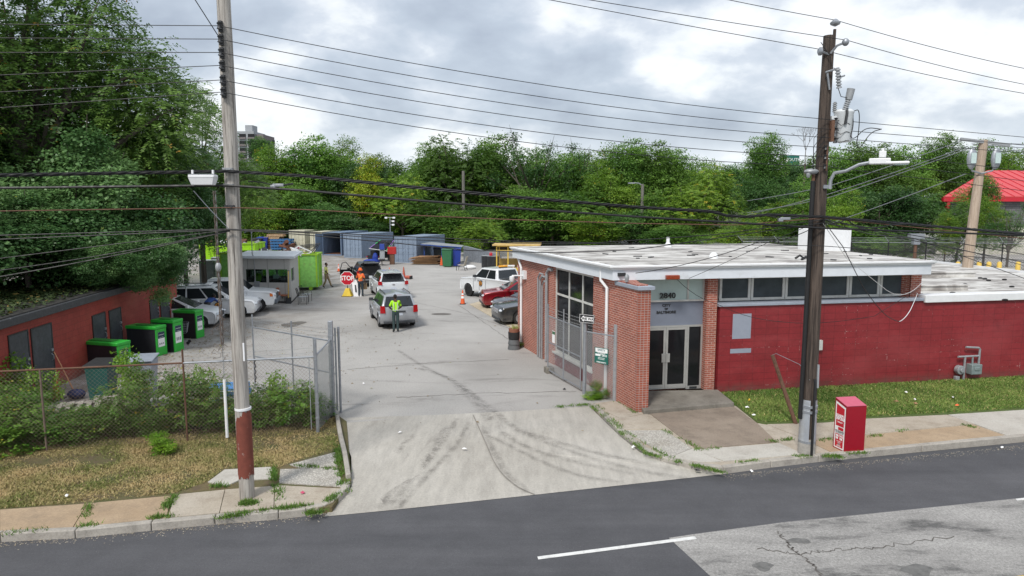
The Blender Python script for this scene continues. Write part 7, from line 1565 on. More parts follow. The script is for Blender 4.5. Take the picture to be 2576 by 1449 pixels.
for k in range(5):
    lab = f'{names[k] if k < 4 else "top"} blue pallet of the lower stack beside the pale pallets'
    p = G(711, 634)+Vector((0, 0, k*.33))
    if pp_b is None: pp_b = pallet(lab, p, .1, M_['pallet_blue'], L=2.4, group='stacked blue pallets')
    else: copy_tree(pp_b, p, .1-.04*k, lab)
for o_ in [o for o in COL.objects if o.name.startswith('pallet')]: 
    if o_.parent is None: o_.scale = (1, 1, 1.9)
p = G(726, 637); c = thing('scrap_heap', 'brown tangle of crates and a barrow beside the cream container', 'scrap heap', p); R = random.Random(2); w = MB()
for k in range(9): w.box((R.uniform(-1.6, .4), R.uniform(-.2, .8), R.uniform(.2, 1.4)), (R.uniform(.4, 1.2), .4, R.uniform(.05, .4)), Euler((R.uniform(-.5, .5), R.uniform(-.5, .5), R.uniform(0, 3))).to_matrix())
w.build('crates', M_['scrap_rust'], c); w = MB(); w.bx(-.6, .5, -.5, .1, 0, .22); w.build('yellow_bag', pm('safety_yellow', (.75, .35, .02), .6), c, bevel=.05)
# white slatted pallets lying behind the fence, blue crates
for i, (x, y, s, lab) in enumerate(((300, 1040, .5, 'weathered grey pallet lying behind the fence, furthest right of the row'), (215, 1058, .45, 'weathered grey pallet lying behind the fence, middle of the row'), (90, 1072, .4, 'weathered grey pallet lying behind the fence, left of the row'))):
    p = G(x, y-10, .12); pallet(lab, p, .25, M_['pallet_grey'], R=(math.radians(24), 0, .25), L=1.5, W=1.1, t_=.12, group='weathered pallets behind the fence')
for i, (x, y, z, lab) in enumerate(((572, 1010, .0, 'lower blue plastic crate behind the hedge by the pale pole'), (568, 1012, .22, 'upper blue plastic crate with white edge behind the hedge by the pole'))):
    p = G(x, y, 0); c = thing('plastic_crate', lab, 'crate', Vector((p.x, p.y, z+.12)), .1, 'blue plastic crates'); w = MB()
    for k in range(4): w.bx(-.55, .6, -.4, -.38, k*.05, k*.05+.032); w.bx(-.55, .6, .38, .4, k*.05, k*.05+.032)
    w.bx(-.56, -.54, -.4, .4, 0, .19); w.bx(.6, .62, -.4, .4, 0, .19); w.bx(-.54, .6, -.38, .38, .17, .185); w.build('shell', pm('crate_blue', (.06, .22, .50), .5), c); w = MB(); w.bx(-.56, .62, -.42, -.40, .09, .12); w.build('edge_band', M_['white_paint'], c)
# orange cone and broom at the left shed door
p = G(143, 1005); c = thing('traffic_cone', 'worn orange cone behind the fence in front of the shed', 'traffic cone', p, 0, 'plain cones'); cone_mesh(c, .75, False, 'dull_orange') if 'dull_orange' in M_ or not pm('dull_orange', (.62, .14, .03), .7, var=.3, dirt=(.25, .12, .06)) else cone_mesh(c, .75, False, 'dull_orange')
p = G(152, 1003); c = thing('broom', 'orange handled broom leaning on the shed door', 'broom', p); w = MB(); w.cyl((.5, .0, .1), (-.45, .55, 1.35), .018, n=6); w.build('handle', pm('wood_orange', (.55, .25, .12), .6), c); w = MB(); w.ball((.5, 0, .15), (.28, .2, .16), 10, 6); w.build('brush_head', pm('brush_navy', (.02, .03, .10), .8), c)
t_ = tag(MB().tube([G(x, y, .05) for x, y in ((255, 1030), (285, 1031), (320, 1026), (352, 1020), (390, 1010), (420, 1012))], .06, 8).build('drain_hose', M_['galv_dull']), 'grey flexible drain hose lying behind the fence', 'hose')
# ------------------------------------------------------------------ seats, shovels
def leg(c, a, b, mat='cable_black', r=.014): MB().cyl(a, b, r, n=6).build('leg', M_[mat], c)
p = G(714, 763); c = thing('chair', 'tan leather bucket chair on thin black legs by the booth wall', 'chair', p, -.3); w = MB(); w.slab([(-.25, -.25, .45), (.25, -.25, .45), (.25, .25, .47), (-.25, .25, .47)], .05); w.build('seat', pm('tan_leather', (.30, .10, .045), .5, var=.15), c, bevel=.03); w = MB(); w.slab([(-.30, .22, .47), (-.22, -.24, .47), (-.34, -.2, .95), (-.40, .2, .92)], .04); w.build('backrest', M_['tan_leather'], c, bevel=.03)
for x in (-.24, .24):
    for y in (-.22, .22): leg(c, (x*.6, y*.6, .45), (x, y, 0))
def iron_chair(lab, p, rz):
    c = thing('chair', lab, 'chair', p, rz, 'black iron chairs by the booth'); w = MB(); w.bx(-.25, .25, -.25, .25, .43, .46); w.build('seat', M_['galv_dull'], c, bevel=.01); w = MB(); w.tube([(-.25, -.22, .44), (-.38, -.22, .95), (-.38, .22, .95), (-.25, .22, .44)], .014, 6)
    for k in range(5): y = -.15+k*.075; w.tube([(-.25, y, .46), (-.38, y, .95)], .006, 4)
    w.build('backrest', M_['cable_black'], c)
    for s in (-1, 1): w = MB(); w.tube([(-.30, s*.25, .66), (0, s*.27, .70), (.22, s*.27, .62), (.24, s*.25, .45)], .012, 6); w.build('armrest', M_['cable_black'], c)
    for x in (-.24, .24):
        for y in (-.23, .23): leg(c, (x, y, .44), (x, y, 0))
    return c
iron_chair('black iron armchair nearer the camera right of the booth corner', G(763, 765), .1); iron_chair('second black iron armchair behind the other right of the booth', G(771, 758), -.1)
p = G(726, 764); c = thing('shovel', 'square shovel with yellow and black shaft leaning on the booth corner', 'shovel', p); w = MB(); w.cyl((0, 0, .35), (0, .18, 1.95), .022, n=6); w.build('shaft', pm('shaft_yellow', (.72, .45, .03), .5), c); w = MB(); w.slab([(-.16, 0, 0), (.16, 0, 0), (.16, .05, .38), (-.16, .05, .38)], .015); w.cyl((0, .03, .35), (0, .08, .75), .026, n=6); w.build('blade', M_['steel_dark'], c); w = MB(); w.cyl((-.07, .18, 1.95), (.07, .18, 1.95), .02, n=6); w.build('grip', M_['cable_black'], c)
p = G(1161, 680); c = thing('patio_chair', 'beige sling patio chair with black frame beside the blue bin', 'chair', p, 2.9); w = MB(); w.slab([(-.3, -.28, .42), (.3, -.28, .48), (.3, .28, .48), (-.3, .28, .42)], .03); w.build('seat', pm('beige_sling', (.45, .41, .34), .7), c); w = MB(); w.slab([(-.28, .28, .42), (-.28, -.28, .42), (-.52, -.28, 1.25), (-.52, .28, 1.25)], .03); w.build('backrest', M_['beige_sling'], c)
for s in (-1, 1): w = MB(); w.tube([(-.35, s*.32, .75), (0, s*.34, .78), (.3, s*.34, .62), (.38, s*.32, 0)], .025, 6); w.build('armrest', M_['cable_black'], c); leg(c, (-.3, s*.3, .45), (-.45, s*.32, 0), r=.025)
# barrels, trolley, jerrycan, cardboard, tyre planter, office chair, red box
w = None; b0 = None
for x, y, lab in ((1222, 676, 'left black steel drum near the yellow shed'), (1234, 677, 'middle black drum with red can on top near the yellow shed'), (1245, 677.5, 'right black drum half behind the yellow shed frame')):
    p = G(x, y)
    if b0 is None:
        b0 = thing('oil_drum', lab, 'drum', p, 0, 'black drums near the yellow shed'); w = MB(); w.lathe([(.38, 0), (.38, .38), (.40, .4), (.38, .42), (.38, .75), (.40, .77), (.38, .79), (.38, 1.2), (.35, 1.2), (.35, 1.17)], (0, 0, 0), 18); w.build('drum', pm('drum_black', (.025, .026, .03), .35), b0); w = MB(); w.lathe([(.385, 1.17), (.39, 1.18), (.39, 1.205), (.37, 1.21)], (0, 0, 0), 18); w.build('rim', M_['galv_dull'], b0)
    else: copy_tree(b0, p, .5, lab)
p = G(1235, 677); c = thing('fuel_can', 'small red fuel can standing on the middle black drum', 'fuel can', Vector((p.x, p.y, 1.21))); w = MB(); w.bx(-.14, .14, -.1, .1, 0, .26); w.build('can', M_['sign_red'], c, bevel=.03); w = MB(); w.tube([(-.08, 0, .26), (-.05, 0, .33), (.05, 0, .33), (.08, 0, .26)], .02, 6); w.build('handle', M_['sign_red'], c)
p = G(1205, 655+14); R = random.Random(11); p = G(1086, 664); c = thing('cardboard_stack', 'low slumped stack of flattened brown cardboard before the shelter', 'cardboard', p)
pm('cardboard', (.36, .21, .11), .85, var=.3, dirt=(.2, .11, .06))
for k in range(11): w = MB(); w.slab([Vector((-1.9+R.uniform(-.3, .4), -.8, .04+k*.06+R.uniform(0, .08))), Vector((1.1+R.uniform(-.5, .5), -.9+R.uniform(-.1, .1), .06+k*.085+R.uniform(-.04, .04))), Vector((1.5-R.uniform(0, .8), .8, .05+k*.06+R.uniform(-.04, .05))), Vector((-1.6+R.uniform(-.2, .6), .9, .08+k*.065))], .025); w.build('cardboard_sheet', M_['cardboard'], c)
p = G(1293, 878); c = thing('tyre_planter', 'tapered grey planter pot with brown rim and weeds by the brick corner', 'planter', p); w = MB(); w.lathe([(.26, 0), (.22, .22), (.25, .22), (.21, .42), (.22, .42)], (0, 0, 0), 14); w.build('base_pot', pm('pot_grey', (.11, .115, .12), .7), c); w = MB(); w.lathe([(.16, .42), (.23, .44), (.24, .72), (.18, .72)], (0, 0, 0), 14); w.build('tyre', M_['black_rubber'], c); w = MB(); w.lathe([(.19, .7), (.21, .72), (.22, .86), (.17, .86)], (0, 0, 0), 14); w.build('rim', pm('terracotta', (.25, .10, .06), .8), c)
w = MB(); R = random.Random(3)
for k in range(60): a = R.uniform(0, 6.28); r = R.uniform(0, .18); q = Vector((r*math.cos(a), r*math.sin(a), .85)); w.tube([q, q+Vector((R.uniform(-.12, .12), R.uniform(-.12, .12), R.uniform(.06, .2)))], [.01, .002], 3)
w.build('weeds', pm('weed_plain', (.28, .30, .08), .7), c)
p = G(961, 668); c = thing('office_chair', 'stacked folded chairs and swivel base before the solar trailer', 'chair', p); w = MB(); w.bx(-.3, .3, -.25, .2, .5, .6); w.build('seat', M_['cable_black'], c, bevel=.03); w = MB(); w.slab([(-.25, .2, .6), (.25, .2, .6), (.22, .35, 1.7), (-.22, .35, 1.7)], .06); w.build('backrest', M_['galvanised'], c, bevel=.03); w = MB(); w.slab([(-.24, .16, 1.5), (.24, .16, 1.5), (.22, .26, 2.05), (-.22, .26, 2.05)], .06); w.build('blue_cover', M_['blue_plastic'], c, bevel=.03); w = MB(); w.cyl((0, 0, .08), (0, 0, .5), .04)
for k in range(5): a = 2*PI*k/5; w.tube([(0, 0, .15), (.38*math.cos(a), .38*math.sin(a), .06)], .03, 5)
w.build('base', M_['cable_black'], c)
p = G(1004-17, 665); c = thing('red_cabinet', 'small red cabinet on a rusty pedestal beside the solar trailer', 'cabinet', p); w = MB(); w.bx(-.4, .4, -.25, .25, 1.0, 1.7); w.build('cabinet', pm('cabinet_red', (.42, .02, .02), .5), c, bevel=.02); w = MB(); w.bx(-.22, .22, -.2, .2, 0, 1.0); w.build('pedestal', M_['rusty_steel'], c)
p = G(935, 659); c = thing('tarpaulin', 'crumpled blue tarpaulin on the yard beside the grey container', 'tarpaulin', p); w = MB(); w.ball((0, 0, .1), (.9, .4, .22), 9, 5); w.ball((.35, .1, .35), (.3, .25, .6), 7, 5); w.build('sheet', M_['blue_plastic'], c, smooth=0)
p = G(1260+15, 681); c = thing('hand_trolley', 'white topped trolley standing before the yellow cage', 'trolley', Vector((G(1254, 684).x+.9, G(1254, 684).y, 0))); w = MB(); w.bx(-.4, .4, -.25, .25, 0, .12); w.cyl((0, 0, .1), (0, 0, .5), .06); w.build('base', M_['black_plastic'], c); w = MB(); w.bx(-.5, .5, -.3, .3, .5, .58); w.build('top', M_['white_paint'], c)
p = G(1195, 668); c = thing('white_sack', 'white sack on the ground between patio chair and drums', 'sack', G(1183, 676)); w = MB(); w.ball((0, 0, .15), (.55, .35, .2), 12, 6); w.build('sack', M_['white_paint'], c)
# grey retaining wall behind the drums
a, b = Vector((D(1186, 660, 70).x, 70, 0)), Vector((D(1262, 660, 66).x, 66, 0)); w = MB(); d = (b-a).normalized(); nn = Vector((-d.y, d.x, 0))*.3; w.prism([(a-d*1)[:2], b[:2], (b+nn)[:2], (a-d+nn)[:2]], -.1, [1, 1, 1, 1]); 
w = MB(); za_, zb_ = D(1187, 622, 70).z, D(1245, 634, 67).z; a -= d; w.slab([Vector((a.x, a.y, 0)), Vector((b.x, b.y, 0)), Vector((b.x, b.y, zb_-.2)), Vector((a.x, a.y, za_+.1))], .3); tag(w.build('retaining_wall', pm('slate_wall', (.20, .22, .25), .8, var=.3)), 'grey sloping retaining wall behind the black drums', 'wall')
# litter
R = random.Random(21)
for x, y, z, col, nm_, lab in ((2279, 990, .12, 'sign_white', 'litter', 'white crumpled paper on the lawn left of the orange scrap'), (2303, 1018, .1, 'cardboard', 'litter', 'torn brown cardboard on the lawn'), (2301, 1008, .12, 'sign_white', 'litter', 'white cup beside the torn cardboard on the lawn'), (2255, 1013, .1, 'cardboard', 'litter', 'small brown scrap left of the torn cardboard'), (2397, 1003, .1, 'sign_white', 'litter', 'white wrapper near the gas meter on the lawn'), (2407, 1023, .1, 'orange_plastic', 'litter', 'orange scrap on the lawn below the white wrapper'),
    (1885, 1009, .1, 'shaft_yellow', 'litter', 'yellow wrapper on the lawn beside the entrance step'), (1880, 1028, .1, 'sign_white', 'litter', 'white plastic bag on the lawn beside the brown slab'), (1896, 1048, .08, 'sign_white', 'litter', 'small white cup at the corner of the brown slab'), (1593, 1128, .03, 'sign_white', 'litter', 'crushed clear bottle on the driveway beside the right kerb'), (1168, 1134, .0, 'sign_white', 'litter', 'flat white scrap in the middle of the driveway'), (1006, 1092, .0, 'sign_white', 'litter', 'white scrap at the left of the driveway'),
    (168, 1252, .05, 'sign_white', 'litter', 'white paper on the dry verge at far left'), (762, 1244, .05, 'faded_red', 'litter', 'pink and white wrapper on the corner slab'), (915, 968, .0, 'sign_white', 'litter', 'white speck of paper on the yard inside the gate'), (1420, 982, .02, 'cable_black', 'litter', 'small dark stub on the ground before the folded gate'), (1755, 1189, -.05, 'cable_black', 'litter', 'black scrap in the gutter below the right kerb'), (1890, 1190, -.08, 'sign_white', 'litter', 'flattened white bottle in the gutter left of the dark pole'), (2520, 1130, -.1, 'sign_white', 'litter', 'white scrap on the street near the right edge'), (545, 990, .0, 'kraft_paper', 'litter', 'brown scrap behind the hedge')):
    p = G(x, y, z-.03); w = MB(); k = 7; w.add([(R.uniform(.7, 1.1)*.07*math.cos(2*PI*i/k), R.uniform(.6, 1)*.045*math.sin(2*PI*i/k), R.uniform(.0, .03)+(.0 if z > 0 else .01)) for i in range(k)]+[(0, 0, .055)], [(i, (i+1) % k, k) for i in range(k)]); o = w.build(nm_, M_[col], smooth=0); o.location = p+Vector((0, 0, .03)); o.rotation_euler.z = R.uniform(0, 3); tag(o, lab, 'litter', 'pieces of litter')
# ------------------------------------------------------------------ trees and shrubs
leafmat('leaf_mid', (.065, .17, .026), (.21, .39, .065), (.30, .26, .03), .42, .5, .6, (.06, .10, .012), .985)
leafmat('leaf_dark', (.050, .135, .03), (.15, .30, .07), (.10, .12, .03), .4, .45, .5, (.025, .06, .02), .985)
leafmat('leaf_light', (.11, .23, .022), (.28, .44, .055), (.45, .36, .03), .38, .5, .5, (.12, .20, .015), .96)
leafmat('leaf_yellow', (.16, .26, .014), (.36, .45, .035), (.5, .36, .03), .3, .5, .5, (.26, .30, .02), .9)
leafmat('leaf_near', (.06, .145, .028), (.23, .38, .08), (.55, .28, .05), .42, .42, .3, (.04, .08, .012), .982)
leafmat('leaf_broad', (.065, .16, .05), (.24, .41, .15), (.32, .36, .04), .38, .38, .3, (.05, .10, .02), .985)
woodmat('bark', (.07, .055, .045), (.13, .11, .09), (.03, .025, .02))
def unit(v): return v/np.maximum(np.linalg.norm(v, axis=-1, keepdims=True), 1e-6)
def crown(name, seed, nl, nsp, m, ls, lw, sr, kind, mat, rz=1.15, fill=.22, lobe=(.24, .40), zmin=-.75, spread=.68, droop=.35):
    """crown of unit radius: lobes carry sprays, sprays carry leaves; returns mesh object (and lobe centres)"""
    r = np.random.RandomState(seed); C = unit(r.normal(size=(nl, 3)))*(r.rand(nl, 1)**.45)*spread; C[:, 2] = C[:, 2]*rz; C = C[C[:, 2] > zmin*rz]; nl = len(C)
    R = r.uniform(*lobe, nl)*(1-.25*np.clip(C[:, 2]/rz, 0, 1)); k = r.choice(nl, nsp, p=R**2/np.sum(R**2)); d = unit(r.normal(size=(nsp, 3))+np.array([0, 0, .35]))
    rad = np.where(r.rand(nsp) < fill, r.uniform(.2, .8, nsp), r.uniform(.84, 1.12, nsp)); bump = 1+.18*np.sin(d[:, 0]*7+k)*np.sin(d[:, 1]*6+k*2)+.1*np.sin(d[:, 2]*13+k)
    P = C[k]+d*(R[k]*rad*bump)[:, None]*np.array([1, 1, .85]); 
    inside = np.zeros(nsp, bool)
    for j in range(nl): inside |= (np.linalg.norm((P-C[j])/np.array([1, 1, .85]), axis=1) < R[j]*.72) & (k != j)
    keep = ~inside | (r.rand(nsp) < .18); P, d, k = P[keep], d[keep], k[keep]; n = len(P)
    ton = np.clip(.42+.42*np.sin(k*1.7+seed)+r.normal(0, .12, n), 0, 1); odd = r.rand(n)
    if kind == 'frond':
        ax = unit(d*np.array([1, 1, .3])+r.normal(0, .35, (n, 3))+np.array([0, 0, .15])); L = sr*r.uniform(.7, 1.3, n); t = np.linspace(.15, 1, m)
        base = P[:, None, :]+ax[:, None, :]*(t[None, :, None]*L[:, None, None]); base[:, :, 2] -= droop*L[:, None]*(t[None, :]**2)
        side = unit(np.cross(ax, np.array([0, 0, 1.]))+r.normal(0, .12, (n, 3))); out = []
        for s in (-1, 1):
            a = unit(side[:, None, :]*s+ax[:, None, :]*.45+r.normal(0, .18, (n, m, 3))+np.array([0, 0, -.28])); out.append((base, a))
        B = np.concatenate([o[0] for o in out], 1).reshape(-1, 3); A = np.concatenate([o[1] for o in out], 1).reshape(-1, 3); M2 = 2*m
        tl = np.tile(t, 2)[None, :].repeat(n, 0).reshape(-1); lsz = ls*(1-.35*np.abs(tl-.5))
    else:
        M2 = m; B = (P[:, None, :]+r.normal(0, sr*1.25, (n, m, 3))*np.array([1, 1, .38])).reshape(-1, 3); A = unit(d[:, None, :]*.5+r.normal(0, .75, (n, m, 3))*np.array([1, 1, .4])+np.array([0, 0, -.28])).reshape(-1, 3); lsz = np.full(len(B), ls)
    N = len(B); sn = unit(d*.6+r.normal(0, .28, (n, 3))+np.array([0, 0, .75])); nr = unit(np.repeat(sn, M2, 0)+r.normal(0, .16, (N, 3))); S = unit(np.cross(A, nr)); lsz = lsz*r.uniform(.65, 1.3, N)
    v = np.empty((N, 4, 3)); v[:, 0] = B; v[:, 1] = B+A*(lsz*.5)[:, None]+S*(lsz*lw)[:, None]; v[:, 2] = B+A*lsz[:, None]; v[:, 3] = B+A*(lsz*.5)[:, None]-S*(lsz*lw)[:, None]
    tone = np.clip(np.repeat(ton, M2)+r.uniform(-.18, .18, N), 0, 1); od = np.clip(np.repeat(odd, M2)*.985+r.rand(N)*.03-.01, 0, 1)
    return np_mesh(name, v.reshape(-1, 3), np.arange(4*N).reshape(-1, 4), M_[mat], np.repeat(tone, 4), np.repeat(od, 4)), C
def limbs(C, H=-2.0, r0=.05, seed=0, hub=-.55, bark='bark'):
    R = random.Random(seed); w = MB(); w.tube([(0, 0, H), (.02, .01, (H+hub)/2), (0, 0, hub), (0, .02, .2)], [r0, r0*.85, r0*.7, r0*.3], 8)
    for c in C:
        c = Vector([float(q) for q in c]); s = Vector((0, 0, hub+R.uniform(-.1, .35))); mid = s.lerp(c, .5)+Vector((R.uniform(-.06, .06), R.uniform(-.06, .06), -.04)); w.tube([s, mid, c, c+(c-s)*.22], [r0*.4, r0*.25, r0*.14, r0*.04], 5)
    return w
PROTO = {}
def tree_kind(key, **k):
    o, C = crown('crown', **k); w = limbs(C, seed=k['seed']); tk = w.build('trunk', M_['bark'], smooth=60)
    t_ = thing('tree', 'x', 'tree', (0, 0, 0)); o.parent = t_; tk.parent = t_; PROTO[key] = [t_, False]
def plant(key, p, r, h, lab, group='trees beyond the yard', name=None, rz=None, cz=None):
    """tree of crown radius r and total height h at ground point p"""
    t_, used = PROTO[key]; hz = min(h/2.2, r*1.22) if cz is None else cz
    loc = (p[0], p[1], h-1.1*hz); s = (r, r, hz)
    rz = random.uniform(0, 6.28) if rz is None else rz
    if not used: PROTO[key][1] = True; t_.location = loc; t_.rotation_euler.z = rz; t_.scale = s; t_['label'] = lab; t_['group'] = group; o = t_
    else: o = copy_tree(t_, loc, rz, lab, s, group)
    if name: o.name = name
    return o
random.seed(31)
tree_kind('mid', seed=1, nl=26, nsp=3600, m=8, ls=.052, lw=.30, sr=.045, kind='cluster', mat='leaf_mid')
tree_kind('mid2', seed=12, nl=20, nsp=2600, m=6, ls=.050, lw=.22, sr=.13, kind='frond', mat='leaf_mid', fill=.18)
tree_kind('dark', seed=3, nl=24, nsp=3600, m=8, ls=.050, lw=.32, sr=.045, kind='cluster', mat='leaf_dark', fill=.25)
tree_kind('light', seed=4, nl=22, nsp=3200, m=7, ls=.050, lw=.28, sr=.05, kind='cluster', mat='leaf_light')
tree_kind('light2', seed=14, nl=20, nsp=2400, m=6, ls=.055, lw=.22, sr=.14, kind='frond', mat='leaf_light', fill=.15)
tree_kind('yellow', seed=5, nl=16, nsp=2200, m=7, ls=.06, lw=.30, sr=.055, kind='cluster', mat='leaf_yellow')
tree_kind('sparse', seed=6, nl=30, nsp=1500, m=5, ls=.040, lw=.30, sr=.045, kind='cluster', mat='leaf_dark', lobe=(.10, .19), spread=.95, fill=.5, zmin=-.5)
tree_kind('near', seed=7, nl=34, nsp=12500, m=6, ls=.030, lw=.17, sr=.085, kind='frond', mat='leaf_near', fill=.25, lobe=(.20, .34), spread=.80, droop=.5, rz=1.05)
tree_kind('broad', seed=8, nl=28, nsp=11000, m=7, ls=.034, lw=.40, sr=.045, kind='cluster', mat='leaf_broad', fill=.3, lobe=(.2, .34), spread=.76)
KN = {'mid': 'mid green bushy tree', 'mid2': 'mid green feathery leaved tree', 'dark': 'dark green dense tree', 'light': 'fresh light green tree', 'light2': 'light green feathery leaved tree', 'yellow': 'yellow green tree', 'sparse': 'thin leaved open crowned tree'}
def tl(key, x, yt, Y, wpx, where):
    if 1000 < x and yt < 420 and Y < 115: yt -= 7
    q = D(x, yt, Y); r = wpx*Y/1737/2*1.3; h = q.z; return plant(key, (q.x, Y), r, h, f'{KN[key]} {where}')
ORDW = 'first second third fourth fifth sixth seventh eighth ninth tenth eleventh twelfth thirteenth fourteenth fifteenth sixteenth seventeenth eighteenth nineteenth twentieth penultimate last'.split()
# back row along the far edge of the yard, left to right in the photo
BR = [('dark', 585, 430, 104, 100, 'directly behind the pale pole'), ('dark', 650, 322, 118, 60, 'rising in front of the apartment tower'), ('mid', 625, 400, 98, 130, 'low right of the pale pole'), ('light', 715, 338, 102, 150, 'right of the apartment tower'), ('mid', 790, 316, 104, 170, 'topping the wood left of centre'),
 ('light', 845, 322, 106, 120, 'just left of the dark dip in the skyline'), ('dark', 905, 355, 100, 130, 'at the dark dip in the skyline'), ('mid', 965, 366, 106, 130, 'left of the skyline gap'), ('mid2', 1030, 372, 108, 110, 'at the lowest gap of the skyline'), ('mid', 1085, 345, 100, 120, 'left of the tall round tree'),
 ('mid2', 1165, 308, 98, 200, 'forming the tall round crown left of centre'), ('mid', 1245, 322, 100, 160, 'right of the tall round crown'), ('sparse', 1345, 288, 96, 190, 'reaching highest near the centre'), ('sparse', 1460, 325, 98, 150, 'right of the highest open crown'), ('mid', 1400, 368, 97, 160, 'under the highest open crown'),
 ('light', 1510, 345, 98, 150, 'right of centre with bright crown'), ('mid', 1590, 334, 96, 150, 'over the street lamp pole'), ('mid', 1660, 340, 98, 150, 'right of the street lamp pole'), ('mid', 1720, 362, 100, 130, 'left of the bare twigs'), ('light2', 1790, 400, 92, 150, 'low with wide feathery top'),
 ('dark', 1820, 372, 170, 120, 'far back on the low skyline'), ('dark', 1880, 368, 175, 120, 'far back left of the slender tree'), ('mid', 1925, 322, 112, 105, 'standing slender above the low skyline'), ('dark', 1975, 362, 190, 110, 'far back behind the highway sign'), ('mid', 2040, 372, 200, 110, 'far back left of the dark pole'),
 ('dark', 1990, 430, 120, 150, 'below the highway sign'), ('mid', 2100, 352, 90, 140, 'right behind the dark pole'), ('mid', 2160, 338, 92, 140, 'above the street lamp head'), ('mid', 2230, 348, 96, 130, 'right of the street lamp head'), ('mid', 2300, 350, 98, 140, 'between lamp head and tan pole'),
 ('mid', 2365, 322, 100, 110, 'standing tallest left of the tan pole'), ('dark', 2440, 345, 108, 120, 'behind the tan pole top'), ('mid', 2500, 338, 112, 120, 'above the red roof'), ('light', 2570, 350, 110, 120, 'at the right edge above the red roof')]
for a in BR: tl(*a)
for i, (x, y) in enumerate(((600, 372), (690, 352), (750, 345), (820, 345), (872, 368), (935, 388), (995, 398), (1060, 385), (1120, 352), (1205, 338), (1285, 352), (1340, 362), (1430, 372), (1480, 362), (1555, 360), (1625, 356), (1695, 366), (1750, 388), (2130, 372), (2265, 368), (2400, 368), (2535, 362))): tl(('mid', 'light', 'mid2', 'mid')[i % 4], x, y, 104, 120, ORDW[i]+' from left of those closing the skyline gaps')
FRR = [('mid', 560, 520, 92, 150, 'filling below the dark crown at the pale pole'), ('light', 650, 470, 90, 130, 'in front at the left of the wood'), ('mid', 740, 440, 92, 140, 'in front below the bright left crowns'), ('dark', 815, 480, 90, 120, 'in the lower dark band behind the cream container'), ('yellow', 930, 385, 94, 105, 'catching the light left of centre'),
 ('dark', 890, 520, 88, 150, 'low behind the blue containers'), ('light2', 1010, 425, 90, 130, 'in front of the skyline gap'), ('mid2', 1080, 470, 88, 150, 'low left of the old grey pole'), ('mid', 1150, 520, 86, 160, 'low at the foot of the old grey pole'), ('dark', 1225, 480, 90, 150, 'low right of the old grey pole'),
 ('light2', 1210, 545, 78, 120, 'hanging over the blue shelter'), ('mid', 1310, 450, 90, 150, 'in front of the open crowned trees'), ('mid', 1390, 470, 88, 170, 'low near the centre'), ('mid2', 1460, 440, 88, 150, 'in front right of centre'), ('light', 1535, 395, 90, 140, 'with lime crown right of centre'),
 ('light', 1490, 530, 82, 160, 'low behind the office roof, left part'), ('dark', 1590, 500, 84, 160, 'low behind the street lamp pole'), ('mid', 1665, 470, 86, 150, 'low right of the street lamp pole'), ('light2', 1735, 450, 84, 150, 'low with pale fronds right of centre'), ('mid', 1700, 555, 78, 150, 'just above the office roof'),
 ('light', 1860, 540, 74, 130, 'small and bright above the office roof'), ('light', 1950, 490, 88, 170, 'spreading left of the dark pole'), ('mid', 2040, 520, 80, 140, 'behind the white chimney'), ('light', 2130, 450, 76, 120, 'with yellow tinge right of the dark pole'), ('dark', 2220, 420, 80, 170, 'in deep shade right of the lamp arm'),
 ('dark', 2310, 440, 82, 150, 'in deep shade left of the warehouse'), ('mid', 2180, 560, 70, 160, 'low right of the white chimney'), ('mid2', 2280, 570, 68, 150, 'low behind the barbed fence')]
for a in FRR: tl(*a)
tl('dark', 1925, 395, 108, 130, 'at the foot of the slender skyline tree')
for i, x in enumerate(range(540, 1960, 118)): tl('dark' if i % 3 else 'mid', x+random.randint(-15, 15), 560+random.randint(-20, 15), 95, 150, ('filling the foot of the wood, '+('first', 'second', 'third', 'fourth', 'fifth', 'sixth', 'seventh', 'eighth', 'ninth', 'tenth', 'eleventh', 'twelfth', 'thirteenth')[i]+' from the left'))
tl('light', 2490, 470, 62, 95, 'in front of the warehouse wall right of the tan pole'); tl('light', 2385, 520, 64, 70, 'low beside the warehouse corner'); tl('mid', 2470, 420, 70, 80, 'tall before the red roof right of the tan pole'); tl('mid2', 2420, 480, 66, 110, 'with drooping leaves in front of the warehouse corner'); tl('sparse', 2550, 480, 60, 120, 'at the right edge in front of the warehouse')
tl('light2', 1190, 600, 72, 50, 'small and bushy behind the patio chair')
# bare twigs
def bare(x, yt, Y, s, lab):
    q = D(x, yt, Y); t_ = thing('tree', lab, 'tree', (q.x, Y, 0)); R = random.Random(int(x)); w = MB()
    def br(p, d, L, r, k):
        e = p+d*L; w.tube([p, p.lerp(e, .5)+Vector((R.uniform(-.1, .1), 0, 0)), e], [r, r*.8, r*.6], 4)
        if k: [br(e, (d+Vector((R.uniform(-.6, .6), R.uniform(-.6, .6), R.uniform(-.1, .4)))).normalized(), L*.72, r*.6, k-1) for _ in range(3)]
    w.tube([(0, 0, 0), (0, 0, q.z-s)], [.2, .12], 6); br(Vector((0, 0, q.z-s)), Vector((0, 0, 1)), s*.36, .07, 4); w.build('trunk', M_['bark'], t_)
bare(2030, 320, 98, 5, 'leafless dead tree just left of the dark pole'); 
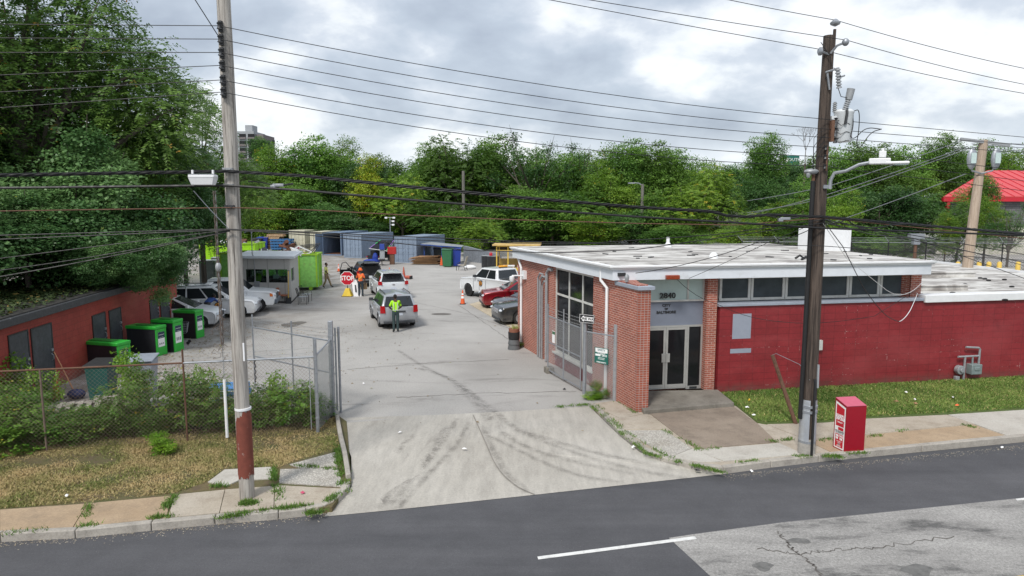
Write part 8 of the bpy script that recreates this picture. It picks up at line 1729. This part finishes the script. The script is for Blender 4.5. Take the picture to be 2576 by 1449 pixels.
# big trees at the left
NG = 'big trees over the red shed'
for key, x, y, r, h, lab in (('near', -21.5, 31, 6.9, 21, 'tallest feathery leaved tree at the left, over the shed roof'), ('near', -18.9, 36, 4.6, 14.4, 'feathery leaved tree leaning towards the pale pole from the left'), ('near', -26, 24, 6.0, 18.5, 'feathery leaved tree at the left edge of the picture'),
    ('broad', -17.9, 28.6, 4.1, 9.4, 'broad leaved tree hanging down over the front of the shed roof'), ('broad', -21, 22.5, 4.6, 9.0, 'broad leaved tree low over the near end of the shed'), ('near', -26, 40, 6.6, 17, 'dark feathery tree behind the tallest at the left'), ('broad', -18.3, 38.5, 2.9, 9.6, 'bushy tree behind the zinc cabinets'), ('near', -20.6, 46, 4.2, 13.2, 'yellowing feathery tree just left of the pale pole'),
    ('broad', -18.7, 33.5, 3.0, 6.4, 'low leafy tree at the far end of the shed'), ('broad', -27, 33, 6, 12, 'dark broad leaved tree deep behind the shed'), ('broad', -31, 27, 6, 14, 'dark broad leaved tree deep at the left edge'), ('near', -34, 40, 7, 20, 'far feathery tree at the left edge')):
    plant(key, (x, y), r, h, lab, NG)
# hanging bough over the shed front
b_ = plant('broad', (-14.7, 27.6), 1.7, 5.4, 'leafy bough hanging over the shed front between its doors', NG, 'overhanging_bough', cz=1.7)
plant('broad', (-18.0, 25.5), 2.6, 6.4, 'leafy boughs lying low over the near half of the shed roof', NG, 'overhanging_bough', cz=1.6)
b2_ = plant('broad', (-15.2, 26.0), 1.5, 5.0, 'smaller leafy bough resting over the shed roof edge left of the doors', NG, 'overhanging_bough', cz=1.2)
for q_ in (b_, b2_):
    for ch in list(q_.children):
        if ch.name.startswith('trunk'): bpy.data.objects.remove(ch)
# shrubs along the fence
def shrub_kind(key, **k):
    o, C = crown('foliage', **k); w = limbs(C, H=-1.1, r0=.02, hub=-.9, seed=k['seed']); tk = w.build('stems', M_['bark'], smooth=60)
    t_ = thing('shrub', 'x', 'shrub', (0, 0, 0)); o.parent = t_; tk.parent = t_; PROTO[key] = [t_, False]
leafmat('leaf_shrub', (.06, .155, .02), (.22, .38, .06), (.45, .36, .04), .28, .45, .5, (.045, .11, .014), .97)
leafmat('leaf_lime', (.10, .22, .02), (.25, .42, .04), (.5, .4, .05), .3, .45, .3, (.15, .3, .02), .97)
shrub_kind('sh1', seed=21, nl=16, nsp=900, m=7, ls=.085, lw=.36, sr=.07, kind='cluster', mat='leaf_shrub', fill=.3, lobe=(.3, .5)); shrub_kind('sh2', seed=22, nl=14, nsp=620, m=5, ls=.085, lw=.22, sr=.22, kind='frond', mat='leaf_shrub', fill=.3, lobe=(.25, .45)); shrub_kind('sh3', seed=23, nl=12, nsp=420, m=6, ls=.12, lw=.38, sr=.09, kind='cluster', mat='leaf_lime', fill=.3, lobe=(.25, .45))
SHR = [('sh1', 30, 1100, 985, 110, 'dark shrub at the left edge of the verge'), ('sh3', 15, 1040, 905, 90, 'bright shrub climbing the fence at the left edge'), ('sh2', 100, 1105, 1010, 130, 'feathery shrub under the left end of the fence'), ('sh1', 190, 1102, 1040, 120, 'low shrub below the left grey pallets'), ('sh3', 118, 1050, 930, 60, 'bright climber on the fence in front of the dark doors'),
 ('sh1', 262, 1098, 1035, 110, 'low shrub below the middle grey pallet'), ('sh3', 330, 1040, 890, 66, 'yellow green climber rising before the light grey bin'), ('sh2', 318, 1095, 960, 95, 'upright feathery shrub before the grey wheelie bin'), ('sh1', 360, 1050, 930, 50, 'leafy climber on the fence beside the grey wheelie bin'), ('sh1', 355, 1092, 1030, 90, 'low shrub left of the small bright bush'),
 ('sh1', 452, 1088, 955, 105, 'tall dark shrub left of the guy guard'), ('sh2', 510, 1085, 950, 95, 'feathery shrub behind the guy guard'), ('sh3', 523, 1040, 925, 45, 'bright climber tip beside the blue crates'), ('sh1', 580, 1080, 1010, 90, 'shrub between guy guard and pale pole'), ('sh1', 655, 1078, 985, 80, 'shrub just right of the pale pole'),
 ('sh3', 700, 1072, 945, 50, 'bright shoot on the right fence panel'), ('sh2', 722, 1076, 960, 100, 'feathery shrub under the right fence panel'), ('sh1', 770, 1072, 985, 70, 'shrub at the fence corner post'), ('sh2', 815, 1050, 990, 50, 'feathery shrub at the foot of the gate post'), ('sh1', 405, 1090, 1050, 70, 'low shrub behind the small bright bush'),
 ('sh3', 407, 1142, 1084, 58, 'small bright bush standing alone on the dry verge'), ('sh2', 60, 1060, 985, 90, 'climbing shrub on the fence beside the left edge'), ('sh1', 20, 1130, 1060, 120, 'shrub lowest at the left edge of the verge'), ('sh2', 610, 1082, 1000, 60, 'feathery shrub directly behind the pale pole')]
for k, x, yb, yt, wd_, lab in SHR:
    p = G(x, yb); h = max(.25, D(x, yt, p.y).z); r = wd_*p.y/1737/2*1.6; h *= 1.25 if x != 407 else 1
    t_, used = PROTO[k]; o = plant(k, p, r, h, lab, 'shrubs along the left fence', 'shrub', cz=h/2.05)
for x, yb, yt, wd_, k, lab in ((1497, 1000, 948, 40, 'sh2', 'fern leaved weed growing behind the right gate post'), (1493, 1003, 984, 60, 'sh3', 'low weeds at the foot of the right gate post'), (1302, 873, 858, 34, 'sh3', 'low weed beside the tapered planter pot'), (1527, 1006, 970, 24, 'sh2', 'thin weed under the green safety sign')):
    p = G(x, yb); h = D(x, yt, p.y).z; plant(k, p, wd_*p.y/1737/2, h, lab, 'weeds by the office wall', 'weed', cz=h/2.05)
# ivy-like ground cover at the foot of the fence
r = np.random.RandomState(5); n = 26000; bed = [tuple(p[:2]) for p in pts2([(-150, 1180), (-150, 1000), (0, 1060), (250, 1070), (450, 1062), (650, 1050), (830, 1036), (848, 1056), (700, 1076), (400, 1098), (220, 1112), (60, 1150), (-60, 1175)])]; P = np.array(bed)
x = r.uniform(P[:, 0].min(), P[:, 0].max(), n); y = r.uniform(P[:, 1].min(), P[:, 1].max(), n); m = pip(x, y, bed) & (vnoise(x, y, 2.2, 7)+r.uniform(-.5, .5, n) > -.35); x, y = x[m], y[m]; n = len(x)
a = r.uniform(0, 6.28, n); s = r.uniform(.03, .07, n); z = .04+r.gamma(1.5, .06, n); v = np.empty((n, 4, 3))
for i, (dx, dy, dz) in enumerate(((-1, 0, -.2), (0, -.6, .1), (1, 0, .3), (0, .6, -.1))): v[:, i, 0] = x+s*(dx*np.cos(a)-dy*np.sin(a)); v[:, i, 1] = y+s*(dx*np.sin(a)+dy*np.cos(a)); v[:, i, 2] = z+s*dz
tag(np_mesh('ground_cover', v.reshape(-1, 3), np.arange(4*n).reshape(-1, 4), M_['leaf_shrub'], np.repeat(r.rand(n), 4), np.repeat(r.rand(n)*.99, 4)), 'leafy green ground cover under the fence and shrubs', 'ground cover', kind='stuff')
for k, (t_, used) in PROTO.items():
    if not used:
        for c in list(t_.children): bpy.data.objects.remove(c)
        bpy.data.objects.remove(t_)
# ------------------------------------------------------------------ camera, sky, light
cam = bpy.data.cameras.new('camera'); co = bpy.data.objects.new('camera', cam); COL.objects.link(co); SC.camera = co
cam.sensor_width = 36; cam.lens = FP/2576*36; cam.clip_end = 3000; cam.clip_start = .1
co.location = (0, 0, CH); co.rotation_euler = (PI/2-TH, 0, 0)
wd = bpy.data.worlds.new('World'); SC.world = wd; wd.use_nodes = True; nt = wd.node_tree; nt.nodes.clear()
def wn(typ, ins=None, **kw):
    nd = nt.nodes.new('ShaderNode'+typ)
    for k, v in kw.items(): setattr(nd, k, v)
    for k, v in (ins or {}).items():
        if hasattr(v, 'is_output'): nt.links.new(v, nd.inputs[k])
        else: nd.inputs[k].default_value = v
    return nd
sky = wn('TexSky', sky_type='NISHITA'); sky.sun_disc = False; sky.sun_elevation = math.radians(52); sky.sun_rotation = math.radians(200); sky.air_density = 1.2; sky.dust_density = 2
dr = wn('TexCoord').outputs['Generated']; sp = wn('SeparateXYZ', {0: dr}).outputs
den = wn('Math', {0: wn('Math', {0: sp[2], 1: .0}, operation='MAXIMUM').outputs[0], 1: .42}, operation='ADD').outputs[0]
cx = wn('Math', {0: sp[0], 1: den}, operation='DIVIDE').outputs[0]; cy = wn('Math', {0: sp[1], 1: den}, operation='DIVIDE').outputs[0]
cv = wn('CombineXYZ', {0: cx, 1: cy, 2: 0.0}).outputs[0]
def cn(loc, sc, det, rough, dist=0.0, s3=(1, 1, 1)):
    m = wn('Mapping', {0: cv, 'Location': loc, 'Scale': s3}).outputs[0]
    return wn('TexNoise', {'Vector': m, 'Scale': sc, 'Detail': det, 'Roughness': rough, 'Distortion': dist}).outputs[0]
def wr(f, pts):
    r = wn('ValToRGB', {0: f}); e = r.color_ramp.elements
    while len(e) < len(pts): e.new(.5)
    for i, (p, c) in enumerate(pts): e[i].position = p; e[i].color = (*c, 1) if isinstance(c, tuple) else (c, c, c, 1)
    return r.outputs[0]
def wmix(f, a, b, mode='MIX'):
    m = wn('Mix', data_type='RGBA', blend_type=mode)
    for i, v in ((0, f), (6, a), (7, b)):
        if hasattr(v, 'is_output'): nt.links.new(v, m.inputs[i])
        else: m.inputs[i].default_value = (*v, 1) if isinstance(v, tuple) else v
    return m.outputs[2]
n1 = cn((1.2, 4.1, 0), 2.1, 10, .50, .2)
n2 = cn((4, 2, 0), 6.0, 9, .55, .2)
f = wn('Math', {0: wn('Math', {0: n1, 1: .74}, operation='MULTIPLY').outputs[0], 1: wn('Math', {0: n2, 1: .26}, operation='MULTIPLY').outputs[0]}, operation='ADD').outputs[0]
c = wr(f, [(.41, (7.6, 7.7, 7.9)), (.45, (6.5, 6.8, 7.1)), (.48, (5.2, 5.6, 6.2)), (.53, (4.1, 4.6, 5.3)), (.64, (3.0, 3.4, 4.1))])
c = wmix(wr(sp[2], [(.02, 1.0), (.10, 0.0)]), c, (7.2, 7.7, 8.3))
c = wmix(.12, c, sky.outputs[0])
bg = wn('Background', {'Color': c, 'Strength': .13}); wo = wn('OutputWorld', {0: bg.outputs[0]})
sl = bpy.data.lights.new('sun', 'SUN'); sl.energy = 2.6; sl.angle = math.radians(10); sl.color = (1, .96, .9); so = bpy.data.objects.new('sun', sl); COL.objects.link(so)
so.rotation_euler = (math.radians(40), 0, math.radians(-25))
so.location = (0, -10, 40)
SC.view_settings.view_transform = 'Standard'; SC.view_settings.look = 'None'; SC.view_settings.exposure = 0.18; SC.view_settings.gamma = 1
SC.cycles.max_bounces = 6; SC.cycles.transparent_max_bounces = 16; SC.cycles.diffuse_bounces = 3; SC.cycles.glossy_bounces = 3
